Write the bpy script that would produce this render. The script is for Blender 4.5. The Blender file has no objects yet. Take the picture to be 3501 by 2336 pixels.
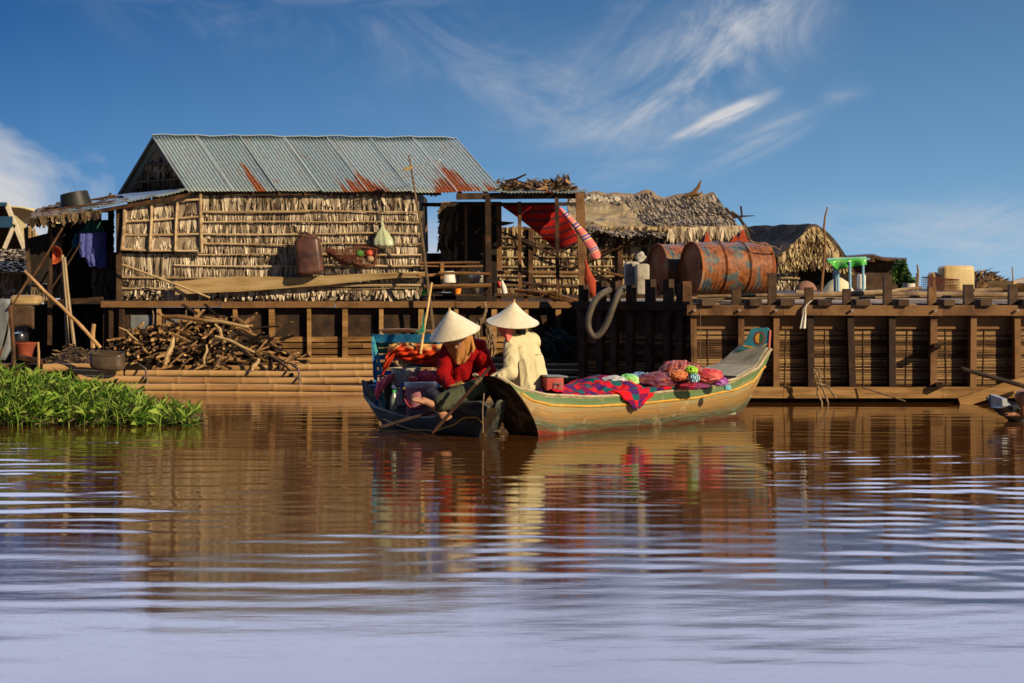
import bpy, math, random
import numpy as np
from mathutils import Vector, Matrix, noise
from math import sin, cos, pi, radians, sqrt

random.seed(7)
scene = bpy.context.scene
COL = scene.collection
F = 6000.0      # focal length in photo pixels (photo is 3501 wide)
CX, HY, CAMH = 1750.5, 952.0, 1.33


def P(px, py, Y):
    """photo pixel at depth Y (m) -> world point (level camera at the origin, CAMH above the water)"""
    return Vector(((px - CX) * Y / F, Y, CAMH - (py - HY) * Y / F))


def V(*a):
    return Vector(a)


def rnd(a, b):
    return random.uniform(a, b)


def lerp(a, b, t):
    return a + (b - a) * t


def interp(tab, t):
    if t <= tab[0][0]:
        return tab[0][1]
    for (a, x), (b, y) in zip(tab, tab[1:]):
        if t <= b:
            k = (t - a) / (b - a)
            k = k * k * (3 - 2 * k) * .5 + k * .5
            return x + (y - x) * k
    return tab[-1][1]


WL = {}


def tag(o, label, cat, group=None, kind=None):
    o['label'] = label
    o['category'] = cat
    if group:
        o['group'] = group
    if kind:
        o['kind'] = kind
    return o


def thing(name, loc, label, cat, group=None):
    o = bpy.data.objects.new(name, None)
    COL.objects.link(o)
    o.location = loc
    o.empty_display_size = .1
    WL[o.name] = Vector(loc)
    return tag(o, label, cat, group)


def perp(d):
    d = d.normalized()
    up = V(0, 0, 1) if abs(d.z) < .95 else V(0, 1, 0)
    a = d.cross(up).normalized()
    b = a.cross(d).normalized()
    return a, b


class MB:
    def __init__(s):
        s.v = []
        s.f = []
        s.m = []
        s.uv = []

    def add(s, vs, fs, mi=0, uv=None):
        n = len(s.v)
        s.v += [tuple(x) for x in vs]
        s.f += [tuple(i + n for i in f) for f in fs]
        s.m += [mi] * len(fs)
        s.uv += uv if uv else [(0., 0.)] * len(vs)
        return s

    def beam(s, p0, p1, w, h, up=None, mi=0):
        """rectangular bar: w = across (horizontal), h = along 'up'"""
        p0 = Vector(p0); p1 = Vector(p1)
        d = (p1 - p0).normalized()
        if up is None:
            a, b = perp(d)
        else:
            a = d.cross(Vector(up)).normalized()
            b = a.cross(d).normalized()
        vs = []
        for p in (p0, p1):
            for i, j in ((-1, -1), (1, -1), (1, 1), (-1, 1)):
                vs.append(p + a * (w * .5 * i) + b * (h * .5 * j))
        s.add(vs, [(0, 1, 2, 3), (7, 6, 5, 4), (0, 4, 5, 1), (1, 5, 6, 2), (2, 6, 7, 3), (3, 7, 4, 0)], mi)
        return s

    def box(s, lo, hi, mi=0):
        x0, y0, z0 = lo; x1, y1, z1 = hi
        vs = [(x0, y0, z0), (x1, y0, z0), (x1, y1, z0), (x0, y1, z0), (x0, y0, z1), (x1, y0, z1), (x1, y1, z1), (x0, y1, z1)]
        return s.add(vs, [(0, 3, 2, 1), (4, 5, 6, 7), (0, 1, 5, 4), (1, 2, 6, 5), (2, 3, 7, 6), (3, 0, 4, 7)], mi)

    def tube(s, pts, rad, seg=8, mi=0, caps=True, flat=1.0):
        pts = [Vector(p) for p in pts]
        n = len(pts)
        if not hasattr(rad, '__len__'):
            rad = [rad] * n
        vs = []
        d0 = (pts[1] - pts[0]).normalized()
        a, b = perp(d0)
        for i, p in enumerate(pts):
            d = (pts[min(i + 1, n - 1)] - pts[max(i - 1, 0)])
            if d.length < 1e-9:
                d = d0
            d.normalize()
            a = (a - d * a.dot(d)).normalized()
            b = d.cross(a).normalized()
            for k in range(seg):
                t = 2 * pi * k / seg
                vs.append(p + a * (cos(t) * rad[i]) + b * (sin(t) * rad[i] * flat))
        fs = []
        for i in range(n - 1):
            for k in range(seg):
                k2 = (k + 1) % seg
                fs.append((i * seg + k, i * seg + k2, (i + 1) * seg + k2, (i + 1) * seg + k))
        if caps:
            fs.append(tuple(range(seg))[::-1])
            fs.append(tuple(range((n - 1) * seg, n * seg)))
        return s.add(vs, fs, mi)

    def bamboo(s, p0, p1, r, node=.32, seg=8, sag=.0, mi=0, taper=.85, wob=.006):
        p0 = Vector(p0); p1 = Vector(p1)
        L = (p1 - p0).length
        n = max(2, int(L / node))
        pts = []; rad = []
        a, b = perp(p1 - p0)
        ph = rnd(0, 6)
        for i in range(n + 1):
            t = i / n + (rnd(-.2, .2) / n if 0 < i < n else 0)
            c = p0.lerp(p1, t) + a * wob * sin(ph + 5 * t) + b * (wob * cos(ph * 2 + 4 * t)) - V(0, 0, 1) * sag * 4 * t * (1 - t)
            rr = r * lerp(1, taper, t)
            dd = .012 / L
            if 0 < i < n:
                e = (p1 - p0) * dd
                pts += [c - e * 5, c - e * 1.6, c - e * .5, c + e * .5, c + e * 1.6, c + e * 5]
                rad += [rr, rr * 1.01, rr * 1.10, rr * 1.10, rr * 1.01, rr]
            else:
                pts.append(c); rad.append(rr)
        return s.tube(pts, rad, seg, mi)

    def lathe(s, prof, M=Matrix.Identity(4), seg=24, mi=0, cap0=False, cap1=False, a0=0., a1=2 * pi):
        vs = []; fs = []
        n = len(prof)
        full = abs(a1 - a0 - 2 * pi) < 1e-6
        ns = seg if full else seg + 1
        for r, z in prof:
            for k in range(ns):
                t = a0 + (a1 - a0) * k / seg
                vs.append(M @ V(r * cos(t), r * sin(t), z))
        for i in range(n - 1):
            for k in range(seg):
                k2 = (k + 1) % ns
                fs.append((i * ns + k, i * ns + k2, (i + 1) * ns + k2, (i + 1) * ns + k))
        if cap0:
            fs.append(tuple(range(ns))[::-1])
        if cap1:
            fs.append(tuple(range((n - 1) * ns, n * ns)))
        return s.add(vs, fs, mi)

    def grid(s, fn, nu, nv, mi=0, thick=0., us=1., vs_=1.):
        """fn(u,v)->point; solidified by thick along the surface normal"""
        Pt = [[Vector(fn(i / nu, j / nv)) for i in range(nu + 1)] for j in range(nv + 1)]
        vs = [p for row in Pt for p in row]
        uv = [(i / nu * us, j / nv * vs_) for j in range(nv + 1) for i in range(nu + 1)]
        W = nu + 1
        fs = [(j * W + i, j * W + i + 1, (j + 1) * W + i + 1, (j + 1) * W + i) for j in range(nv) for i in range(nu)]
        if thick:
            N = []
            for j in range(nv + 1):
                for i in range(nu + 1):
                    du = Pt[j][min(i + 1, nu)] - Pt[j][max(i - 1, 0)]
                    dv = Pt[min(j + 1, nv)][i] - Pt[max(j - 1, 0)][i]
                    c = du.cross(dv)
                    N.append(c.normalized() if c.length > 1e-12 else V(0, 0, 1))
            m = len(vs)
            vs2 = [p - q * thick for p, q in zip(vs, N)]
            fs2 = [tuple(k + m for k in f[::-1]) for f in fs]
            e = []
            for i in range(nu):
                e.append((i + 1, i, i + m, i + 1 + m))
                b = nv * W
                e.append((b + i, b + i + 1, b + i + 1 + m, b + i + m))
            for j in range(nv):
                e.append((j * W, (j + 1) * W, (j + 1) * W + m, j * W + m))
                e.append(((j + 1) * W + nu, j * W + nu, j * W + nu + m, (j + 1) * W + nu + m))
            vs = vs + vs2; fs = fs + fs2 + e; uv = uv + uv
        return s.add(vs, fs, mi, uv)

    def frond(s, top, length, w, out, side=0., curl=0., mi=0, tip=.35):
        """one dry leaf hanging from 'top': out = how far its foot stands off, side = sideways lean"""
        top = Vector(top)
        ws = (1., .95, tip)
        ts = (0., .6, 1.)
        vs = []
        for k, t in zip(ws, ts):
            c = top + V(side * t * length, -out * t - curl * t * t, -length * t)
            tw = rnd(-.35, .35) * w * t
            vs.append(c + V(-w * .5 * k, tw, 0))
            vs.append(c + V(w * .5 * k, -tw, 0))
        return s.add(vs, [(0, 2, 3, 1), (2, 4, 5, 3)], mi)

    def build(s, name, mat, parent=None, smooth=False, origin=None):
        me = bpy.data.meshes.new(name)
        base = WL[parent.name] if parent is not None else (Vector(origin) if origin is not None else None)
        vs = s.v
        if base is None and vs:
            arr = np.array(vs)
            base = Vector(((arr[:, 0].min() + arr[:, 0].max()) / 2, (arr[:, 1].min() + arr[:, 1].max()) / 2, arr[:, 2].min()))
        a = np.array(vs, dtype=np.float32) - np.array(base, dtype=np.float32)
        me.from_pydata(a.tolist(), [], s.f)
        mats = mat if isinstance(mat, (list, tuple)) else [mat]
        for m in mats:
            me.materials.append(m)
        if len(mats) > 1:
            me.polygons.foreach_set('material_index', s.m)
        if smooth:
            me.polygons.foreach_set('use_smooth', [True] * len(s.f))
            if smooth != 'all':
                me.set_sharp_from_angle(angle=radians(40))
        if any(u != (0., 0.) for u in s.uv[:200]) or any(u != (0., 0.) for u in s.uv[-50:]):
            at = me.attributes.new('st', 'FLOAT2', 'POINT')
            at.data.foreach_set('vector', np.array(s.uv, dtype=np.float32).ravel())
        me.update()
        o = bpy.data.objects.new(name, me)
        COL.objects.link(o)
        if parent is not None:
            o.parent = parent
            WL[o.name] = WL[parent.name]
        else:
            o.location = base
            WL[o.name] = Vector(base)
        return o


def remeshed(mb, voxel=.006, smooth_it=6, fac=.5, disp=None):
    """fuse the closed pieces of mb into one continuous skin"""
    me = bpy.data.meshes.new('tmp')
    me.from_pydata(mb.v, [], mb.f)
    o = bpy.data.objects.new('tmp', me)
    COL.objects.link(o)
    m = o.modifiers.new('r', 'REMESH'); m.mode = 'VOXEL'; m.voxel_size = voxel
    m = o.modifiers.new('s', 'SMOOTH'); m.factor = fac; m.iterations = smooth_it
    dg = bpy.context.evaluated_depsgraph_get()
    ev = o.evaluated_get(dg)
    m2 = ev.to_mesh()
    r = MB()
    vs = [v.co.copy() for v in m2.vertices]
    if disp:
        ns = [v.normal.copy() for v in m2.vertices]
        vs = [p + n * disp(p, n) for p, n in zip(vs, ns)]
    r.add(vs, [tuple(p.vertices) for p in m2.polygons])
    ev.to_mesh_clear()
    bpy.data.objects.remove(o)
    bpy.data.meshes.remove(me)
    return r


def capsule(mb, p0, r0, p1, r1, seg=12):
    p0 = Vector(p0); p1 = Vector(p1)
    d = (p1 - p0)
    L = d.length
    if L < 1e-6:
        d = V(0, 0, 1)
    d.normalize()
    pts = []; rad = []
    for k in range(1, 4):
        t = k / 4 * pi / 2
        pts.append(p0 - d * r0 * cos(t)); rad.append(r0 * sin(t))
    for k in range(0, 5):
        t = k / 4
        pts.append(p0.lerp(p1, t)); rad.append(lerp(r0, r1, t))
    for k in range(1, 4):
        t = k / 4 * pi / 2
        pts.append(p1 + d * r1 * sin(t)); rad.append(r1 * cos(t))
    mb.tube(pts, rad, seg)


def chain(mb, pts, rads):
    for a, b, r, q in zip(pts, pts[1:], rads, rads[1:]):
        capsule(mb, a, r, b, q)


def ellipsoid(mb, c, rx, ry, rz, X=None, Y=None, Z=None, seg=16):
    X = X or V(1, 0, 0); Y = Y or V(0, 1, 0); Z = Z or V(0, 0, 1)
    M = Matrix(((X.x * rx, Y.x * ry, Z.x * rz, c[0]), (X.y * rx, Y.y * ry, Z.y * rz, c[1]), (X.z * rx, Y.z * ry, Z.z * rz, c[2]), (0, 0, 0, 1)))
    pr = [(sin(pi * k / 10) if 0 < k < 10 else .02, -cos(pi * k / 10)) for k in range(11)]
    mb.lathe(pr, M, seg, cap0=True, cap1=True)


def loft(mb, rings, seg=20):
    """rings: (centre, lateral unit vector, forward unit vector, rx, ry)"""
    vs = []
    for c, a, b, rx, ry in rings:
        for k in range(seg):
            t = 2 * pi * k / seg
            vs.append(Vector(c) + Vector(a) * rx * cos(t) + Vector(b) * ry * sin(t))
    fs = []
    n = len(rings)
    for i in range(n - 1):
        for k in range(seg):
            k2 = (k + 1) % seg
            fs.append((i * seg + k, i * seg + k2, (i + 1) * seg + k2, (i + 1) * seg + k))
    fs.append(tuple(range(seg))[::-1])
    fs.append(tuple(range((n - 1) * seg, n * seg)))
    mb.add(vs, fs)


# ---------------------------------------------------------------- materials
class NT:
    def __init__(s, name, world=False):
        if world:
            s.t = name.node_tree
        else:
            s.mat = bpy.data.materials.new(name)
            s.mat.use_nodes = True
            s.t = s.mat.node_tree
        s.t.nodes.clear()

    def n(s, typ, **kw):
        nd = s.t.nodes.new(typ)
        for k, v in kw.items():
            if k.startswith('_'):
                setattr(nd, k[1:], v)
            else:
                nd.inputs[k.replace('__', ' ')].default_value = v
        return nd

    def l(s, a, b):
        s.t.links.new(a, b)

    def math(s, op, a, b=None, clamp=False):
        nd = s.t.nodes.new('ShaderNodeMath')
        nd.operation = op
        nd.use_clamp = clamp
        for i, x in enumerate((a, b)):
            if x is None:
                continue
            if isinstance(x, (int, float)):
                nd.inputs[i].default_value = x
            else:
                s.l(x, nd.inputs[i])
        return nd.outputs[0]

    def ramp(s, fac, stops, interp_='LINEAR'):
        nd = s.t.nodes.new('ShaderNodeValToRGB')
        nd.color_ramp.interpolation = interp_
        e = nd.color_ramp.elements
        while len(e) < len(stops):
            e.new(.5)
        for el, (p, c) in zip(e, stops):
            el.position = p
            el.color = (c[0], c[1], c[2], 1) if hasattr(c, '__len__') else (c, c, c, 1)
        s.l(fac, nd.inputs[0])
        return nd.outputs[0]

    def mix(s, fac, a, b, mode='MIX'):
        nd = s.t.nodes.new('ShaderNodeMix')
        nd.data_type = 'RGBA'
        nd.blend_type = mode
        for x, i in ((fac, 0), (a, 6), (b, 7)):
            if isinstance(x, (int, float)):
                nd.inputs[i].default_value = x
            elif hasattr(x, '__len__'):
                nd.inputs[i].default_value = (x[0], x[1], x[2], 1)
            else:
                s.l(x, nd.inputs[i])
        return nd.outputs[2]

    def coords(s, scale=(1, 1, 1), rot=(0, 0, 0), src='Object', attr=None):
        if attr:
            o = s.n('ShaderNodeAttribute', _attribute_name=attr).outputs['Vector']
        else:
            o = s.n('ShaderNodeTexCoord').outputs[src]
        m = s.n('ShaderNodeMapping')
        m.inputs['Scale'].default_value = scale
        m.inputs['Rotation'].default_value = rot
        s.l(o, m.inputs[0])
        return m.outputs[0]

    def noise(s, vec, scale, detail=5, rough=.6, dist=0.):
        nd = s.n('ShaderNodeTexNoise', Scale=scale, Detail=detail, Roughness=rough, Distortion=dist)
        s.l(vec, nd.inputs[0])
        return nd.outputs[0]

    def out(s, col, rough=.8, metal=0., bump=None, bstr=.3, bdist=.01, spec=.3, **kw):
        b = s.n('ShaderNodeBsdfPrincipled')
        for k, x in (('Base Color', col), ('Roughness', rough), ('Metallic', metal)):
            if isinstance(x, (int, float)):
                b.inputs[k].default_value = x
            elif hasattr(x, '__len__'):
                b.inputs[k].default_value = (x[0], x[1], x[2], 1)
            else:
                s.l(x, b.inputs[k])
        b.inputs['Specular IOR Level'].default_value = spec
        for k, v in kw.items():
            b.inputs[k.replace('__', ' ')].default_value = v
        if bump is not None:
            bp = s.n('ShaderNodeBump', Strength=bstr, Distance=bdist)
            s.l(bump, bp.inputs['Height'])
            s.l(bp.outputs[0], b.inputs['Normal'])
        o = s.n('ShaderNodeOutputMaterial')
        s.l(b.outputs[0], o.inputs[0])
        s.bsdf = b
        return s.mat


def mat(name, cols, scale=6, stretch=(1, 1, 1), rough=.8, bstr=.3, bdist=.01, metal=0., island=0., spec=.3, objrand=0., detail=6, lo=.3, hi=.7, **kw):
    """mottled surface: a colour ramp driven by noise (+ a random value per leaf / piece)"""
    n = NT(name)
    c = n.coords(stretch)
    f = n.noise(c, scale, detail)
    f0 = f
    st = [(lerp(lo, hi, i / (len(cols) - 1)), cl) for i, cl in enumerate(cols)] if len(cols) > 1 else [(0, cols[0]), (1, cols[0])]
    if island:
        g = n.n('ShaderNodeNewGeometry').outputs['Random Per Island']
        g = n.math('ADD', n.math('MULTIPLY', n.math('SUBTRACT', g, .5), island), f)
        f = g
    if objrand:
        g = n.n('ShaderNodeObjectInfo').outputs['Random']
        f = n.math('ADD', n.math('MULTIPLY', n.math('SUBTRACT', g, .5), objrand), f)
    col = n.ramp(f, st)
    fine = n.noise(c, scale * 5, 4)
    return n.out(col, rough, metal, fine if bstr else None, bstr, bdist, spec, **kw)
SKY_SAT = 1.16
SKY_TINT_L = (.27, .58, .80)
SKY_TINT_R = (2.0, 1.80, 1.50)
SKY_STR = .085
CLOUD_LOW = (6.2, 6.3, 6.6)
CLOUD_HIGH = (12.0, 13.9, 19.5)
SUN_STR = 4.9
SUN_COL = (1.0, .78, .50)
EXPO = 0.2
SKY_LIFT = (1.3, .22)
# ================================================================ materials
STRAW = ((.12, .088, .055), (.26, .20, .135), (.42, .335, .225), (.66, .56, .41))
m_thatch = mat('dry palm leaf', STRAW, 9, (1, 1, .35), .75, .35, .008, island=.55, spec=.25)
m_thatch_dark = mat('old grey palm leaf', ((.06, .045, .03), (.16, .12, .08), (.28, .22, .15), (.42, .34, .24)), 9, (1, 1, .35), .85, .35, .008, island=.9, spec=.2)
m_thatch_back = mat('inner palm leaf layer', ((.17, .13, .085), (.31, .24, .165), (.48, .39, .27)), 14, (4, 1, .35), .85, .7, .015)
m_thatch_shade = mat('weathered and shade-darkened palm leaf', ((.03, .02, .013), (.12, .08, .045), (.24, .17, .1)), 12, (2, 1, .5), .9, .5, .01, island=.6)  # weathered leaf; the gable's and porch's shade is put into this tone
m_batten = mat('split bamboo batten', ((.26, .17, .085), (.46, .33, .18), (.62, .48, .30)), 5, (.4, 1, 3), .6, .3, .004, island=.35)
m_bamboo = mat('dry bamboo', ((.10, .045, .015), (.22, .11, .036), (.31, .165, .058), (.42, .25, .10)), 2.2, (.35, 5, 5), .5, .25, .004, island=.45, objrand=.25, spec=.4)
m_bamboo_grey = mat('grey bamboo', ((.10, .065, .035), (.23, .155, .085), (.38, .28, .165)), 4, (1, 1, 1), .6, .25, .004, island=.4, objrand=.2)
m_wood_dark = mat('dark tarred wood', ((.018, .010, .006), (.055, .030, .016), (.10, .060, .032)), 6, (1, 1, 1), .75, .5, .006, objrand=.25)
m_wood_brown = mat('brown weathered wood', ((.026, .013, .007), (.10, .045, .018), (.20, .105, .042)), 5, (1, 1, 1), .7, .6, .008, objrand=.55)
m_wood_tan = mat('tan plank wood', ((.13, .065, .02), (.30, .165, .055), (.42, .25, .095)), 4, (.5, 1, 4), .65, .4, .005, objrand=.25, island=.3)
m_plank_pale = mat('pale plank wood', ((.24, .15, .06), (.42, .29, .13), (.55, .42, .22)), 4, (.4, 1, 3), .6, .3, .004)
m_firewood = mat('firewood bark', ((.012, .006, .003), (.045, .024, .011), (.11, .058, .024), (.26, .15, .065)), 9, (1, 1, 1), .8, .6, .008, objrand=.75)
m_logend = mat('split wood face', ((.14, .07, .025), (.34, .19, .07), (.52, .33, .14)), 14, rough=.8, bstr=.5, objrand=.5)
m_interior = mat('interior dark with painted shade', ((.010, .008, .007), (.03, .022, .016)), 5, rough=.95, bstr=.2)  # near-black tone puts the shade of porches and rooms into the colour
m_rope = mat('worn rope', ((.06, .04, .025), (.22, .15, .09), (.34, .25, .16)), 30, rough=.9, bstr=.6)
m_hose = mat('grey hose', ((.05, .042, .032), (.11, .09, .068)), 6, rough=.6, bstr=.2)
m_greennet = mat('green fishing net', ((.012, .03, .025), (.03, .08, .06), (.07, .13, .10)), 25, rough=.9, bstr=.8)
m_metal = mat("bare aluminium", ((.34, .32, .28), (.52, .49, .43)), 8, rough=.38, bstr=.1, metal=.35)
m_steel_grey = mat('grey painted metal', ((.10, .12, .13), (.20, .22, .23)), 8, rough=.55, bstr=.1, spec=.4)
m_white_plastic = mat('white plastic', ((.62, .60, .55), (.78, .76, .70)), 5, rough=.45, bstr=.1)
m_black_plastic = mat('black plastic', ((.010, .012, .012), (.03, .033, .032)), 6, rough=.5, bstr=.15)
m_red_plastic = mat('red plastic', ((.42, .035, .018), (.60, .07, .035)), 5, rough=.4, bstr=.1)
m_orange_plastic = mat('orange plastic', ((.70, .20, .02), (.85, .30, .04)), 5, rough=.4, bstr=.05)
m_green_plastic = mat('green plastic', ((.02, .35, .05), (.06, .55, .10)), 5, rough=.4, bstr=.1)
m_blue_paint = mat('blue paint', ((.012, .10, .26), (.02, .20, .42), (.05, .30, .50)), 9, rough=.55, bstr=.25)
m_cyan_paint = mat('turquoise paint', ((.03, .17, .22), (.07, .38, .44), (.16, .52, .55)), 12, rough=.5, bstr=.3)
m_green_paint = mat('green paint', ((.01, .06, .045), (.02, .16, .11)), 9, rough=.6, bstr=.25)
m_skin = mat('skin', ((.32, .15, .08), (.42, .21, .12)), 10, rough=.55, bstr=.1, bdist=.003, Subsurface__Weight=.05)
m_skin_dark = mat('tanned skin', ((.22, .10, .055), (.30, .14, .08)), 10, rough=.5, bstr=.1, bdist=.003)


def corrugated_mat():
    n = NT('rusty corrugated zinc')
    c = n.coords((1, 1, 1), attr='st')
    # st.x = metres along the roof, st.y = metres down the slope
    big = n.noise(n.coords((.8, .8, 1), attr='st'), 1.3, 3)
    streak = n.noise(n.coords((9, .9, 1), attr='st'), 1.6, 6)
    fine = n.noise(c, 22, 5)
    isl = n.n('ShaderNodeNewGeometry').outputs['Random Per Island']
    zf = n.math('ADD', fine, n.math('ADD', n.math('MULTIPLY', n.math('SUBTRACT', isl, .5), .22), n.math('MULTIPLY', n.math('SUBTRACT', streak, .5), .9)))
    zinc = n.ramp(zf, [(.2, (.19, .26, .275)), (.5, (.31, .40, .41)), (.8, (.48, .55, .55))])
    zinc = n.mix(n.ramp(streak, [(.45, 0.), (.75, .7)]), zinc, (.19, .17, .13))
    # rust near the eave at a few sheets, in streaks running down the slope
    sep = n.n('ShaderNodeSeparateXYZ')
    n.l(n.n('ShaderNodeAttribute', _attribute_name='st').outputs['Vector'], sep.inputs[0])
    down = sep.outputs[1]
    along = sep.outputs[0]
    rust = None
    for a0, wid, lim in ((2.42, .42, 1.15), (3.62, .34, .95), (.98, .07, .9), (4.1, .12, 1.4)):
        d = n.math('ABSOLUTE', n.math('SUBTRACT', along, a0))
        w = n.math('SUBTRACT', 1., n.math('DIVIDE', d, wid))
        h = n.math('SUBTRACT', down, lim)
        k = n.math('MULTIPLY', n.math('MAXIMUM', w, 0.), 1.0)
        k = n.math('ADD', n.math('MULTIPLY', k, .52), n.math('MULTIPLY', h, .75))
        k = n.math('MULTIPLY', k, n.math('GREATER_THAN', w, 0.))
        rust = k if rust is None else n.math('MAXIMUM', rust, k)
    rust = n.math('ADD', rust, n.math('MULTIPLY', n.math('SUBTRACT', streak, .5), 1.9))
    spots = n.noise(n.coords((3, 1.2, 1), attr='st'), 2.2, 7, .7)
    r2 = n.ramp(spots, [(.60, 0.), (.72, .8)])
    rf = n.math('MAXIMUM', n.ramp(rust, [(.30, 0.), (.48, 1.)]), r2)
    rc = n.ramp(fine, [(.3, (.10, .025, .008)), (.5, (.24, .06, .016)), (.7, (.34, .11, .03))])
    col = n.mix(rf, zinc, rc)
    rough = n.ramp(rf, [(0, .48), (1, .85)])
    m = n.out(col, rough, 0., fine, .12, .004, .5)
    met = n.ramp(rf, [(0, .25), (1, 0.)])
    n.l(met, n.bsdf.inputs['Metallic'])
    return m


m_roof = corrugated_mat()


def drum_mat():
    n = NT('rusty blue drum paint')
    c = n.coords((1, 1, 1))
    a = n.noise(c, 5.5, 8, .65, .4)
    b = n.noise(c, 17, 6)
    rust = n.ramp(b, [(.3, (.07, .02, .006)), (.5, (.21, .062, .014)), (.7, (.31, .12, .035))])
    paint = n.ramp(b, [(.3, (.03, .045, .055)), (.5, (.065, .09, .105)), (.7, (.18, .14, .07))])
    f = n.ramp(a, [(.525, 0.), (.565, 1.)])
    return n.out(n.mix(f, rust, paint), .6, 0, a, .35, .004, .4)


m_drum = drum_mat()
m_drum_rust = mat('rusted drum end', ((.07, .022, .008), (.22, .06, .015), (.34, .11, .03), (.30, .27, .20)), 4.5, rough=.75, bstr=.3, lo=.3, hi=.75)


def plaid(name, base, lines, period=(.11, .11), rough=.9, wdt=.35, attr='st', dark=.35, bands=None):
    """woven cloth: coloured bands along both directions of the cloth"""
    n = NT(name)
    sep = n.n('ShaderNodeSeparateXYZ')
    if attr == 'Object':
        n.l(n.coords((1, 1, 1)), sep.inputs[0])
        xs = (sep.outputs[0], sep.outputs[2])
    else:
        n.l(n.n('ShaderNodeAttribute', _attribute_name=attr).outputs['Vector'], sep.inputs[0])
        xs = (sep.outputs[0], sep.outputs[1])
    col = None
    c0 = n.ramp(n.noise(n.coords((1, 1, 1)), 12, 4), [(.3, [x * .8 for x in base]), (.7, base)])
    fx = []
    for x, p in zip(xs, period):
        fr = n.math('FRACT', n.math('DIVIDE', x, p))
        fx.append(fr)
    if bands:
        k = n.ramp(fx[0], bands, 'CONSTANT')
        k2 = n.ramp(fx[1], bands, 'CONSTANT')
        col = n.mix(.5, k, k2, 'MIX')
        # strong woven look: multiply saturated bands
        col = n.mix(n.ramp(fx[1], [(0, 0.), (.5, 1.)], 'CONSTANT'), k, k2)
    else:
        col = c0
        for fr in fx:
            w = n.ramp(fr, [(0, 0.), (.5 - wdt / 2, 1.), (.5 + wdt / 2, 0.)], 'CONSTANT')
            col = n.mix(n.math('MULTIPLY', w, dark), col, lines)
    fine = n.noise(n.coords((1, 1, 1)), 60, 3)
    return n.out(col, rough, 0, fine, .15, .002, .1)


m_shirt_red = plaid('red plaid cotton', (.36, .006, .008), (.05, .003, .006), (.024, .024), attr='Object', dark=.32, wdt=.35)
m_jacket = mat('cream cotton', ((.52, .46, .27), (.64, .58, .37)), 5, rough=.9, bstr=.25, spec=.1)
m_trousers = mat('dark olive cloth', ((.045, .052, .032), (.085, .092, .058)), 6, rough=.9, bstr=.3, spec=.1)
m_scarf_orange = mat('ochre cotton scarf', ((.38, .16, .045), (.52, .25, .08)), 7, rough=.9, bstr=.2, spec=.1)
m_scarf_pink = mat('coral scarf', ((.60, .10, .09), (.70, .17, .14)), 7, rough=.9, bstr=.2, spec=.1)
m_navy = mat('navy piping', ((.02, .025, .08),), 7, rough=.9, bstr=0)
m_lilac = mat('lilac cloth', ((.42, .30, .50), (.60, .48, .66)), 20, rough=.9, bstr=.2)


def hat_mat():
    n = NT('palm leaf hat')
    w = n.noise(n.coords((3, 3, 3)), 6, 5)
    col = n.ramp(w, [(.3, (.60, .54, .39)), (.6, (.72, .67, .51)), (.8, (.64, .54, .35))])
    st = n.noise(n.coords((30, 30, 2.0)), 5, 4)
    col = n.mix(n.ramp(st, [(.48, 0.), (.62, .35)]), col, (.46, .36, .2))
    return n.out(col, .6, 0, st, .5, .004, .3)


m_hat = hat_mat()


def hull_mat():
    """peeling paint in bands: st.y = 0 at the gunwale, 1 at the keel"""
    n = NT('banded boat paint')
    sep = n.n('ShaderNodeSeparateXYZ')
    n.l(n.n('ShaderNodeAttribute', _attribute_name='st').outputs['Vector'], sep.inputs[0])
    o = n.coords((1, 1, 1))
    so = n.coords((1, 1, 5))
    sc_ = n.coords((1.2, 9, 1), attr='st')
    a = n.noise(o, 7, 8, .7)
    b = n.noise(sc_, 2.2, 7, .7)
    c = n.noise(n.coords((2.0, 14, 1), attr='st'), 2.4, 7, .7)
    d = n.math('ADD', sep.outputs[1], n.math('MULTIPLY', n.math('SUBTRACT', b, .5), .5))
    band = n.ramp(d, [(0, (.40, .32, .18)), (.03, (.09, .16, .06)), (.19, (.13, .20, .08)), (.25, (.33, .28, .12)),
                      (.34, (.36, .22, .075)), (.50, (.30, .165, .045)), (.64, (.22, .125, .04)), (.74, (.08, .085, .04)), (.84, (.11, .065, .028)), (.92, (.10, .04, .02))])
    blue = n.ramp(c, [(.50, 0.), (.60, .75)])
    blue = n.math('MULTIPLY', blue, n.ramp(sep.outputs[1], [(.22, .15), (.30, .9), (.45, .45), (.6, .5), (.75, 1.), (.95, .3)]))
    col = n.mix(blue, band, (.10, .24, .19))
    pale = n.ramp(a, [(.57, 0.), (.66, .6)])
    col = n.mix(pale, col, (.40, .33, .19))
    sy = n.math('ADD', sep.outputs[1], n.math('MULTIPLY', n.math('SUBTRACT', a, .5), .012))
    seam = n.ramp(sy, [(0, 0.), (.405, 0.), (.41, .75), (.418, 0.), (.585, 0.), (.59, .75), (.60, 0.), (.76, 0.), (.765, .8), (.775, 0.)])
    col = n.mix(seam, col, (.05, .032, .016))
    dark = n.ramp(n.noise(sc_, 9, 6, .75), [(.56, 0.), (.66, .85)])
    col = n.mix(dark, col, (.06, .04, .02))
    redm = n.math('MULTIPLY', n.ramp(d, [(.80, 0.), (.90, .9)]), n.ramp(n.noise(sc_, 1.1, 4), [(.40, 1.), (.60, .2)]))
    redm = n.math('MULTIPLY', redm, n.ramp(n.math('DIVIDE', sep.outputs[0], 3.6), [(.1, 1.), (.4, .15)]))
    col = n.mix(redm, col, (.30, .016, .010))
    return n.out(col, .6, 0, a, .35, .004, .35)


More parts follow.
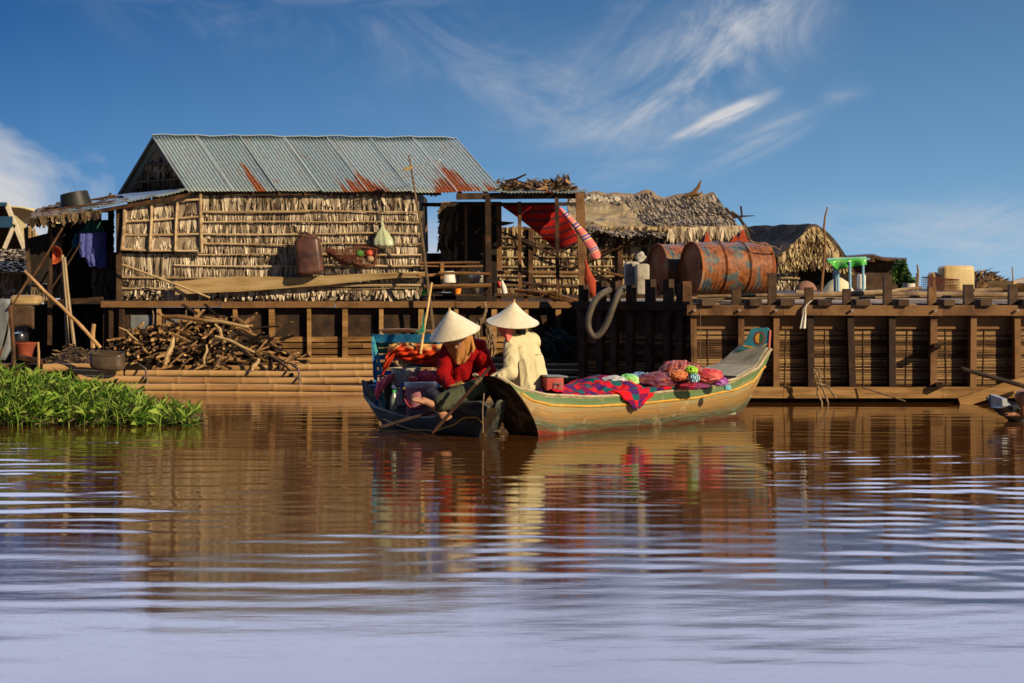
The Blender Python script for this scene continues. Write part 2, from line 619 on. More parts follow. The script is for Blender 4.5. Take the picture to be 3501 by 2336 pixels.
m_hull = hull_mat()
m_gunwale = mat('worn gunwale wood', ((.22, .17, .10), (.42, .34, .21), (.52, .44, .29)), 9, rough=.7, bstr=.4)
m_yellow_line = mat('yellow paint line', ((.48, .24, .035), (.66, .38, .06)), 14, rough=.6, bstr=.2)
m_deck = mat('weathered deck planks', ((.15, .135, .09), (.26, .235, .165), (.34, .30, .21)), 6, (1, 1, 1), .75, .45, .005)
m_hullB = mat('dark blue worn hull paint', ((.012, .014, .014), (.032, .038, .038), (.11, .105, .085)), 6, (1, 1, 2.5), .6, .5, .006, lo=.3, hi=.7)
m_hull_in = mat('boat interior wood', ((.03, .026, .02), (.08, .065, .045), (.14, .11, .075)), 6, rough=.8, bstr=.4)
m_hullgrey = mat('grey wood hull', ((.035, .035, .032), (.09, .09, .08), (.16, .155, .135)), 6, (1, 1, 2.5), .65, .5, .006)

# ================================================================ water
rs = np.random.RandomState(3)


def axis(fine, outer):
    return np.array(sorted([-o for o in outer[0]] + list(fine) + list(outer[1])), dtype=np.float64)


xs = axis(np.arange(-6.6, 6.61, .05), ([4000, 1500, 600, 250, 120, 60, 35, 22, 15, 11, 8.5, 7.4], [7.4, 8.5, 11, 15, 22, 35, 60, 120, 250, 600, 1500, 4000]))
ys = axis(np.arange(4.4, 27.0, .026), ([300, 80, 20, 6, 1, -1, -2.5, -3.6], [27.3, 28, 30, 34, 40, 50, 70, 110, 200, 400, 900, 2000, 5000]))
Xg, Yg = np.meshgrid(xs, ys)
Zg = np.zeros_like(Xg)
fall = np.clip((40 - np.abs(Yg)) / 14, 0, 1) * np.clip((14 - np.abs(Xg)) / 4, 0, 1)
for lam, slope, cnt, spread in ((1.5, .0028, 6, .18), (.70, .0052, 8, .22), (.36, .0105, 12, .24), (.19, .0125, 16, .32)):
    for i in range(cnt):
        L = lam * rs.uniform(.75, 1.3)
        th = rs.normal(0, spread) + .10
        k = 2 * pi / L
        kx, ky = k * sin(th), k * cos(th)
        ph = rs.uniform(0, 2 * pi)
        env = .45 + 1.1 * np.sin(Xg * rs.uniform(.3, 1.1) + Yg * rs.uniform(-.5, .5) + rs.uniform(0, 6)) * np.sin(Yg * rs.uniform(.2, .8) + rs.uniform(0, 6))
        Zg += env * slope / k / sqrt(cnt) * 1.5 * np.sin(kx * Xg + ky * Yg + ph)
calm = np.interp(Yg, [4, 5.5, 7, 8.5, 10, 13, 16, 22], [.42, .46, .62, .92, 1.1, 1.05, .75, .5])
sst = lambda x: np.clip(x, 0, 1) ** 2 * (3 - 2 * np.clip(x, 0, 1))
breeze = sst((Xg - 1.2) / 1.1) + sst((-2.3 - Xg) / 1.0)
calm = calm * (1 + .95 * breeze * np.interp(Yg, [6, 7.5, 9.5, 14, 17], [0, .7, 1, .9, 0]))
patch = np.sin(Xg * .9 + 1.3 * np.sin(Yg * .7)) * np.sin(Yg * 1.1 + .8 * np.sin(Xg * 1.3 + 2)) + .6 * np.sin(Xg * 2.1 + Yg * .9 + 1) * np.sin(Yg * 2.3 - Xg * .5)
calm = calm * np.clip(1 + .45 * patch, .25, 1.9)
Zg *= fall * calm
nx, ny = len(xs), len(ys)
me = bpy.data.meshes.new('water')
me.vertices.add(nx * ny)
me.vertices.foreach_set('co', np.stack([Xg, Yg, Zg], -1).astype(np.float32).ravel())
ii, jj = np.meshgrid(np.arange(nx - 1), np.arange(ny - 1))
q = (jj * nx + ii).ravel()
faces = np.stack([q, q + 1, q + nx + 1, q + nx], -1).astype(np.int32)
me.loops.add(faces.size)
me.loops.foreach_set('vertex_index', faces.ravel())
me.polygons.add(len(faces))
me.polygons.foreach_set('loop_start', np.arange(0, faces.size, 4, dtype=np.int32))
me.polygons.foreach_set('use_smooth', np.ones(len(faces), dtype=bool))
me.update(calc_edges=True)
n = NT('muddy river water')
rip = n.noise(n.coords((2.2, 9, 1)), 3.0, 5, .55)
m_water = n.out((.075, .028, .006), .008, 0, rip, .06, .010, .5, IOR=1.72)
me.materials.append(m_water)
water = bpy.data.objects.new('water', me)
COL.objects.link(water)
water['kind'] = 'structure'
water['label'] = 'brown river water with long gentle ripples'
WL['water'] = V(0, 0, 0)

# ================================================================ sky, sun, camera
SUN_EL = radians(26)
SUN_AZ = radians(132)      # clockwise from +Y: behind the camera, to the right
w = bpy.data.worlds.new('World')
scene.world = w
w.use_nodes = True
n = NT(w, world=True)
sky = n.n('ShaderNodeTexSky')
sky.sky_type = 'NISHITA'
sky.sun_disc = False
sky.sun_elevation = SUN_EL
sky.sun_rotation = SUN_AZ
sky.air_density = 1.0
sky.dust_density = .3
sky.ozone_density = 3.0
tc = n.n('ShaderNodeTexCoord').outputs['Generated']
lift = n.n('ShaderNodeVectorMath', _operation='MULTIPLY_ADD')
n.l(tc, lift.inputs[0])
lift.inputs[1].default_value = (1, 1, SKY_LIFT[0])
lift.inputs[2].default_value = (0, 0, SKY_LIFT[1])
n.l(lift.outputs[0], sky.inputs['Vector'])
sep = n.n('ShaderNodeSeparateXYZ')
n.l(tc, sep.inputs[0])
X, Y, Z = sep.outputs


def wmap(loc, rot, scale):
    """rotated and stretched direction space (x = east, z = up)"""
    a = n.n('ShaderNodeVectorMath', _operation='SUBTRACT')
    n.l(tc, a.inputs[0])
    a.inputs[1].default_value = loc
    m = n.n('ShaderNodeMapping')
    m.inputs['Rotation'].default_value = (0, rot, 0)
    n.l(a.outputs[0], m.inputs[0])
    m2 = n.n('ShaderNodeMapping')
    m2.inputs['Scale'].default_value = scale
    n.l(m.outputs[0], m2.inputs[0])
    return m2.outputs[0]


ev = n.n('ShaderNodeMapping')
ev.inputs['Scale'].default_value = (1, 1, 2.2)
n.l(tc, ev.inputs[0])
edge_n = n.math('MULTIPLY', n.math('SUBTRACT', n.noise(ev.outputs[0], 7, 4, .6, 1.5), .5), .9)


def blob(px, py, rx, rz, ang):
    """soft elliptical patch of cirrus, centred in a given direction; radii in radians"""
    loc = ((px - CX) / F, .99, (HY - py) / F)
    v = wmap(loc, radians(ang), (1 / rx, .6, 1 / rz))
    L = n.n('ShaderNodeVectorMath', _operation='LENGTH')
    n.l(v, L.inputs[0])
    nd = n.n('ShaderNodeMapRange', _interpolation_type='SMOOTHSTEP')
    nd.inputs['From Min'].default_value = 1.
    nd.inputs['From Max'].default_value = 0.
    n.l(n.math('ADD', L.outputs['Value'], edge_n), nd.inputs['Value'])
    return nd.outputs[0]


def wisp(ang, sc, st, seed, lo, hi, dist=.9):
    v = wmap((seed, 0, seed * .7), radians(ang), (1, 1, st))
    f = n.noise(v, sc, 6, .62, dist)
    nd = n.n('ShaderNodeMapRange', _interpolation_type='SMOOTHSTEP')
    nd.inputs['From Min'].default_value = lo
    nd.inputs['From Max'].default_value = hi
    n.l(f, nd.inputs['Value'])
    return nd.outputs[0]


cl = None


def addc(mask, wsp, amt):
    global cl
    t = n.math('MULTIPLY', n.math('MULTIPLY', mask, wsp), amt)
    cl = t if cl is None else n.math('ADD', cl, t, clamp=True)


w1 = wisp(28, 8, 2.4, 1.3, .34, 1.0, 2.2)
w2 = wisp(-22, 9, 2.4, 4.1, .40, .95, 1.8)
w3 = wisp(25, 18, 11, 2.2, .18, .70, .7)
addc(blob(2340, 230, .125, .058, 30), w1, 1.0)
addc(blob(2560, 100, .10, .04, 28), w1, .45)
addc(blob(2470, 405, .045, .0065, 24), w3, 1.4)
addc(blob(2150, 300, .17, .06, 10), wisp(14, 5, 2.2, 5.5, .30, .85, 1.2), .38)
addc(blob(2620, 470, .055, .014, 28), w3, .45)
addc(blob(2860, 320, .022, .013, 10), w1, .6)
addc(blob(2090, 400, .060, .018, 6), w1, .55)
addc(blob(1720, 300, .100, .036, -22), w2, .42)
addc(blob(1560, 200, .120, .040, -20), w2, .25)
addc(blob(720, 60, .14, .040, -14), w2, .22)
addc(blob(3020, 810, .13, .030, -3), wisp(-6, 10, 8, 6.2, .35, .72, .3), .40)
addc(blob(3400, 770, .10, .03, 4), w3, .3)
# low bank of cloud behind the house on the left
b1 = blob(-190, 830, .165, .078, -26)
addc(n.math('POWER', b1, .5), wisp(-24, 9, 5, 9.5, .12, .60, .9), 1.5)
addc(blob(1480, 860, .10, .030, 0), wisp(3, 5, 6, 3.3, .2, .7, .3), .8)
# veil of thin high cloud above the frame
hi = n.n('ShaderNodeMapRange', _interpolation_type='SMOOTHSTEP')
hi.inputs['From Min'].default_value = .148
hi.inputs['From Max'].default_value = .185
vv_ = n.n('ShaderNodeMapping')
vv_.inputs['Scale'].default_value = (1, 1, 3)
n.l(tc, vv_.inputs[0])
vn_ = n.noise(vv_.outputs[0], 4.5, 5, .6, 1.2)
n.l(n.math('SUBTRACT', Z, n.math('MULTIPLY', n.math('MAXIMUM', n.math('SUBTRACT', vn_, .46), 0.), .10)), hi.inputs['Value'])
veil = n.math('MULTIPLY', hi.outputs[0], n.math('ADD', n.math('MULTIPLY', wisp(12, 2.6, 2.5, 7.7, .25, .75), .22), .76))
front = n.n('ShaderNodeMapRange', _interpolation_type='SMOOTHSTEP')
front.inputs['From Min'].default_value = .1
front.inputs['From Max'].default_value = .6
n.l(Y, front.inputs['Value'])
veil = n.math('MULTIPLY', veil, front.outputs[0])
cl = n.math('MAXIMUM', cl, veil)

hs = n.n('ShaderNodeHueSaturation', Saturation=SKY_SAT, Value=1.0)
n.l(sky.outputs[0], hs.inputs['Color'])
# deeper blue high up on the left, away from the sun; paler low on the right
t = n.math('ADD', n.math('MULTIPLY', n.math('ADD', X, .29), 1.03), n.math('MULTIPLY', n.math('SUBTRACT', .158, Z), 2.6), clamp=True)
tint = n.mix(t, SKY_TINT_L, SKY_TINT_R)
skyv = n.mix(1., hs.outputs[0], tint, 'MULTIPLY')
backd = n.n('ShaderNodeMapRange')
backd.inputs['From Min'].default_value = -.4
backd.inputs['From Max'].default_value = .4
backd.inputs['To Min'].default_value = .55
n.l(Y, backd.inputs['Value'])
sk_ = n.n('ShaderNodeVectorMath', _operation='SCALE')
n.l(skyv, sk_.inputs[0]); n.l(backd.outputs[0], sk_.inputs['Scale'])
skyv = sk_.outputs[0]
vcol = n.mix(n.math('MULTIPLY', hi.outputs[0], 1.), CLOUD_LOW, CLOUD_HIGH)
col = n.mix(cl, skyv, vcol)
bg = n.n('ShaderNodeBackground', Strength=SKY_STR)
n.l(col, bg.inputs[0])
wo = n.n('ShaderNodeOutputWorld')
n.l(bg.outputs[0], wo.inputs[0])
w.cycles.sampling_method = 'MANUAL'
w.cycles.sample_map_resolution = 256

S = V(sin(SUN_AZ) * cos(SUN_EL), cos(SUN_AZ) * cos(SUN_EL), sin(SUN_EL))
sl = bpy.data.lights.new('sun', 'SUN')
sl.energy = SUN_STR
sl.angle = radians(.55)
sl.color = SUN_COL
so = bpy.data.objects.new('sun', sl)
so.rotation_euler = S.to_track_quat('Z', 'Y').to_euler()
so.location = (10, -10, 12)
COL.objects.link(so)

cam = bpy.data.cameras.new('camera')
cam.lens = 36 * F / 3501
cam.sensor_width = 36
cam.shift_y = -(1168 - HY) / 3501
cam.clip_end = 8000
cam.dof.use_dof = True
cam.dof.focus_distance = 15.3
cam.dof.aperture_fstop = 5.6
co = bpy.data.objects.new('camera', cam)
co.location = (0, 0, CAMH)
co.rotation_euler = (radians(90), 0, 0)
COL.objects.link(co)
scene.camera = co
scene.view_settings.view_transform = 'Standard'
scene.view_settings.look = 'None'
scene.view_settings.exposure = EXPO
scene.view_settings.gamma = 1
# ================================================================ tin-roofed floating house
WY = 23.5      # front wall


def zy(py, Y):
    return CAMH - (py - HY) * Y / F


def xp(px, Y):
    return (px - CX) * Y / F


def hang_rows(mb, x0, x1, Y, rows, bottom, w=.028, dens=.0115, out=.016, lenk=1.25, ragged=.3, jit=.005):
    """rows: heights where leaves are tied; leaves hang to a little below the next row"""
    hs_ = list(rows) + [bottom]
    for i, z in enumerate(rows):
        L = (z - hs_[i + 1])
        last = i == len(rows) - 1
        n_ = int((x1 - x0) / dens)
        ph = rnd(0, 9)
        for k in range(n_):
            x = x0 + (k + rnd(-.4, .4)) * dens
            den = noise.noise(V(x * 2.3, i * 7.3, ph))
            if rnd(0, 1) < .02 - den * .08:
                continue
            ln = L * lenk * (1 + rnd(-ragged, ragged * .6) + den * .15)
            if last:
                ln = L * (1 + rnd(-.45, .25) + den * .5)
            mb.frond((x, Y - .004 + rnd(-jit, jit), z + rnd(0, .02)), ln, w * rnd(.35, 1.15), out * rnd(.2, 1.5), rnd(-.17, .17) + .10 * den, rnd(-.004, .012), tip=rnd(.1, .7))


house = thing('floating_house', P(1000, 1304, 23.3), 'floating house with a ridged zinc roof rusting at its eave and pale palm leaf walls', 'house')
# walls ------------------------------------------------
xl, xr = xp(415, WY), xp(1432, WY)
zt, zb = zy(655, WY), zy(1022, WY)
b = MB()
xm = xp(645, WY)
b.box((xm, WY, zb - .02), (xr, WY + .03, zt + .06), 1)
zl0, zl1 = zy(706, WY), zy(668, WY)
b.add([(xl, WY, zb - .02), (xm, WY, zb - .02), (xm, WY, zl1), (xl, WY, zl0), (xl, WY + .03, zb - .02), (xm, WY + .03, zb - .02), (xm, WY + .03, zl1), (xl, WY + .03, zl0)], [(0, 1, 2, 3), (7, 6, 5, 4), (2, 6, 7, 3), (0, 3, 7, 4)], 1)
rows = [zy(y, WY) for y in (660, 724, 761, 800, 836, 872, 910, 950, 985)]
hang_rows(b, xp(690, WY), xr, WY - .01, rows[:1], rows[1], dens=.018, out=.015, ragged=.08, w=.05)
hang_rows(b, xp(600, WY), xr, WY - .012, rows[1:-1], rows[-1])
hang_rows(b, xl, xp(600, WY), WY - .012, [zy(866, WY), zy(944, WY)], rows[-1], lenk=1.15)
hang_rows(b, xl, xr, WY - .014, rows[-1:], zy(1024, WY), w=.05, dens=.016, out=.06)
b.build('wall', [m_thatch, m_thatch_back], house)
b = MB()
for r in rows[1:]:
    y = r
    xa = xp(690, WY) if r > rows[5] else (xp(600, WY) if r in rows[5:7] else xl)
    if r == rows[5]:
        xa = xp(600, WY)
    x = xa
    while x < xr - .2:
        x2 = min(xr + rnd(-.02, .05), x + rnd(1.4, 2.2))
        b.bamboo((x, WY - .062 + rnd(-.008, .008), y + rnd(-.012, .012)), (x2, WY - .062, y + rnd(-.012, .012)), rnd(.011, .019), node=.3, seg=6, wob=.008)
        x = x2 - .12
b.bamboo(P(700, 985, WY - .09), P(1440, 975, WY - .09), .02, seg=6)
b.build('batten', m_batten, house, True)
# back, side walls and floor so the house is closed
b = MB()
b.box((xl, 25.8, zb), (xr, 25.84, zt), 0)
b.box((xl - .02, WY + .03, zb), (xl, 25.8, zl0 - .02), 0)
b.box((xr - .03, WY + .033, zb), (xr, 25.8, zt), 0)
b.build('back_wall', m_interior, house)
# corner of the wall by the porch: narrow woven strip seen edge-on
b = MB()
hang_rows(b, xp(1428, WY), xp(1447, WY), WY + .0, rows[1:], rows[-1] - .12, w=.03, dens=.012)
b.build('wall_edge', m_thatch_shade, house)
# gable ------------------------------------------------
eL, eR = P(640, 651, 23.36), P(1714, 657, 23.36)
rL, rR = P(519, 466, 24.4), P(1554, 474, 24.8)
bL, bR = P(398, 668, 25.7), P(1395, 672, 26.0)


def roof_slope(mb, a0, a1, b0, b1, nsh=7, waves=88, amp=.0085, nv=10, uv0=0):
    """a0-a1 ridge, b0-b1 eave; overlapping corrugated sheets"""
    nrm = (a1 - a0).cross(b0 - a0).normalized()
    if nrm.z < 0:
        nrm = -nrm
    Lr = (a1 - a0).length
    Ls = (b0 - a0).length
    for sh in range(nsh):
        u0, u1 = sh / nsh, (sh + 1) / nsh
        nu = int(waves / nsh * 8)
        lowr = rnd(-.02, .025)
        tl = rnd(-.006, .006)

        def fn(u, v):
            uu = lerp(u0, u1 + .004, u)
            vv = v * (1 + lowr / Ls)
            p = (a0.lerp(a1, uu)).lerp(b0.lerp(b1, uu), vv)
            k = waves * uu * 2 * pi
            h = amp * sin(k) + u ** 8 * .016 + (u - .5) * tl * 2
            h += .010 * noise.noise(V(uu * 9, vv * 2, 3)) + .03 * noise.noise(V(uu * 2.2, vv * .6, 8))
            return p + nrm * h

        n0 = len(mb.v)
        mb.grid(fn, nu, nv, thick=.0025)
        # real metres along / down the roof
        m = (nu + 1) * (nv + 1)
        for i in range(m):
            iu, iv = i % (nu + 1), i // (nu + 1)
            st = (lerp(u0, u1, iu / nu) * Lr, iv / nv * Ls)
            mb.uv[n0 + i] = st
            mb.uv[n0 + m + i] = st


b = MB()
roof_slope(b, rL, rR, eL, eR)
rf = b.build('roof', m_roof, house, 'all')
m_seam = mat('zinc edge with painted glint', ((.30, .37, .38), (.46, .52, .52)), 9, rough=.5, bstr=.1)  # lighter zinc on the lips stands in for sun caught at sheet edges
for i in range(1, 7):
    q = MB()
    u = i / 7 + .002
    pa_, pb_ = rL.lerp(rR, u), eL.lerp(eR, u)
    nr_ = (rR - rL).cross(eL - rL).normalized()
    nr_ = nr_ if nr_.z > 0 else -nr_
    q.tube([pa_.lerp(pb_, k / 8) + nr_ * (.012 + .008 * noise.noise(V(u * 9, k * .4, 3))) for k in range(9)], .009, 6, flat=.6)
    q.build('roof_seam_glint', m_seam, rf, True)
b = MB()
roof_slope(b, rL + V(0, .02, -.01), rR + V(0, .02, -.01), bL, bR, nv=3)
b.build('rear_roof', m_roof, house, 'all')
b = MB()
n_ = 26
pts = [rL.lerp(rR, i / n_) + V(0, -.0, .012 + .008 * sin(i * 2.1) + .006 * sin(i * .9)) for i in range(n_ + 1)]
b.tube(pts, .035, 6, flat=.45)
b.build('ridge_cap', m_roof, rf, True)
# gable wall of leaves, shade put into their colour, under the left verge
g0, g1, g2 = eL + V(.16, .12, -.06), rL + V(.12, .0, -.10), bL + V(.16, -.1, -.05)
b = MB()
b.add([g0, g1, g2, g0 + V(.05, .02, 0), g1 + V(.05, .02, 0), g2 + V(.05, .02, 0)], [(0, 1, 2), (5, 4, 3)], 1)
for j in range(6):
    t0 = j / 6
    for k in range(60):
        u = rnd(0, 1)
        base = g0.lerp(g2, u)
        hmax = 1 - abs(u - .5) * 2
        if hmax < t0 + .05:
            continue
        z = lerp(g0.z, g1.z, t0 + .16)
        z = min(z, lerp(g0.z, g1.z, hmax) - .02)
        b.frond((base.x - .02, base.y, z), .17 * rnd(.8, 1.4), .05 * rnd(.5, 1.2), .0, rnd(-.3, .3) - .1, 0)
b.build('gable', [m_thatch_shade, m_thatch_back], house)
b = MB()
for t in (.32, .62):
    b.bamboo(g0.lerp(g1, t) + V(-.04, 0, 0), g2.lerp(g1, t) + V(-.04, 0, 0), .016, seg=6)
b.build('gable_batten', m_thatch_shade, house, True)
b = MB()   # barge boards and the dark wall plate under the eaves
b.beam(rL + V(.02, .0, -.035), bL + V(.02, 0, -.035), .03, .05)
b.beam(rL + V(.03, 0, -.035), eL + V(.03, .0, -.035), .03, .04)
b.beam((xm + .1, WY - .05, zy(662, WY)), (xr + .3, WY - .05, zy(662, WY)), .05, .05)
for i in range(12):
    u = (i + .5) / 12
    b.beam(rL.lerp(rR, u) + V(0, 0, -.05), eL.lerp(eR, u) + V(0, .04, -.045), .03, .04)
b.build('rafter', m_wood_dark, house)
# lean-to roof on the left -------------------------------
A_, B_ = P(642, 653, 23.35), P(236, 724, 23.3)
C_, D_ = P(402, 672, 25.7), P(205, 703, 25.6)
b = MB()
roof_slope(b, D_.lerp(C_, 0), C_, B_, A_, nsh=4, waves=30, amp=.008, nv=4)
lt = b.build('lean_to_roof', m_roof, house, 'all')
b = MB()
E0, E1, E2, E3 = P(96, 752, 22.95), P(345, 726, 22.95), P(205, 700, 25.4), P(118, 727, 25.3)


def fnl(u, v):
    p = E3.lerp(E2, u).lerp(E0.lerp(E1, u), v)
    return p + V(0, -.07 * noise.noise(V(u * 14, 1, 0)) * v, .05 * noise.noise(V(u * 9, v * 4, 2)) - .03 * v * abs(noise.noise(V(u * 23, 5, 0))))


b.grid(fnl, 40, 10, thick=.03)
for i in range(70):
    u = rnd(0, 1)
    p = E0.lerp(E1, u)
    b.frond(p + V(0, rnd(-.05, .05), .02), rnd(.05, .16), .06, .0, rnd(-.3, .3))
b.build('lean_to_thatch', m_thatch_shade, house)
b = MB()   # loose planks and leaf on the lean-to
for (x0, y0, x1, y1, Y, r) in ((140, 722, 330, 700, 24.2, .035), (150, 715, 300, 702, 24.6, .03), (250, 690, 420, 672, 24.8, .04), (300, 686, 395, 668, 24.6, .03), (300, 700, 440, 680, 24.0, .025), (215, 712, 400, 694, 23.6, .018), (372, 676, 378, 660, 24.5, .02)):
    b.beam(P(x0, y0, Y), P(x1, y1, Y), .10, r * .5)
b.build('loose_plank', m_wood_brown, house)
# shutter -----------------------------------------------
SY = WY - .07
b = MB()
b.add([P(421, 706, SY), P(683, 682, SY), P(690, 858, SY - .04), P(418, 852, SY - .04)], [(0, 1, 2, 3)], 1)
b.add([P(421, 706, SY + .01), P(683, 682, SY + .01), P(690, 858, SY - .03), P(418, 852, SY - .03)], [(3, 2, 1, 0)], 1)
srow = [(421, 706, 683, 682), (419, 758, 685, 742), (419, 803, 686, 800)]
for i, (xa, ya, xb, yb) in enumerate(srow):
    for k in range(95):
        t = rnd(0, 1)
        p = P(lerp(xa, xb, t), lerp(ya, yb, t), SY - .012)
        b.frond(p, rnd(.16, .24), .045 * rnd(.5, 1.2), rnd(.01, .05), rnd(-.3, .3), 0)
sh = b.build('shutter', [m_thatch, m_thatch_back], house)
b = MB()
for x0, y0, x1, y1 in ((427, 700, 417, 855), (519, 697, 512, 852), (606, 682, 599, 858), (684, 664, 690, 866)):
    b.bamboo(P(x0, y0, SY - .05), P(x1, y1, SY - .09), .022, seg=7, wob=.004, taper=1)
for xa, ya, xb, yb in srow + [(417, 853, 690, 860)]:
    b.bamboo(P(xa, ya, SY - .04), P(xb, yb, SY - .06), .017, seg=6)
b.build('shutter_frame', m_batten, sh, True)
b = MB()
b.box((xp(415, WY), WY - .03, zy(868, WY)), (xp(600, WY), WY - .02, zy(850, WY)))  # near-black strip laid on the wall below the shutter
b.build('dark_wall_strip', m_interior, house)

# right porch ------------------------------------------
PY = 23.3
b = MB()


def post(mb, x0, y0, x1, y1, Y, w):
    mb.beam(P(x0, y0, Y), P(x1, y1, Y), w, w)


for (x0, y0, x1, y1, Y, w_) in ((1668, 668, 1672, 1030, 23.3, .075), (1706, 690, 1708, 940, 24.6, .07), (1776, 690, 1778, 985, 23.6, .05), (1903, 668, 1908, 1028, 23.3, .05), (1982, 660, 1998, 1040, 23.25, .115),
                                (1456, 706, 1460, 862, 24.5, .035), (1592, 690, 1594, 930, 24.4, .035), (1655, 800, 1658, 1000, 23.4, .04)):
    q = MB()
    q.beam(P(x0, y0, Y), P(x1, y1, Y), w_, w_)
    q.build('porch_post', m_wood_brown, house)
# porch roof: sheet iron with a beam under its front edge
b = MB()
r0, r1, r2, r3 = P(1690, 655, 23.2), P(2008, 659, 23.2), P(1950, 640, 25.4), P(1560, 636, 25.6)
roof_slope(b, r3, r2, r0, r1, nsh=3, waves=26, amp=.008, nv=3)
b.build('porch_roof', m_roof, house, 'all')
b = MB()
b.beam(P(1560, 672, 23.32), P(2000, 668, 23.32), .05, .085)
b.beam(P(1430, 700, 24.4), P(1990, 698, 24.6), .05, .05)
b.beam(P(1432, 703, 24.45), P(1510, 705, 24.45), .03, .02)
b.build('porch_beam', m_wood_dark, house)
b = MB()   # porch rails
for (x0, y0, x1, y1, Y, r) in ((1433, 899, 1680, 900, 23.35, .018), (1432, 910, 1680, 911, 23.3, .012), (1500, 935, 1675, 936, 23.25, .02), (1432, 944, 1500, 938, 23.3, .02), (1450, 980, 1680, 977, 23.2, .030),
                               (1700, 930, 2000, 936, 24.0, .026), (1700, 960, 1985, 985, 24.1, .024), (1706, 790, 1980, 880, 25.2, .012), (1910, 920, 2080, 850, 25.2, .012)):
    q = MB()
    q.bamboo(P(x0, y0, Y), P(x1, y1, Y), r, seg=7, taper=.95)
    q.build('porch_rail', m_bamboo if Y < 23.6 else m_wood_brown, house, True)
q = MB()
q.beam(P(1512, 900, 23.28), P(1512, 955, 23.28), .045, .03)
q.beam(P(1475, 655, 23.9), P(1475, 672, 23.9), .03, .03)
q.build('rail_post', m_bamboo, house)
# partition and inner wall of the porch
b = MB()
px0, px1 = xp(1512, 24.9), xp(1562, 24.9)
b.box((px0, 24.9, zy(1000, 24.9)), (px1, 24.93, zy(690, 24.9)), 1)
for i, y in enumerate((695, 745, 795, 850, 905)):
    for k in range(24):
        x = px0 + rnd(-.02, 1) * (px1 - px0)
        b.frond((x, 24.88, zy(y, 24.9)), rnd(.2, .3), .05, rnd(0, .04), rnd(-.3, .1))
for k in range(26):   # ragged left fringe against the sky
    y = lerp(715, 850, k / 26)
    p = P(1514, y, 24.88)
    d = rnd(.02, .10)
    b.add([p + V(0, 0, .03), p + V(0, 0, -.03), p + V(-d, 0, -rnd(-.01, .05))], [(0, 1, 2)])
b.build('partition', [m_thatch_shade, m_thatch_back], house)
b = MB()
b.box((xp(1560, 25.6), 25.6, .9), (xp(1700, 25.6), 25.65, zy(690, 25.6)))
b.box((xp(1420, 25.9), 25.9, .9), (xp(1560, 25.9), 25.95, zy(866, 25.9)))
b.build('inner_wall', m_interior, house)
# deck and hull ------------------------------------------
HYF = 23.3
dx0, dx1 = xp(350, HYF), xp(1992, HYF)
b = MB()
b.box((dx0, HYF, zy(1033, HYF) - .02), (dx1, 26.0, zy(1033, HYF)))
b.build('deck', m_wood_dark, house)
b = MB()
x = dx0
for x2 in (xp(760, HYF), xp(1150, HYF), xp(1560, HYF), dx1 + .15):
    b.beam((x, HYF - .06, zy(1041, HYF) + rnd(-.006, .006)), (x2 - .01, HYF - .06, zy(1041, HYF) + rnd(-.008, .008)), .05, .085)
    x = x2
b.build('deck_beam', m_wood_brown, house)
for x in (417, 544, 674, 804, 929, 1057, 1180, 1304, 1440, 1560, 1690, 1800, 1909):
    q = MB()
    q.beam(P(x, 1052, HYF - .03), P(x + rnd(-3, 3), 1240, HYF - .03), .06 + rnd(-.01, .015), .05)
    q.build('hull_post', m_wood_tan if x > 500 else m_wood_brown, house)
b = MB()
b.box((dx0, HYF + .05, -.2), (dx1, HYF + .08, zy(1052, HYF)))
b.box((dx0, HYF + .081, -.2), (dx0 + .03, 26, zy(1052, HYF)))
b.box((dx1 - .03, HYF + .081, -.2), (dx1, 26, zy(1052, HYF)))
b.build('hull_side', m_wood_dark, house)
b = MB()
for i, y in enumerate((1160, 1182, 1203, 1224, 1245)):
    x = xp(860, HYF)
    while x < dx1:
        x2 = x + rnd(.8, 1.6)
        b.beam((x, HYF + .02, zy(y, HYF)), (min(x2, dx1), HYF + .02, zy(y + rnd(-2, 2), HYF)), .02, .064)
        x = x2 + .006
b.build('hull_slat', m_wood_tan, house)
b = MB()   # low pale panels behind the firewood
b.box((xp(445, HYF), HYF + .035, zy(1125, HYF)), (xp(535, HYF), HYF + .045, zy(1078, HYF)))
b.box((xp(566, HYF), HYF + .035, zy(1110, HYF)), (xp(640, HYF), HYF + .045, zy(1080, HYF)))
b.build('hull_sheet', m_steel_grey, house)
b = MB()
for i in range(26):   # leaf ends and odd bits poking out under the wall
    x = rnd(430, 1420)
    b.tube([P(x, 1018, WY + .02), P(x + rnd(-6, 6), 1030, WY - .12)], rnd(.012, .035), 6)
b.build('joist_end', m_wood_dark, house)
for x, y0, y1 in ((520, 1052, 1110), (632, 1018, 1082)):
    q = MB()
    q.tube([P(x, y0, WY - .22), P(x + 5, (y0 + y1) / 2, WY - .22), P(x + 3, y1, WY - .22)], .01, 6)
    tag(q.build('rope_end', m_rope, None, True), 'short frayed rope hanging over the beam at the end of the firewood' if x < 600 else 'short pale rope hanging below the wall above the firewood', 'rope')

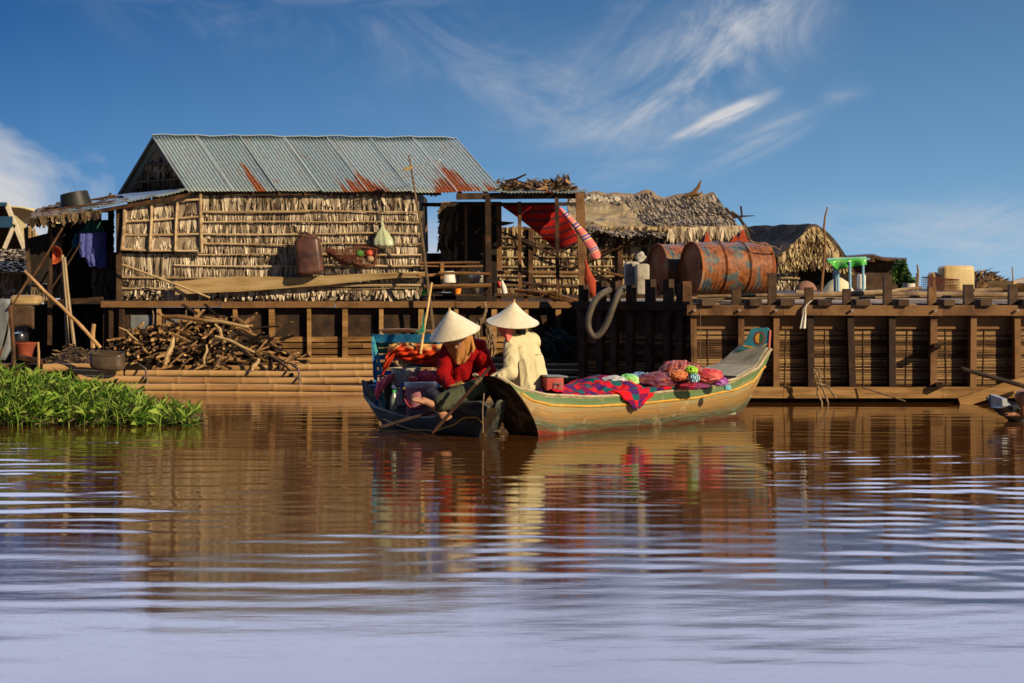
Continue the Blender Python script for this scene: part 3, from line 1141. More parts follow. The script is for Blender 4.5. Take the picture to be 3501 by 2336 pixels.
# left porch ---------------------------------------------
b = MB()
b.box((xp(205, 25.4), 25.4, zy(1160, 25.4)), (xp(345, 25.4), 25.44, zy(720, 25.4)))
b.box((xp(369, 25.4), 25.4, zy(1160, 25.4)), (xp(386, 25.4), 25.44, zy(720, 25.4)))
b.box((xp(345, 25.4), 25.4, zy(1160, 25.4)), (xp(369, 25.4), 25.44, zy(752, 25.4)))
b.box((xp(345, 25.4), 25.4, zy(727, 25.4)), (xp(369, 25.4), 25.44, zy(716, 25.4)))
b.box((xp(386, 25.4), 25.4, zy(1160, 25.4)), (xp(402, 25.4), 25.44, zy(862, 25.4)))
for k in range(40):
    y = lerp(720, 860, k / 40)
    p = P(386, y, 25.4)
    b.add([p + V(0, 0, .04), p + V(0, 0, -.04), p + V(rnd(.0, .03), 0, 0)], [(0, 1, 2)])
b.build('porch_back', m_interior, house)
for (xa, xb, yt, yb, Y) in ((318, 400, 868, 1018, 24.2), (168, 212, 770, 1020, 24.6), (112, 168, 975, 1035, 24.4)):
    b = MB()
    b.box((xp(xa, Y), Y, zy(yb, Y)), (xp(xb, Y), Y + .02, zy(yt, Y)), 1)
    nr = max(1, int((yb - yt) / 42))
    rw = [zy(lerp(yt, yb, i / nr), Y) for i in range(nr)]
    hang_rows(b, xp(xa, Y), xp(xb, Y), Y - .01, rw, zy(yb, Y), w=.03, dens=.014, out=.02)
    for z in rw:
        b.bamboo((xp(xa, Y), Y - .05, z), (xp(xb, Y), Y - .05, z + .01), .011, seg=6)
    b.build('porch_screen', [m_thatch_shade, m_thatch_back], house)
for (x0, y0, x1, y1, Y, w_, m_) in ((407, 716, 409, 1030, 23.45, .07, m_wood_dark), (172, 745, 170, 1180, 23.6, .05, m_wood_dark), (88, 780, 102, 972, 23.4, .045, m_wood_dark), (380, 1045, 380, 1190, 23.3, .05, m_wood_dark), (300, 1045, 300, 1180, 24, .04, m_wood_dark)):
    q = MB()
    q.beam(P(x0, y0, Y), P(x1, y1, Y), w_, w_)
    q.build('porch_post', m_, house)
b = MB()
b.add([P(96, 815, 23.5), P(168, 796, 23.5), P(168, 970, 23.5), P(103, 973, 23.5)] + [P(96, 815, 23.53), P(168, 796, 23.53), P(168, 970, 23.53), P(103, 973, 23.53)], [(0, 1, 2, 3), (7, 6, 5, 4), (0, 4, 5, 1), (2, 6, 7, 3)])
b.build('porch_panel', m_interior, house)
b = MB()
b.beam(P(170, 1035, 23.4), P(352, 1024, 23.4), .06, .07)
b.build('porch_beam', m_wood_brown, house)
b = MB()
b.beam(P(250, 738, 23.4), P(642, 668, 23.3), .05, .05)
b.build('porch_beam', m_wood_brown, house)
b = MB()
b.box((xp(150, 23.6), 23.6, zy(1040, 23.6)), (dx0, 25.4, zy(1028, 23.6)))
b.box((xp(95, 25.0), 25.0, 0), (dx0 + .1, 25.03, zy(1040, 25)))  # upright dark sheet added to fill the shade under the porch
b.build('porch_floor_shade_fill', m_interior, house)
# ================================================================ things on and round the tin-roofed house
def rbox(mb, c, sx, sy, sz, r=.03, seg=6, X=None, Z=None, mi=0, top=1.0):
    """rounded box: stacked rounded rectangles"""
    c = Vector(c)
    X = X or V(1, 0, 0); Z = Z or V(0, 0, 1)
    Yv = Z.cross(X).normalized()
    levels = []
    for k in range(seg + 1):
        t = k / seg * pi / 2
        levels.append((-sz / 2 + r * (1 - cos(t)) if False else -sz / 2 + r * (1 - cos(t)), r * (1 - sin(t))))
    prof = [(-sz / 2 + r * (1 - cos(pi / 2 * k / seg)), r * (1 - sin(pi / 2 * k / seg))) for k in range(seg + 1)]
    prof += [(-z, i) for z, i in prof[::-1]]
    vs = []
    ns = 24
    for z, ins in prof:
        kk = lerp(1, top, (z + sz / 2) / sz)
        hx, hy = (sx / 2 - ins) * kk, (sy / 2 - ins) * kk
        rr = min(r * 1.2, hx, hy)
        for q in range(ns):
            t = 2 * pi * q / ns
            px = (hx - rr) * (1 if cos(t) > 0 else -1) + rr * cos(t)
            py = (hy - rr) * (1 if sin(t) > 0 else -1) + rr * sin(t)
            vs.append(c + X * px + Yv * py + Z * z)
    fs = []
    n = len(prof)
    for i in range(n - 1):
        for q in range(ns):
            q2 = (q + 1) % ns
            fs.append((i * ns + q, i * ns + q2, (i + 1) * ns + q2, (i + 1) * ns + q))
    fs.append(tuple(range(ns))[::-1]); fs.append(tuple(range((n - 1) * ns, n * ns)))
    mb.add(vs, fs, mi)


# brown jerrycan hung on the wall
m_can = mat('dirty brown plastic', ((.025, .012, .009), (.085, .036, .025), (.15, .07, .05)), 5, rough=.38, bstr=.15, spec=.5)
jy = WY - .30
tj = thing('jerrycan', P(1056, 943, jy), 'large dirty brown jerrycan hanging on the pale leaf wall', 'jerrycan')
b = MB()
Zt = V(-.10, 0, 1).normalized(); Xt = V(1, 0, .10).normalized()
rbox(b, P(1056, 876, jy), .36, .26, .50, .06, X=Xt, Z=Zt, top=.93)
b.build('body', m_can, tj, True)
b = MB()
rbox(b, P(1053, 812, jy), .20, .13, .07, .02, X=Xt, Z=Zt)
b.tube([P(1025, 818, jy), P(1022, 800, jy), P(1046, 796, jy), P(1066, 808, jy)], .018, 8)
b.build('handle', m_can, tj, True)
b = MB()
b.lathe([(.0, -.02), (.035, -.02), (.037, .01), (.03, .02), (0, .02)], Matrix.Translation(P(1078, 800, jy)), 14)
b.build('cap', m_can, tj, True)
b = MB()
b.tube([P(1056, 802, jy), P(1058, 770, WY - .05)], .004, 5)
b.build('hanging_cord', m_rope, tj)

# translucent plastic bag
m_bag = mat('thin green-white plastic film', ((.42, .50, .30), (.58, .62, .44)), 4, rough=.35, bstr=.15, Transmission__Weight=.12)
by = WY - .16


def bagf(u, v):
    t = 2 * pi * u
    prof = interp([(0, .007), (.14, .010), (.24, .022), (.30, .012), (.38, .032), (.55, .082), (.75, .128), (.90, .135), (1, .04)], v)
    fold = 1 + .16 * sin(5 * t + 2 * v) * (1 - v) ** .5 + .07 * sin(9 * t)
    off = .10 * v * v
    return P(1306, 742, by) + V(prof * fold * cos(t) + off * .35, prof * fold * .7 * sin(t), -v * .42)


b = MB(); b.grid(bagf, 40, 30)
bg_ = tag(b.build('plastic_bag', m_bag, None, 'all', origin=P(1306, 735, by)), 'tied pale green plastic bag hanging high on the leaf wall', 'bag')

# net basket with vegetables
m_net = mat('rusty brown net', ((.07, .025, .015), (.22, .07, .04)), 20, rough=.8, bstr=.4)
ny = WY - .22
tn = thing('net_basket', P(1250, 915, ny), 'rust-coloured net basket holding vegetables, hung beside the jerrycan', 'basket')
b = MB()
for k in range(30):
    t = k / 29
    pts = []
    for q in range(13):
        a = q / 12
        x = lerp(1118, 1290, a)
        topy = lerp(845, 850, a) + 8 * sin(a * 7)
        boty = interp([(0, 870), (.3, 905), (.7, 914), (1, 905)], a)
        pts.append(P(x, lerp(topy, boty, t), ny - .10 * sin(pi * t) * sin(pi * min(1, a * 1.2 + .1)) + rnd(-.008, .008)))
    b.tube(pts, .0022, 4, caps=False)
for q in range(64):
    a = q / 63
    x = lerp(1118, 1290, a)
    boty = interp([(0, 870), (.3, 905), (.7, 914), (1, 905)], a)
    pts = []
    for k in range(6):
        t = k / 5
        pts.append(P(x + rnd(-5, 5), lerp(845 + 8 * sin(a * 7), boty, t), ny - .10 * sin(pi * t) * sin(pi * min(1, a * 1.2 + .1))))
    b.tube(pts, .0022, 4, caps=False)
b.tube([P(1205, 850, ny), P(1248, 795, WY - .05), P(1255, 848, ny)], .003, 4)
b.build('net', m_net, tn)
b = MB()
b.tube([P(1180, 868, ny), P(1215, 902, ny - .05), P(1280, 910, ny - .05), P(1288, 850, ny)], .013, 6)
b.tube([P(1196, 850, ny - .02), P(1240, 846, ny - .03), P(1292, 852, ny)], .009, 6)
b.build('rim', m_net, tn)
for (x, y, r, m_, nm, lb) in ((1228, 868, .06, mat('leafy green', ((.03, .10, .02), (.10, .26, .05)), 30, rough=.6, bstr=.8), 'vegetable', 'green leafy vegetable inside the net basket'),
                              (1262, 866, .052, mat('tomato red', ((.45, .06, .03), (.62, .12, .06)), 4, rough=.3, bstr=0), 'fruit', 'round red fruit inside the net basket'),
                              (1265, 886, .05, mat('tan root', ((.30, .18, .09), (.5, .33, .19)), 8, rough=.7), 'root_vegetable', 'tan root lying under the red fruit in the net basket')):
    q = MB(); ellipsoid(q, P(x, y, ny - .02), r, r * .8, r * .85)
    vv = []
    for p in q.v:
        p = Vector(p)
        c = P(x, y, ny - .02)
        d = (p - c)
        vv.append(c + d * (1 + .25 * noise.noise(p * 22)))
    q.v = vv
    tag(q.build(nm, m_, None, True), lb, 'vegetable' if nm != 'fruit' else 'fruit')

# long plank and sticks leaning on the wall
b = MB()
pa, pb = P(600, 985, WY - .18), P(1462, 936, WY - .14)


def pk(u, v):
    hw = interp([(0, .085), (.25, .10), (.5, .065), (1, .02)], u)
    c = pa.lerp(pb, u)
    return c + V(0, -.0 - .03 * v, (v - .5) * 2 * hw + .01 * sin(u * 9))


b.grid(pk, 40, 4, thick=-.03)
tag(b.build('plank', m_plank_pale, None, True), 'very long tapering plank lying along the foot of the leaf wall', 'plank')
b = MB(); b.bamboo(P(418, 905, WY - .25), P(718, 1018, WY - .30), .017, node=.22, seg=7, taper=.8)
tag(b.build('bamboo_stick', m_batten, None, True), 'pale straight bamboo stick slanting down below the shutter', 'stick')

# antenna on a bamboo mast
ay = 23.0
ta = thing('television_antenna', P(1490, 1140, ay), 'tall thin bamboo mast with a wire antenna rising in front of the zinc roof', 'antenna')
b = MB()
b.bamboo(P(1487, 1140, ay), P(1399, 530, ay), .024, node=.35, seg=7, taper=.45, wob=.014)
b.build('mast', m_bamboo_grey, ta, True)
b = MB()
b.beam(P(1383, 580, ay), P(1411, 572, ay), .05, .04)
b.build('junction_block', m_plank_pale, ta)
b = MB()
b.tube([P(1290, 608, ay), P(1502, 548, ay)], .0045, 5)
for i in range(9):
    t = i / 8
    c = P(lerp(1292, 1500, t), lerp(607, 549, t), ay)
    L = lerp(.14, .20, t)
    b.tube([c + V(-.01, -L, -.02 - .12 * L), c + V(.01, L, .02)], .003, 4)
b.tube([P(1325, 618, ay), P(1460, 590, ay)], .003, 4)
b.build('antenna_wire', m_metal, ta)
b = MB()
ellipsoid(b, P(1503, 548, ay), .016, .012, .01)
b.build('end_clip', m_white_plastic, ta, True)

# bunch of dried leaves on the porch roof
b = MB()
for i in range(260):
    x = rnd(1695, 1945)
    Yj = rnd(23.4, 25)
    p = P(x, 652 - rnd(0, 22), Yj)
    a = rnd(0, 6.28)
    L = rnd(.05, .16)
    d = V(cos(a) * L, sin(a) * L, rnd(-.05, .06))
    s_ = V(-sin(a), cos(a), rnd(-.6, .6)) * rnd(.012, .05)
    b.add([p - s_, p + s_, p + d + s_ * .6 + V(0, 0, rnd(0, .03)), p + d - s_ * .6, p + d * 1.6 - V(0, 0, rnd(-.03, .03))], [(0, 1, 2, 3), (3, 2, 4)])
for (x, y, h, w_) in ((1755, 620, 22, 26), (1838, 628, 30, 34), (1880, 622, 26, 30), (1925, 612, 48, 30), (1790, 632, 18, 40), (1945, 640, 16, 40)):
    for k in range(26):
        p = P(x + rnd(-w_, w_), y + rnd(0, 26), rnd(23.6, 24.2))
        a = rnd(-.9, .9)
        q2 = P(x + rnd(-w_, w_) * .6 + a * 20, y - rnd(0, h) * .5, 23.9)
        sd = V(rnd(-.04, .04), rnd(-.03, .03), .02)
        b.add([p - sd, p + sd, q2], [(0, 1, 2)])
leafm = mat('dry brown leaves', ((.05, .03, .015), (.16, .09, .04), (.30, .18, .08)), 12, rough=.85, bstr=.3, island=.8)
o = tag(b.build('dried_leaves', leafm), 'ragged heap of dried brown leaves on the flat porch roof', 'leaves')
o['kind'] = 'stuff'
b = MB(); b.tube([P(1728, 622, 23.7), P(1765, 612, 23.7), P(1799, 596, 23.7)], [.022, .018, .012], 6)
tag(b.build('branch', m_wood_brown, None, True), 'bare branch sticking up from the dried leaves on the porch roof', 'branch')

# red striped blanket on the porch
m_stripe = plaid('red and navy striped blanket', (.62, .035, .02), (.02, .02, .06), bands=[(0, (.60, .030, .018)), (.30, (.48, .02, .02)), (.42, (.62, .06, .03)), (.58, (.03, .025, .07)), (.66, (.38, .05, .05)), (.72, (.03, .025, .07)), (.82, (.55, .10, .03)), (.88, (.60, .030, .018))], period=(.17, .13))
n = NT('striped blanket')
sp = n.n('ShaderNodeSeparateXYZ')
n.l(n.n('ShaderNodeAttribute', _attribute_name='st').outputs['Vector'], sp.inputs[0])
fr = n.math('FRACT', n.math('DIVIDE', sp.outputs[1], .155))
c1 = n.ramp(fr, [(0, (.60, .028, .016)), (.52, (.55, .10, .03)), (.56, (.025, .02, .06)), (.68, (.40, .05, .04)), (.76, (.025, .02, .06)), (.88, (.55, .08, .02)), (.92, (.60, .028, .016))], 'CONSTANT')
fr2 = n.math('FRACT', n.math('DIVIDE', sp.outputs[0], .12))
c2 = n.mix(n.ramp(fr2, [(0, 0.), (.5, .45)], 'CONSTANT'), c1, (.30, .012, .015))
m_stripe = n.out(c2, .9, 0, n.noise(n.coords((1, 1, 1)), 50, 3), .2, .002, .1)
q0, q1, q2_, q3 = P(1716, 706, 23.9), P(1908, 700, 23.7), P(1985, 825, 23.55), P(1905, 858, 23.75)


def blk(u, v):
    # u across, v down towards the lower right
    top = q0.lerp(q1, u)
    bot = P(1762, 768, 23.9).lerp(P(1990, 812, 23.5), u) if False else q3.lerp(q2_, u)
    p = top.lerp(bot, v)
    side = V(-.22, 0, -.06) * (1 - u) * sin(pi * v) * .6
    sag = V(0, -.05 * sin(v * 7 + u * 3), -.10 * sin(pi * u) * sin(pi * v) * .5)
    return p + side * -.2 + sag


b = MB(); b.grid(blk, 40, 44, thick=.006, us=.85, vs_=.9)
tag(b.build('striped_blanket', m_stripe, None, 'all'), 'red blanket with navy stripes slung across the porch', 'blanket')
m_pinks = mat('x', ((.5, .1, .1), (.6, .2, .2)))
n = NT('faded pink striped cloth')
sp = n.n('ShaderNodeSeparateXYZ')
n.l(n.n('ShaderNodeAttribute', _attribute_name='st').outputs['Vector'], sp.inputs[0])
fr = n.math('FRACT', n.math('DIVIDE', sp.outputs[1], .21))
c1 = n.ramp(fr, [(0, (.78, .20, .20)), (.40, (.80, .36, .16)), (.50, (.14, .12, .34)), (.62, (.72, .34, .34)), (.70, (.14, .12, .34)), (.80, (.82, .45, .20)), (.88, (.78, .20, .20))], 'CONSTANT')
m_pinks = n.out(c1, .9, 0, n.noise(n.coords((1, 1, 1)), 50, 3), .2, .002, .1)


def pks(u, v):
    cx = interp([(0, 1914), (.25, 1950), (.5, 1990), (.75, 2025), (1, 2042)], v)
    cy = interp([(0, 712), (.25, 752), (.5, 796), (.75, 845), (1, 885)], v)
    a = interp([(0, 0), (.3, 7), (.7, 13), (.92, 13), (1, 6)], v)
    p = P(cx + (u - .5) * 2 * a, cy - (u - .5) * a * .9, 22.9)
    return p + V(0, -.02 * sin(pi * u) + .01 * sin(v * 14), 0)


b = MB(); b.grid(pks, 10, 44, thick=.02, us=.2, vs_=.95)
tag(b.build('striped_cloth', m_pinks, None, 'all'), 'narrow faded pink cloth with blue stripes hanging by the porch corner post', 'cloth')


def redc(u, v):
    w_ = interp([(0, .012), (.15, .02), (.6, .075), (.85, .08), (1, .03)], v)
    c = P(interp([(0, 2001), (.5, 2015), (1, 2030)], v), interp([(0, 888), (.5, 950), (1, 1015)], v), 22.7)
    t = 2 * pi * u
    return c + V(cos(t) * w_, sin(t) * w_ * .5 * (1 + .2 * sin(3 * t)), 0)


b = MB(); b.grid(redc, 20, 20)
m_brick = mat('brick red cloth', ((.26, .035, .015), (.42, .07, .028)), 6, rough=.85, bstr=.3)
tag(b.build('hanging_cloth', m_brick, None, 'all'), 'long brick red cloth hanging behind the porch corner post', 'cloth')


# porch crockery --------------------------------------------------------
def vessel(name, px, py, Y, prof, m_, label, cat, tilt=0, seg=24, group=None):
    b = MB()
    M = Matrix.Translation(P(px, py, Y)) @ Matrix.Rotation(tilt, 4, 'Y')
    b.lathe(prof, M, seg)
    return tag(b.build(name, m_, None, True, origin=P(px, py, Y)), label, cat, group)


sy_ = zy(1022, 24) + .09
b = MB()
b.box((xp(1450, 23.8), 23.8, zy(1012, 23.8)), (xp(1700, 23.8), 25.0, zy(1006, 23.8)))
b.box((xp(1470, 24), 24, zy(1033, 24)), (xp(1480, 24), 24.05, zy(1012, 24)))
b.box((xp(1660, 24), 24, zy(1033, 24)), (xp(1672, 24), 24.05, zy(1012, 24)))
shelf = tag(b.build('low_shelf', m_wood_dark), 'low dark board shelf carrying the pots on the porch', 'shelf')
# raised board the upper row of pots stands on
b = MB()
b.box((xp(1510, 24.2), 24.2, zy(973, 24.2)), (xp(1690, 24.2), 24.7, zy(968, 24.2)))
for x in (1514, 1684):
    b.box((xp(x, 24.3), 24.3, zy(1005, 24.3)), (xp(x + 6, 24.3), 24.35, zy(973, 24.3)))
tag(b.build('upper_shelf', m_wood_dark), 'upper board shelf behind the porch rail', 'shelf')
vessel('bucket', 1534, 967, 24.4, [(0, 0), (.11, 0), (.115, .01), (.085, .155), (.08, .16), (0, .16)], m_white_plastic, 'upturned cream bucket behind the porch rail', 'bucket')
vessel('cooking_pot', 1636, 967, 24.4, [(0, 0), (.10, 0), (.12, .02), (.125, .07), (.145, .075), (.145, .085), (.10, .12), (.03, .145), (.03, .16), (0, .165)], m_metal, 'round silver cooking pot with a lid behind the porch rail', 'pot')
vessel('bowl', 1634, 1005, 24.1, [(0, 0), (.06, 0), (.10, .05), (.12, .09), (.115, .09), (.05, .012), (0, .01)], m_metal, 'shiny metal bowl on the lower porch shelf', 'bowl')
vessel('cup', 1564, 1006, 24.0, [(0, 0), (.042, 0), (.055, .095), (.05, .095), (.038, .01), (0, .01)], m_orange_plastic, 'orange plastic cup on the lower porch shelf', 'cup')
vessel('basin', 1450, 1008, 23.95, [(0, 0), (.05, 0), (.075, .05), (.07, .05), (.045, .008), (0, .008)], m_green_plastic, 'small bright green basin at the left end of the porch shelf', 'basin')
vessel('plate', 1518, 1006, 24.1, [(0, 0), (.06, 0), (.13, .022), (.128, .026), (.06, .008), (0, .008)], mat('pale blue enamel', ((.30, .42, .60),), rough=.3, bstr=0), 'flat pale blue plate on the lower porch shelf', 'plate')
vessel('bottle', 1727, 1004, 23.6, [(0, 0), (.035, 0), (.037, .10), (.02, .14), (.016, .18), (0, .18)], m_white_plastic, 'white bottle leaning beside the red bottle on the porch', 'bottle', tilt=-.25)
vessel('bottle', 1707, 985, 23.7, [(0, 0), (.035, 0), (.04, .06), (.025, .09), (0, .09)], m_red_plastic, 'squat red bottle beside the porch post', 'bottle')
b = MB()
b.box((xp(1690, 23.6), 23.55, zy(1012, 23.6)), (xp(1900, 23.6), 24.0, zy(1004, 23.6)))
for x in (1700, 1790, 1890):
    b.box((xp(x, 23.6), 23.6, zy(1034, 23.6)), (xp(x + 14, 23.6), 23.64, zy(1012, 23.6)))
tag(b.build('low_bench', m_wood_brown), 'low wooden bench along the right half of the porch', 'bench')
for i, (x0, y0, x1, y1, r) in enumerate(((1870, 1000, 1990, 1034, .035), (1860, 1012, 1970, 1036, .03), (1760, 995, 1850, 1000, .03), (1800, 1002, 1905, 996, .025))):
    b = MB(); b.bamboo(P(x0, y0, 23.35), P(x1, y1, 23.2), r, seg=7)
    tag(b.build('bamboo_offcut', m_bamboo, None, True), ('thick bamboo offcut sloping down at the foot of the porch corner post', 'second bamboo offcut just under the sloping one by the corner post', 'short bamboo offcut lying at the middle of the porch', 'bamboo offcut lying left of the sloping pair on the porch')[i], 'bamboo')
b = MB()
vs = []
b.lathe([(0, -.01), (.05, 0), (.17, .035), (.19, .05), (.17, .04), (.05, .01), (0, 0)], Matrix.Translation(P(1712, 771, 24.2)) @ Matrix.Rotation(.05, 4, 'Y'), 24)
tag(b.build('round_tray', m_black_plastic, None, True), 'dark round tray hanging between the porch posts', 'tray')
# hanging rope coils below the deck beam
b = MB()
for i in range(11):
    c = P(1652 + rnd(-7, 7), 1090, 23.1)
    L = rnd(.30, .66); w_ = rnd(.05, .10)
    pts = []
    for k in range(17):
        t = 2 * pi * k / 16
        pts.append(c + V(sin(t) * w_ * (1 + .3 * (1 - cos(t))), rnd(-.03, .03), -L * .5 * (1 - cos(t))))
    b.tube(pts, .011, 5)
for i in range(4):
    b.tube([P(1652, 1092 + i * 4, 23.1) + V(-.05, 0, 0), P(1652, 1090 + i * 4, 23.1) + V(.05, -.03, 0), P(1652, 1094 + i * 4, 23.1) + V(-.04, -.03, 0)], .012, 5)
b.tube([P(1656, 1035, 23.15), P(1662, 1060, 23.1), P(1652, 1090, 23.1)], .022, 6)
tag(b.build('rope_coil', m_rope, None, True), 'brown rope coil hanging from the deck beam between the two hats', 'rope')

# green net heap on the raft
b = MB()
for i in range(95):
    c = P(rnd(1868, 1965), rnd(1150, 1228), 22.3 + rnd(-.25, .25))
    top = P(1905 + rnd(-25, 25), 1122 + rnd(0, 20), 22.4)
    m_ = c.lerp(top, .5) + V(rnd(-.1, .1), rnd(-.1, .1), rnd(-.05, .05))
    b.tube([c, m_, top, top + V(rnd(-.1, .1), 0, -rnd(.05, .3)), c + V(rnd(-.12, .12), rnd(-.1, .1), -.02)], rnd(.008, .017), 5)
tag(b.build('fishing_net', m_greennet, None, True), 'tangled dark green fishing net heaped on the raft by the barge', 'net')
b = MB(); b.tube([P(1858, 1138, 22.2), P(1935, 1180, 22.1), P(1990, 1222, 22.0)], .022, 6)
tag(b.build('branch', m_wood_brown, None, True), 'bent branch leaning over the green fishing net', 'branch')

# ================================================================ bamboo raft
raft = thing('bamboo_raft', P(900, 1344, 21.0), 'raft of long tan bamboo poles lashed in layers, floating before the house', 'raft')
RY = 20.3
poles = [(150, 1258, 330, 1258, 21.2, .055), (250, 1274, 420, 1279, 21.0, .045), (265, 1296, 505, 1298, 20.8, .048), (270, 1322, 505, 1326, 20.35, .05),
         (425, 1256, 870, 1260, 21.75, .040), (862, 1259, 1995, 1252, 21.75, .043), (430, 1276, 1010, 1281, 21.25, .042), (1005, 1279, 1995, 1274, 21.25, .044),
         (505, 1300, 1340, 1303, 20.8, .045), (1330, 1302, 1990, 1299, 20.8, .046), (497, 1325, 1260, 1330, 20.3, .045), (1250, 1329, 1985, 1326, 20.3, .045),
         (940, 1236, 1990, 1231, 22.3, .042), (300, 1346, 1320, 1350, 20.22, .03), (1300, 1350, 1985, 1348, 20.22, .03)]
for (x0, y0, x1, y1, Y, r) in poles:
    b = MB(); b.bamboo(P(x0, y0, Y), P(x1, y1, Y + rnd(-.05, .1)), r, node=.34, seg=10, taper=.92)
    b.build('bamboo_pole', m_bamboo, raft, True)
b = MB()
b.box((xp(60, 21.8), 20.35, -.15), (xp(1985, 21.8), 23.2, .02), 0)
b.box((xp(300, 21.8), 21.3, .02), (xp(1985, 21.8), 23.1, zy(1256, 21.7) - .05), 0)
b.build('raft_base', m_wood_dark, raft)
b = MB()
for x in (498, 1020):
    b.tube([P(x - 22, 1248, 21.3), P(x, 1262, 21.0), P(x + 4, 1290, 20.72), P(x + 8, 1345, 20.22)], .014, 6)
b.build('lashing', m_rope, raft, True)
b = MB()
b.box((xp(0, 20.6), 20.6, zy(1330, 20.6)), (xp(52, 20.6), 20.66, zy(1268, 20.6)))
b.box((xp(54, 20.6), 20.58, zy(1330, 20.6)), (xp(112, 20.6), 20.64, zy(1270, 20.6)))
b.box((xp(60, 20.6), 20.55, zy(1283, 20.6)), (xp(155, 20.6), 20.58, zy(1267, 20.6)))
b.build('end_plank', m_wood_tan, raft)
b = MB()
b.beam(P(72, 1222, 21.4), P(150, 1238, 21.3), .12, .05)
b.beam(P(0, 1250, 21.5), P(150, 1252, 21.5), .2, .05)
b.build('cross_plank', m_wood_brown, raft)

# ================================================================ firewood
variants = []
for i in range(16):
    b = MB()
    L = rnd(.35, .62) if i < 8 else rnd(.4, .8)
    n_ = 6
    ang = [2 * pi * k / n_ + rnd(-.3, .3) for k in range(n_)]
    r = rnd(.012, .026)
    rr = [r * rnd(.55, 1.15) for _ in range(n_)]
    bend = V(rnd(-.05, .05), rnd(-.05, .05), 0)
    vs = []
    m_ = 5
    for j in range(m_ + 1):
        t = j / m_
        c = V(0, 0, (t - .5) * L) + bend * (4 * t * (1 - t))
        tw = rnd(-.05, .05) + t * .3
        k_ = 1 if 0 < j < m_ else rnd(.8, 1)
        for a, q in zip(ang, rr):
            w_ = q * k_ * rnd(.9, 1.1)
            vs.append(c + V(cos(a + tw) * w_, sin(a + tw) * w_, (rnd(-.02, .02) if j in (0, m_) else 0)))
    fs = [(j * n_ + k, j * n_ + (k + 1) % n_, (j + 1) * n_ + (k + 1) % n_, (j + 1) * n_ + k) for j in range(m_) for k in range(n_)]
    fs += [tuple(range(n_))[::-1], tuple(range(m_ * n_, (m_ + 1) * n_))]
    b.add(vs, fs)
    b.m[-2:] = [1, 1]
    if i % 3 == 0:
        b.m = [1 if (j_ % 6 in (0, 1)) else m0 for j_, m0 in enumerate(b.m)]
    variants.append(b)
top_px = [(410, 1165), (440, 1135), (500, 1112), (560, 1100), (620, 1088), (700, 1082), (780, 1085), (840, 1100), (880, 1120), (930, 1165), (975, 1215), (1000, 1250)]
protos = {}
nl = 0
for i in range(290):
    x = random.choice((rnd(425, 985), rnd(440, 800)))
    topy = interp(top_px, x)
    v_ = rnd(0, 1) ** .8
    y = lerp(1246, topy + 6, v_)
    Yd = 21.7 + 1.1 * v_ + rnd(-.25, .1)
    p = P(x, y, Yd)
    k = random.randrange(16)
    if x < 800 and rnd(0, 1) < .82:
        d = V(rnd(-.3, .3), -1, rnd(-.2, .2))         # ends towards the water
        k = random.randrange(8)
    else:
        d = V(rnd(.4, 1) * random.choice((-1, 1)), rnd(-.7, .5), rnd(-.55, .45))
    if k not in protos:
        me_o = variants[k].build('log', [m_firewood, m_logend], None, origin=(0, 0, 0))
        protos[k] = me_o
        o = me_o
    else:
        o = protos[k].copy()
        COL.objects.link(o)
    o.rotation_mode = 'QUATERNION'
    o.rotation_quaternion = d.to_track_quat('Z', 'Y') @ Matrix.Rotation(rnd(0, 6), 3, 'Z').to_quaternion()
    o.location = p
    s_ = rnd(.8, 1.25)
    o.scale = (s_, s_, s_)
    tag(o, 'rough split log in the big firewood pile on the raft', 'firewood', 'logs of the firewood pile')
    nl += 1
for (x0, y0, x1, y1, Y, r, lb) in ((592, 1155, 565, 1248, 21.45, .030, 'thick pale branch propped upright against the left of the firewood pile'), (705, 1180, 698, 1246, 21.45, .017, 'slim straight stick propped upright at the middle of the firewood pile'),
                                   (735, 1110, 770, 1172, 21.7, .022, 'forked pale stick lying on the upper right of the firewood pile'), (735, 1150, 870, 1205, 21.55, .020, 'long bent stick lying across the right half of the firewood pile'),
                                   (885, 1228, 860, 1270, 21.3, .024, 'short stake leaning at the right foot of the firewood pile'), (560, 1083, 700, 1096, 22.4, .03, 'long dark log lying along the very top of the firewood pile'), (700, 1096, 850, 1120, 22.3, .024, 'long pale log on the top right of the firewood pile'),
                                   (408, 1122, 470, 1165, 22.0, .016, 'thin curved stick over the left end of the firewood pile')):
    b = MB()
    a_, c_ = P(x0, y0, Y), P(x1, y1, Y - .1)
    b.tube([a_, a_.lerp(c_, .35) + V(.02, 0, .015), a_.lerp(c_, .7) + V(-.01, 0, .01), c_], [r * .8, r, r * .95, r * .7], 7)
    tag(b.build('stick', m_plank_pale if 'dark' not in lb else m_wood_brown, None, True), lb, 'stick')

# ================================================================ left end: scoop, poles, pots
sp_ = thing('scoop', P(365, 1272, 20.9), 'dark oval scoop cut from a can, on a long bamboo pole, lying on the raft', 'scoop')
b = MB()
cxs, cys = 366, 1228


def scoopf(u, v):
    t = 2 * pi * u
    ex = .20; ey = .13
    k = interp([(0, .55), (.12, .9), (.3, 1.0), (.8, 1.0), (.95, .99), (1, .97)], v)
    z = interp([(0, 0), (.12, .015), (.3, .06), (1, .235)], v)
    c, s = cos(t), sin(t)
    px_ = ex * k * (abs(c) ** .55) * (1 if c > 0 else -1)
    py_ = ey * k * (abs(s) ** .55) * (1 if s > 0 else -1)
    zz = z
    if v > .8 and s < 0:      # the near side is cut lower
        zz -= .055 * (-s) * (v - .8) / .2
    return P(367, 1268, 20.75) + V(px_, py_, zz - .05 * px_ * 1.6)


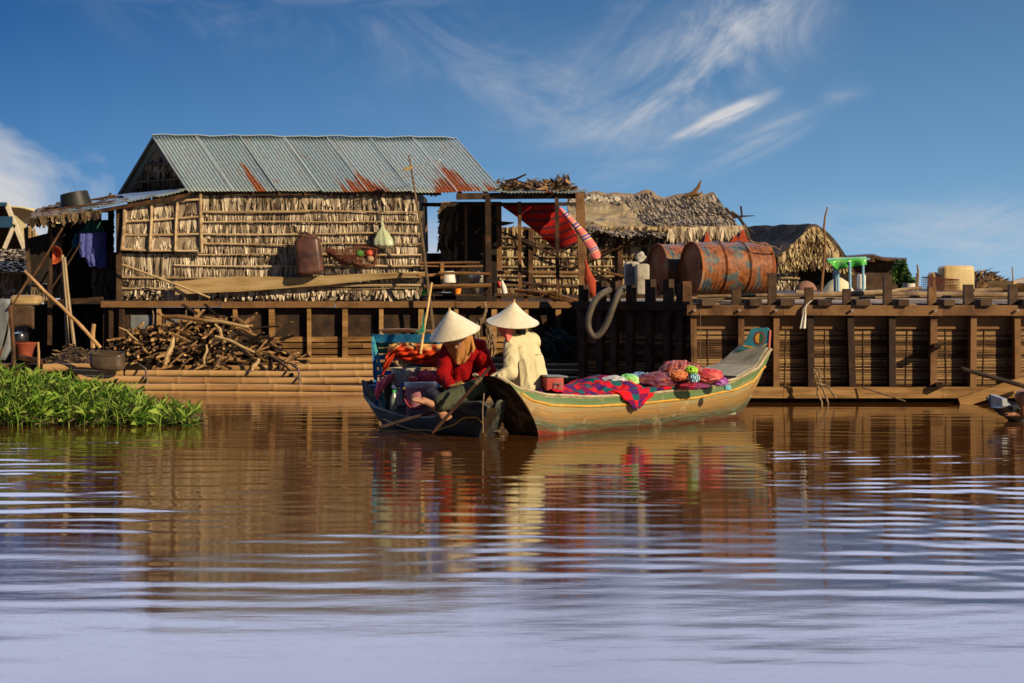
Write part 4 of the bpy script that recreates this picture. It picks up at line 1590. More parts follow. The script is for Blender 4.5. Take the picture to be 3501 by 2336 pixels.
b.grid(scoopf, 48, 14, thick=.008)
b.build('bowl', mat('tarred dark plastic', ((.035, .024, .016), (.12, .085, .055)), 5, rough=.3, bstr=.2, spec=.6), sp_, 'all')
b = MB(); b.bamboo(P(340, 1192, 20.8), P(88, 922, 20.6), .024, node=.30, seg=8, taper=.75, wob=.022)
b.build('handle', m_bamboo, sp_, True)
for (x0, y0, x1, y1, Y, r, m_, lb, nm) in (
        (231, 1182, 215, 872, 22.6, .026, m_bamboo_grey, 'left one of the two upright grey poles before the dark porch', 'pole'),
        (253, 1182, 220, 880, 22.5, .024, m_bamboo_grey, 'right one of the two upright grey poles before the dark porch', 'pole'),
        (317, 1190, 320, 1108, 21.6, .032, m_bamboo, 'short thick bamboo stump standing behind the scoop', 'stump'),
        (48, 1292, 36, 1045, 20.2, .028, m_wood_brown, 'thin brown stake standing in the water at the far left', 'stake'),
        (0, 1222, 34, 1085, 20.3, .014, m_wood_brown, 'thin stick leaning on the brown stake at the far left', 'stick'),
        (42, 1048, 102, 945, 20.4, .014, m_wood_brown, 'thin dark stick leaning up to the upper end of the scoop pole', 'stick'),
        (100, 965, 215, 780, 22.8, .016, m_wood_brown, 'long thin dark stick slanting past the red basket', 'stick'),
        (160, 1010, 275, 835, 23.0, .014, m_wood_dark, 'long thin stick slanting below the purple clothes', 'stick'),
        (132, 1295, 132, 1170, 21.0, .018, m_bamboo, 'slim upright stake at the left end of the raft', 'stake')):
    b = MB(); b.bamboo(P(x0, y0, Y), P(x1, y1, Y), r, node=.4, seg=7, taper=.85)
    tag(b.build(nm, m_, None, True), lb, nm)

# clothes and baskets in the porch
m_purple = mat('violet cotton', ((.05, .06, .24), (.10, .12, .40)), 6, rough=.9, bstr=.2)
m_teal = mat('dark teal cotton', ((.01, .07, .06), (.02, .12, .10)), 6, rough=.9, bstr=.2)
tc_ = thing('hanging_clothes', P(315, 745, 24.2), 'violet shirt and trousers with a teal collar hanging in the dark porch', 'clothes')


def cloth_poly(outline, Y, thick, nu=24, nv=24, amp=.02, fr=14):
    """outline: list of (v, xl, xr, y) in photo pixels from top to bottom"""
    def fn(u, v):
        a = interp([(o_[0], o_[1]) for o_ in outline], v)
        c = interp([(o_[0], o_[2]) for o_ in outline], v)
        yy = interp([(o_[0], o_[3]) for o_ in outline], v)
        p = P(lerp(a, c, u), yy, Y)
        return p + V(0, -.07 * sin(pi * u) + amp * sin(u * fr + v * 3), 0)
    b = MB(); b.grid(fn, nu, nv, thick=thick, us=.4, vs_=.5)
    return b


cloth_poly([(0, 300, 330, 745), (.3, 288, 345, 770), (1, 272, 366, 798)], 23.9, .02).build('collar', m_teal, tc_, 'all')
cloth_poly([(0, 276, 362, 795), (.4, 278, 362, 845), (1, 290, 364, 880)], 23.85, .02).build('shirt', m_purple, tc_, 'all')
cloth_poly([(0, 276, 292, 800), (.5, 275, 288, 850), (1, 280, 294, 880)], 23.8, .02, 8).build('sleeve', m_purple, tc_, 'all')
cloth_poly([(0, 290, 324, 870), (1, 310, 342, 912)], 23.83, .03, 10).build('trouser_leg', m_purple, tc_, 'all')
cloth_poly([(0, 324, 364, 870), (1, 344, 368, 918)], 23.85, .03, 10).build('trouser_leg', m_purple, tc_, 'all')
tag(cloth_poly([(0, 262, 276, 800), (.5, 250, 270, 830), (1, 252, 272, 845)], 23.95, .02, 8).build('blue_rag', m_blue_paint, None, 'all'), 'small dark blue rag hanging left of the violet clothes', 'rag')
Mb = Matrix.Translation(P(182, 872, 23.9)) @ Matrix.Rotation(radians(28), 4, 'Z') @ Matrix.Rotation(radians(-8), 4, 'Y') @ Matrix.Rotation(radians(97), 4, 'X')
b = MB(); b.lathe([(.13, .0), (.125, .008), (.09, -.13), (.0, -.135), (.0, -.128), (.085, -.122), (.117, 0), (.13, .0)], Mb, 28)
tag(b.build('basket', mat('worn red orange plastic', ((.30, .05, .02), (.52, .13, .05)), 7, rough=.5), None, True), 'round red orange basket hanging in the dark porch', 'basket')
b = MB(); b.lathe([(.0, -.06), (.10, -.05), (.14, 0), (.147, .0), (.105, -.055), (0, -.068)], Matrix.Translation(P(170, 850, 24.2)) @ Matrix.Rotation(radians(80), 4, 'X'), 28)
tag(b.build('basin', m_steel_grey, None, True), 'blue grey basin hanging behind the red orange basket', 'basin')
b = MB()
tub = P(262, 705, 24.4)
b.lathe([(0, 0), (.215, 0), (.215, .02), (.19, .20), (.18, .205), (.0, .205)], Matrix.Translation(tub + V(0, 0, -.015)) @ Matrix.Rotation(radians(-11), 4, 'Y'), 36)
tag(b.build('tub', m_black_plastic, None, True), 'upturned black tub resting on the left lean-to roof', 'tub')
vessel('cooking_pot', 68, 1176, 21.8, [(0, 0), (.06, 0), (.10, .03), (.11, .08), (.10, .12), (.115, .13), (.10, .135), (.03, .15), (.02, .165), (0, .165)], mat('blackened aluminium', ((.03, .032, .036), (.12, .12, .13)), 6, rough=.25, metal=.8, bstr=.1), 'blackened pot with a lid on the red clay stove', 'pot')
st_ = vessel('clay_stove', 84, 1226, 21.7, [(0, 0), (.085, 0), (.115, .12), (.15, .19), (.14, .20), (.10, .12), (.0, .10)], mat('red clay', ((.20, .04, .018), (.34, .08, .04)), 6, rough=.8, bstr=.3), 'red clay stove with a flared rim under the blackened pot', 'stove')
b = MB(); rbox(b, P(90, 1027, 21.9), .36, .3, .13, .05)
tag(b.build('wooden_float', m_plank_pale, None, True), 'rounded pale log block at the left edge below the thatched hut', 'log')
b = MB()
b.grid(lambda u, v: P(lerp(-60, interp([(0, 36), (.5, 40), (.8, 40), (1, 20)], v), u), lerp(1022, 1232, v), 20.5) + V(0, .03 * sin(v * 3), 0), 6, 12, thick=.04)
tag(b.build('grey_board', m_steel_grey, None, 'all'), 'tall grey sheet standing at the far left edge', 'board')
b = MB()
b.grid(lambda u, v: P(lerp(34, 118, u), lerp(1052, 1128, v) - 20 * (1 - u) * 0, 22.6) + V(0, .0, .05 * sin(u * 3)), 8, 6, thick=.03)
tag(b.build('dark_tarpaulin', m_wood_dark, None, 'all'), 'dark sagging tarpaulin above the clay stove', 'tarpaulin')
# heap of straw and chips on the raft by the scoop
b = MB()
for i in range(420):
    x = rnd(165, 330)
    y = 1246 - rnd(0, 1) * interp([(165, 8), (200, 40), (250, 62), (300, 50), (330, 10)], x)
    p = P(x, y, rnd(21.6, 22.2))
    d = V(rnd(-.1, .1), rnd(-.08, .04), rnd(-.05, .05))
    s_ = V(rnd(-.01, .01), 0, rnd(.004, .012))
    b.add([p, p + s_, p + d + s_, p + d], [(0, 1, 2, 3)])


def mound(u, v):
    h = max(0, sin(pi * u)) ** .7 * sin(pi * min(1, v * 1.0 + .0)) * .20
    return P(lerp(170, 325, u), 1250, lerp(21.6, 22.4, v)) + V(0, 0, h + .01 * noise.noise(V(u * 8, v * 8, 1)))


b.grid(mound, 14, 8)
o = tag(b.build('straw_heap', m_thatch_shade), 'low heap of brown straw and chips left of the scoop', 'straw')
o['kind'] = 'stuff'

# ================================================================ neighbour hut at the far left edge
hut = thing('thatched_hut', P(30, 1250, 26.5), 'sunlit low thatched hut cut by the left edge of the view', 'hut')
HY2 = 26.0
b = MB()
hx0, hx1 = xp(-420, HY2), xp(104, HY2)
b.box((hx0, HY2, .0), (hx1, HY2 + .03, zy(930, HY2)), 1)
hang_rows(b, hx0, hx1, HY2 - .01, [zy(y, HY2) for y in (925, 962, 990)], zy(1022, HY2), w=.05, dens=.028)
b.build('wall', [m_thatch, m_thatch_back], hut)
b = MB()
p00, p10, p01, p11 = P(-420, 925, HY2 - .4), P(112, 930, HY2 - .4), P(-420, 852, 28.5), P(78, 856, 28.5)
b.add([p00, p10, p11, p01, p00 + V(0, .02, -.03), p10 + V(0, .02, -.03), p11 + V(0, .02, -.03), p01 + V(0, .02, -.03)], [(0, 1, 2, 3), (7, 6, 5, 4), (0, 4, 5, 1), (1, 5, 6, 2)], 1)
for j in range(14):
    t = j / 14
    for k in range(120):
        u = rnd(.3, 1.02)
        p = p00.lerp(p10, u).lerp(p01.lerp(p11, u), t) + V(0, 0, .03)
        d = (p00 - p01).normalized()
        L = rnd(.15, .3)
        s_ = V(rnd(.012, .04), 0, rnd(-.01, .01))
        e = p + d * L + V(rnd(-.05, .05), 0, rnd(-.02, .03))
        b.add([p - s_, p + s_, e + s_ * .6, e - s_ * .6], [(0, 1, 2, 3)])
b.build('roof', [m_thatch, m_thatch_back], hut)
b = MB()
b.box((hx0, HY2 - .1, -.1), (hx1 + .1, 28.6, .25))
b.build('base', m_wood_dark, hut)
aw = thing('shelter_frame', P(30, 870, 29), 'blue and cream timber shelter roof behind the far left hut', 'shelter')
b = MB()
b.beam(P(22, 695, 29), P(84, 850, 29), .05, .07)
b.beam(P(50, 768, 29), P(15, 850, 29), .05, .06)
b.build('gable_board', mat('cream painted wood', ((.55, .48, .34), (.70, .63, .48)), 6, rough=.6), aw)
b = MB()
b.add([P(-420, 692, 29), P(23, 692, 29), P(80, 850, 30), P(-420, 850, 30)] + [P(-420, 692, 29.05), P(23, 692, 29.05), P(80, 850, 30.05), P(-420, 850, 30.05)], [(0, 1, 2, 3), (7, 6, 5, 4), (1, 5, 6, 2), (0, 4, 5, 1)])
b.build('roof', m_wood_dark, aw)
b = MB(); b.box((xp(-420, 28.95), 28.95, zy(705, 28.95)), (xp(22, 28.95), 28.99, zy(692, 28.95)))
b.box((xp(-420, 28.95), 28.97, zy(778, 28.95)), (xp(42, 28.95), 28.99, zy(740, 28.95)))
b.build('fascia', mat('dark blue board', ((.01, .04, .10), (.02, .08, .16)), 9, rough=.7), aw)
b = MB()
b.box((xp(-300, 30.2), 30.2, 0), (xp(80, 30.2), 31, zy(850, 30.2)))
b.build('wall', m_interior, aw)
dm = thing('dome_shelter', P(110, 950, 33), 'pale yellow rounded shelter roof behind the dark porch panel', 'shelter')
b = MB()


def domef(u, v):
    t = pi * u
    return P(90, 952, 33) + V(-.35 + 1.05 * -cos(t) * 1.0 + .2, lerp(0, 3, v), 1.18 * sin(t) ** .75 + .35 * (1 - u) * sin(t))


b.grid(domef, 24, 4, thick=.03)
b.build('roof', mat('pale straw mat', ((.52, .44, .24), (.66, .58, .36)), 5, rough=.8, bstr=.2), dm, 'all')
b = MB()
b.add([P(50, 735, 33.02), P(125, 800, 33.02), P(165, 835, 33.02), P(165, 960, 33.02), P(50, 960, 33.02)], [(0, 1, 2, 3, 4)])
b.build('end_wall', mat('pale straw mat wall', ((.50, .42, .22), (.64, .55, .33)), 5, rough=.8), dm)
b = MB()
for x in (103, 118):
    b.tube([P(x, 766 + (x - 103), 32.95), P(x, 960, 32.95)], .02, 6)
b.build('rib', m_wood_tan, dm)
# ================================================================ timber barge on the right
BY = 18.9
barge = thing('timber_barge', P(2900, 1375, 19), 'dark timber barge with woven bamboo side panels and posts standing above its deck', 'barge')
Cc = V(1.95, 18.9, 0); Dd = V(.80, 20.05, 0)
XR = 8.2


def zB(py):
    return zy(py, BY)


def side_pt(px):
    k = (px - CX) / F
    t = (1.95 - 18.9 * k) / (1 + k)
    return V(1.95 - t, 18.9 + t, 0)


fr_posts = [(2366, 2350, 962), (2525, 2517, 990), (2647, 2640, 934), (2766, 2766, 983), (2905, 2896, 988), (3042, 3035, 938), (3188, 3186, 981), (3318, 3312, 973), (3467, 3465, 972)]
xw = [xp(a[0], BY) for a in fr_posts]
while xw[-1] < XR - .4:
    xw.append(xw[-1] + .44)
# front posts
for i, x in enumerate(xw):
    q = MB()
    w_ = rnd(.058, .072)
    q.beam((x + rnd(-.015, .015), BY - .06, zB(1078) - .0), (x + rnd(-.02, .02), BY - .06, zB(1322)), w_, rnd(.11, .14), up=(0, 1, 0))
    q.build('post', m_wood_brown, barge)
    q = MB()
    if i < len(fr_posts):
        a = fr_posts[i]
        xa, top = xp(a[1], BY), zB(a[2])
    else:
        xa, top = x, zB(980)
    q.beam((xa, BY + .02, zB(1079)), (xa + rnd(-.008, .008), BY + .02, top), rnd(.08, .10), .08, up=(0, 1, 0))
    q.build('post_top', m_wood_dark if i % 3 else m_wood_brown, barge)
# beams
for (z0, z1, Yc, dep, nm) in ((zB(1078), zB(1043), BY - .12, .10, 'top_beam'), (zB(1358), zB(1321), BY - .12, .09, 'bottom_beam')):
    x = Cc.x - .08
    cuts = [2.9, 4.6, 6.4, XR]
    for c in cuts:
        q = MB()
        q.beam((x, Yc, (z0 + z1) / 2 + rnd(-.004, .004)), (c - .004, Yc + rnd(-.003, .003), (z0 + z1) / 2 + rnd(-.005, .005)), dep, z1 - z0)
        q.build(nm, m_wood_brown if nm == 'top_beam' else m_wood_tan, barge)
        x = c
q = MB()
q.beam(P(3280, 1378, 18.55), P(3560, 1285, 18.5), .05, .11)
q.build('brace', m_wood_tan, barge)
# joist ends poking out over the top beam
for i, x in enumerate(xw):
    q = MB()
    q.beam((x + .13 + rnd(-.03, .03), BY - .22, zB(1034)), (x + .13, BY + .5, zB(1034)), .12 + rnd(-.02, .03), .065)
    q.build('joist', m_wood_dark, barge)
for x, y in ((3205, 1182), (3212, 1316)):
    q = MB()
    q.beam(P(x, y, BY - .28), P(x, y, BY + .05), .07, .05)
    q.build('peg', m_wood_brown, barge)
m_slat = mat('woven bamboo slat', ((.08, .04, .016), (.23, .13, .05), (.40, .25, .11)), 5, (.6, 1, 2), .7, .35, .004, island=.7)
m_slat_d = m_wood_dark
# woven panels
for i in range(len(xw) - 1):
    a, c = xw[i] + .0, xw[i + 1] - .0
    b = MB()
    z = zB(1126)
    tilt = rnd(-.006, .012)
    while z > zB(1322):
        b.beam((a, BY + .035 + rnd(-.004, .004), z + rnd(-.002, .002)), (c, BY + .035 + rnd(-.004, .004), z + tilt + rnd(-.003, .003)), .012, rnd(.008, .0125))
        z -= rnd(.0155, .019)
    for t in (.38, .80):
        xx = lerp(a, c, t + rnd(-.05, .05))
        b.beam((xx, BY + .022, zB(1124)), (xx + rnd(-.02, .02), BY + .022, zB(1322)), .008, .006, up=(0, 1, 0))
    pn = b.build('woven_panel', m_slat, barge)
    q = MB()
    q.box((a, BY + .05, zB(1330)), (c, BY + .06, zB(1120)))
    q.build('panel_back', m_wood_dark, pn)
q = MB()
q.box((Cc.x, BY + .0, zB(1125)), (XR, BY + .02, zB(1076)))
q.build('upper_board', m_wood_brown, barge)
# bolts
for px in (2375, 2528, 2653, 2913, 3197, 3478):
    q = MB()
    M_ = Matrix.Translation(P(px, 1061, BY - .19)) @ Matrix.Rotation(pi / 2, 4, 'X')
    q.lathe([(.007, 0), (.014, 0), (.014, .03), (.007, .03), (.007, 0)], M_, 14)
    q.build('bolt', m_metal, barge, True)
# slanting end of the barge, facing left and in shade
sd = (Dd - Cc).normalized()
sn = V(-.707, -.707, 0)
for px, top in ((2060, 962), (2108, 962), (2163, 975), (2228, 955), (2290, 955), (2000, 975), (2335, 968)):
    p = side_pt(px)
    q = MB()
    s0 = p + sn * .02
    q.beam(s0 + V(0, 0, .08), s0 + V(0, 0, zy(top, p.y)), .085, .09, up=sn)
    q.build('post', m_wood_dark, barge)
q = MB()
zt_ = 1.035
q.beam(Cc + sn * .09 + V(0, 0, zt_) - sd * .05, Dd + sn * .09 + sd * .05 + V(0, 0, zt_ - .012), .05, .09)
q.build('top_beam', m_wood_dark, barge)
q = MB()
q.beam(Cc + sn * .09 + V(0, 0, .10), Dd + sn * .09 + V(0, 0, .10), .05, .10)
q.build('bottom_beam', m_wood_dark, barge)
b = MB()
z = .72
while z > .14:
    b.beam(Cc + V(0, 0, z) + sn * .0 + sd * .03, Dd + V(0, 0, z + rnd(-.004, .004)), .012, .010)
    z -= .0175
b.build('woven_panel', m_slat, barge)
q = MB()
q.beam(Cc + V(0, 0, .86) - sn * .005, Dd + V(0, 0, .86) - sn * .005, .02, .27)
q.build('upper_board', m_wood_dark, barge)
# body behind everything + deck
b = MB()
b1_, b2_ = Cc - sn * .06 + V(.05, .07, 0), Dd - sn * .06
poly = [(Cc.x + .03, BY + .065), (XR, BY + .065), (XR, 23.2), (.85, 23.2), (.85, 20.1)]
vs = [V(x, y, -.15) for x, y in poly] + [V(x, y, 1.0) for x, y in poly]
n5 = 5
b.add(vs, [tuple(range(5))[::-1], tuple(range(5, 10))] + [(k, (k + 1) % 5, (k + 1) % 5 + 5, k + 5) for k in range(5)])
b.build('hull', m_wood_dark, barge)
b = MB()
y = BY + .10
while y < 23.1:
    xl_ = 1.9 if y < 20.1 else .9
    xl_ = max(.9, 1.98 - (y - 18.9)) if y < 20.1 else .88
    b.bamboo((xl_ + rnd(0, .1), y, 1.035 + rnd(-.006, .006)), (XR, y, 1.035 + rnd(-.006, .006)), rnd(.022, .028), node=.5, seg=7, taper=1, wob=.004)
    y += rnd(.055, .07)
dk = b.build('deck', m_bamboo_grey, barge, True)
# bamboo rail lying on the deck edge
for (x0, x1, y0, y1, Y, r) in ((2385, 2770, 1012, 1012, 19.15, .020), (2766, 3045, 1008, 1001, 19.2, .033), (3040, 3330, 1005, 1009, 19.2, .033), (3320, 3700, 1008, 1006, 19.25, .03), (2300, 2800, 1019, 1019, 19.3, .022), (2770, 3250, 1019, 1016, 19.1, .014), (3100, 3650, 1013, 1019, 19.4, .02), (2720, 2860, 1002, 1008, 19.5, .03),
                               (3040, 3150, 996, 985, 19.8, .02), (3330, 3640, 993, 985, 20.0, .028)):
    q = MB(); q.bamboo(P(x0, y0, Y), P(x1, y1, Y), r, node=.36, seg=9, taper=.95, wob=.008)
    q.build('deck_rail', m_bamboo_grey, barge, True)

# thick hose looped over the rail of the shaded end
b = MB()
pts = [P(x, y, Y) for x, y, Y in ((2140, 985, 19.75), (2118, 1000, 19.5), (2098, 1045, 19.42), (2078, 1100, 19.42), (2052, 1142, 19.42), (2028, 1150, 19.42), (2012, 1120, 19.42), (2014, 1080, 19.42), (2034, 1030, 19.45), (2062, 1003, 19.5), (2090, 990, 19.7))]
sm = []
for i in range(len(pts) - 1):
    for k in range(5):
        t = k / 5
        p0, p1, p2, p3 = pts[max(i - 1, 0)], pts[i], pts[i + 1], pts[min(i + 2, len(pts) - 1)]
        sm.append(.5 * ((2 * p1) + (p2 - p0) * t + (2 * p0 - 5 * p1 + 4 * p2 - p3) * t * t + (3 * p1 - p0 - 3 * p2 + p3) * t ** 3))
b.tube(sm + [pts[-1]], .036, 10)
tag(b.build('hose', m_hose, None, True), 'thick grey hose looped over the rail at the shaded end of the barge', 'hose')

# oil drums ------------------------------------------------------------
def drum(px, py, Y, ang, label, end_mat):
    c = P(px, py, Y)
    ax = V(cos(radians(ang)), sin(radians(ang)), 0)
    t = thing('oil_drum', (c.x, c.y, 1.06), label, 'drum', 'rusty oil drums lying on the barge')
    L, r = .92, .298
    prof = [(0, -L / 2 + .02), (r - .02, -L / 2 + .02), (r - .008, -L / 2), (r + .006, -L / 2), (r + .006, -L / 2 + .02), (r - .004, -L / 2 + .03)]
    for k in range(150):
        z = -L / 2 + .04 + (L - .08) * k / 149
        rr = r
        for z0 in (-.15, .15):
            rr += .022 * math.exp(-((z - z0) / .013) ** 2)
        if .20 < abs(z) < .40:
            rr += .002 * sin(z * 120)
        prof.append((rr - .004, z))
    prof += [(r + .006, L / 2 - .02), (r + .006, L / 2), (r - .008, L / 2), (r - .02, L / 2 - .02), (0, L / 2 - .02)]
    Mz = ax.to_track_quat('Z', 'Y').to_matrix().to_4x4()
    M_ = Matrix.Translation(c) @ Mz @ Matrix.Rotation(rnd(0, 6), 4, 'Z')
    b = MB(); b.lathe(prof[5:-5], M_, 56); b.build('body', m_drum, t, True)
    b = MB(); b.lathe(prof[:6], M_, 56); b.build('end_plate', end_mat, t, True)
    b = MB(); b.lathe(prof[-6:], M_, 56); b.build('end_plate', m_drum_rust, t, True)
    b = MB()
    b.lathe([(0, -.008), (.032, -.008), (.032, .01), (0, .01)], M_ @ Matrix.Translation(V(.17, .10, -L / 2 + .015)), 14)
    b.build('bung', m_drum_rust, t)
    return t


drum(2487, 918, 19.95, 20, 'large rust and blue oil drum lying nearest on the barge deck', m_drum_rust)
m_end2 = mat('rusted grey drum end', ((.07, .022, .008), (.20, .055, .015), (.24, .07, .02), (.20, .18, .13)), 3.6, (1, 1, .5), .8, .3, lo=.3, hi=.66)
drum(2368, 922, 20.55, 20, 'second oil drum with a grey patched end, half hidden behind the rust and blue one', m_end2)
b = MB()
b.tube([P(2560, 824, 19.7), P(2600, 836, 19.66), P(2650, 845, 19.7), P(2668, 856, 19.8), P(2672, 838, 19.8), P(2664, 852, 19.8)], .006, 5)
b.tube([P(2560, 824, 19.72), P(2620, 836, 19.66), P(2668, 853, 19.8)], .005, 5)
tag(b.build('rope', m_rope, None, True), 'thin cord tied over the right end of the nearest drum', 'rope')
# white containers
m_foam = mat('stained white foam', ((.22, .19, .14), (.40, .37, .31), (.54, .51, .45)), 7, rough=.8, bstr=.4)
b = MB(); rbox(b, P(2160, 945, 20.3), .17, .2, .34, .03)
tag(b.build('foam_block', m_foam, None, True), 'dirty white block standing left of the drums', 'container')
b = MB(); rbox(b, P(2195, 956, 20.1), .16, .2, .36, .03); b.lathe([(0, 0), (.03, 0), (.03, .04), (0, .04)], Matrix.Translation(P(2185, 896, 20.1)), 12)
tag(b.build('foam_block', m_foam, None, True), 'second white block, partly behind the left end of the patched drum', 'container')
b = MB()
ellipsoid(b, P(2190, 880, 20.35), .06, .05, .05, seg=20)
b.v = [tuple(Vector(p) + V(1, 1, 1) * .035 * noise.noise(Vector(p) * 26)) for p in b.v]
tag(b.build('crumpled_plastic', m_foam, None, True), 'crumpled white plastic tucked on top of the white blocks', 'plastic')
# bent pole
b = MB()
pp = [P(x, y, 20.3) for x, y in ((2808, 1000), (2812, 950), (2818, 890), (2822, 830), (2817, 780), (2820, 745), (2829, 708))]
b.tube(pp, [.016, .016, .015, .014, .013, .011, .008], 7)
tag(b.build('bent_pole', m_wood_brown, None, True), 'tall thin crooked pole standing on the barge deck', 'pole')
b = MB()
b.bamboo(P(3136, 998, 20.2), P(3138, 905, 20.2), .018, node=.12, seg=7, taper=.5, wob=.01)
b.bamboo(P(3130, 996, 20.2), P(3134, 935, 20.2), .014, node=.12, seg=7, taper=.6)
tag(b.build('stake', m_bamboo_grey, None, True), 'short split bamboo stake standing left of the wire crate', 'stake')
b = MB(); b.tube([P(3465, 980, 19.3), P(3461, 912, 19.3)], [.010, .007], 6)
tag(b.build('stick', m_bamboo_grey, None, True), 'thin upright stick at the right end of the deck', 'stick')
# wire crate, yellow container
cr = thing('wire_crate', P(3215, 1000, 20.3), 'rusty wire crate before the yellow plastic container', 'crate')
b = MB()
x0_, x1_ = xp(3162, 20.3), xp(3268, 20.3)
z0_, z1_ = zy(998, 20.3), zy(948, 20.3)
for i in range(19):
    t = i / 18
    x = lerp(x0_, x1_, t)
    tz = z1_ - (.03 * t)
    for Y in (20.15, 20.45):
        b.tube([(x, Y, z0_), (x, Y, tz)], .0025, 4)
    b.tube([(x, 20.15, z0_), (x, 20.45, z0_)], .0025, 4)
for i in range(9):
    t = i / 8
    z = lerp(z0_, z1_, t)
    for Y in (20.15, 20.45):
        b.tube([(x0_, Y, z), (x1_, Y, z - .03 * t)], .0025 if i < 8 else .006, 4)
    for x in (x0_, x1_):
        b.tube([(x, 20.15, z - (.03 * t if x == x1_ else 0)), (x, 20.45, z - (.03 * t if x == x1_ else 0))], .0025 if i < 8 else .006, 4)
b.build('wire_mesh', m_net, cr)
b = MB(); b.box((xp(3222, 20.3), 20.2, z0_ + .01), (xp(3264, 20.3), 20.4, zy(974, 20.3)))
b.build('board', m_plank_pale, cr)
b = MB()
b.tube([P(3150 + 12, 965, 20.5), P(3185, 915, 20.8), P(3205, 906, 20.9)], .05, 8)
m_yel = mat('yellowed plastic can', ((.42, .25, .07), (.62, .46, .20), (.70, .58, .32)), 3, (1.5, 1, .6), .45, .15, spec=.4, Transmission__Weight=.15)
b = MB(); rbox(b, P(3268, 954, 20.9), .385, .3, .32, .045)
rbox(b, P(3190, 962, 20.95), .10, .22, .22, .04)
tag(b.build('plastic_container', m_yel, None, True), 'big yellowed plastic container standing behind the wire crate', 'container')
b = MB(); b.tube([P(3183, 960, 20.7), P(3192, 930, 20.72), P(3212, 912, 20.78)], [.05, .045, .03], 8)
# dry palm heap
b = MB()
for i in range(260):
    x = rnd(3322, 3430)
    h = interp([(3322, 36), (3360, 34), (3395, 30), (3405, 10), (3430, 4)], x)
    p = P(x, 965 - rnd(0, h), rnd(22.2, 23))
    d = V(rnd(-.03, .12), rnd(-.1, .1), rnd(-.02, .07))
    s_ = V(rnd(-.015, .015), 0, rnd(.005, .02))
    b.add([p - s_, p + s_, p + d], [(0, 1, 2)])
b.box((xp(3326, 22.6), 22.4, 1.06), (xp(3425, 22.6), 22.9, zy(958, 22.6)))
o = tag(b.build('palm_heap', leafm), 'spiky heap of dry palm leaves right of the yellow container', 'palm leaves')
o['kind'] = 'stuff'
for x0, y0, x1, y1, w_, lb in ((3420, 975, 3475, 995, .10, 'small tilted plank bundle near the right end of the deck'), (3480, 992, 3560, 965, .16, 'pale board leaning at the extreme right of the deck')):
    b = MB(); b.beam(P(x0, y0, 20), P(x1, y1, 20.4), .3, w_)
    tag(b.build('board', m_plank_pale, None), lb, 'board')
# plastic strip over the beam
b = MB()
b.grid(lambda u, v: P(interp([(0, 2775), (.25, 2762), (.45, 2752), (1, 2744)], v) + (u - .5) * interp([(0, 3), (.4, 8), (.8, 20), (1, 24)], v), interp([(0, 1028), (.3, 1042), (1, 1124)], v), BY - .22) + V(0, -.02 * sin(u * 12) , 0), 8, 20, thick=.002)
tag(b.build('plastic_strip', m_white_plastic, None, 'all'), 'white plastic strip hanging over the top beam of the barge', 'plastic')
# twisted sticks at the water line
b = MB()
for pts in (((2782, 1262), (2796, 1290), (2812, 1325), (2830, 1375), (2833, 1395)), ((2780, 1275), (2800, 1262), (2803, 1290), (2798, 1310)), ((2797, 1318), (2795, 1350), (2808, 1370), (2812, 1395)), ((2790, 1310), (2830, 1320), (2858, 1362))):
    b.tube([P(x, y, 18.5) for x, y in pts], .012, 6)
tag(b.build('twisted_stick', m_rope, None, True), 'twisted thin sticks standing in the water against the barge', 'stick')
b = MB(); b.tube([P(2940, 1322, 18.7), P(3095, 1372, 18.4)], .008, 5)
tag(b.build('line', m_rope, None, True), 'thin mooring line slanting over the bottom beam into the water', 'rope')
b = MB(); b.tube([P(2394, 1035, 18.72), P(2394, 1180, 18.72), P(2396, 1240, 18.72)], .003, 4)
tag(b.build('string', m_rope, None, True), 'thin string hanging down the front of the barge corner', 'rope')

# ================================================================ hut with the long thatched roof
h2 = thing('thatched_house', P(2200, 1300, 27.5), 'thatched house with a sagging grey roof partly covered by a tan mat, behind the drums', 'house')
Y2 = 26.62
b = MB()
ax0, ax1 = xp(1690, Y2), xp(2560, Y2)
b.box((ax0, Y2, .2), (ax1, Y2 + .04, zy(780, Y2)), 1)
rws = [zy(y, Y2) for y in (778, 812, 845, 880, 912, 945, 975)]
hang_rows(b, ax0, ax1, Y2 - .01, rws, zy(1020, Y2), w=.045, dens=.03, out=.03)
m_t2 = mat('brown palm leaf wall', ((.06, .035, .016), (.20, .13, .06), (.38, .27, .13), (.50, .40, .22)), 9, (1, 1, .35), .8, .35, .008, island=.8)  # browner leaf tone for this wall and the small hut's gable
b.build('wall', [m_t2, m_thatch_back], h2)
b = MB()
for r in rws[1:]:
    b.bamboo((ax0, Y2 - .05, r), (ax1, Y2 - .05, r + .01), .016, seg=6, node=.5)
b.build('batten', m_bamboo_grey, h2, True)
for x in (2120, 1815, 2300):
    q = MB(); q.beam(P(x, 780, Y2 - .08), P(x, 1020, Y2 - .08), .07, .06); q.build('post', m_wood_brown, h2)
for a in (((1730, 800), (2085, 955)), ((1960, 912), (2250, 790)), ((2040, 925), (2160, 950))):
    q = MB(); q.bamboo(P(*a[0], Y2 - .16), P(*a[1], Y2 - .16), .02, seg=6); q.build('wall_brace', m_wood_brown, h2, True)
eaveA, eaveB = P(1940, 795, 26.5), P(2560, 826, 26.5)
ridA, ridB = P(1940, 676, 28.6), P(2440, 672, 28.6)


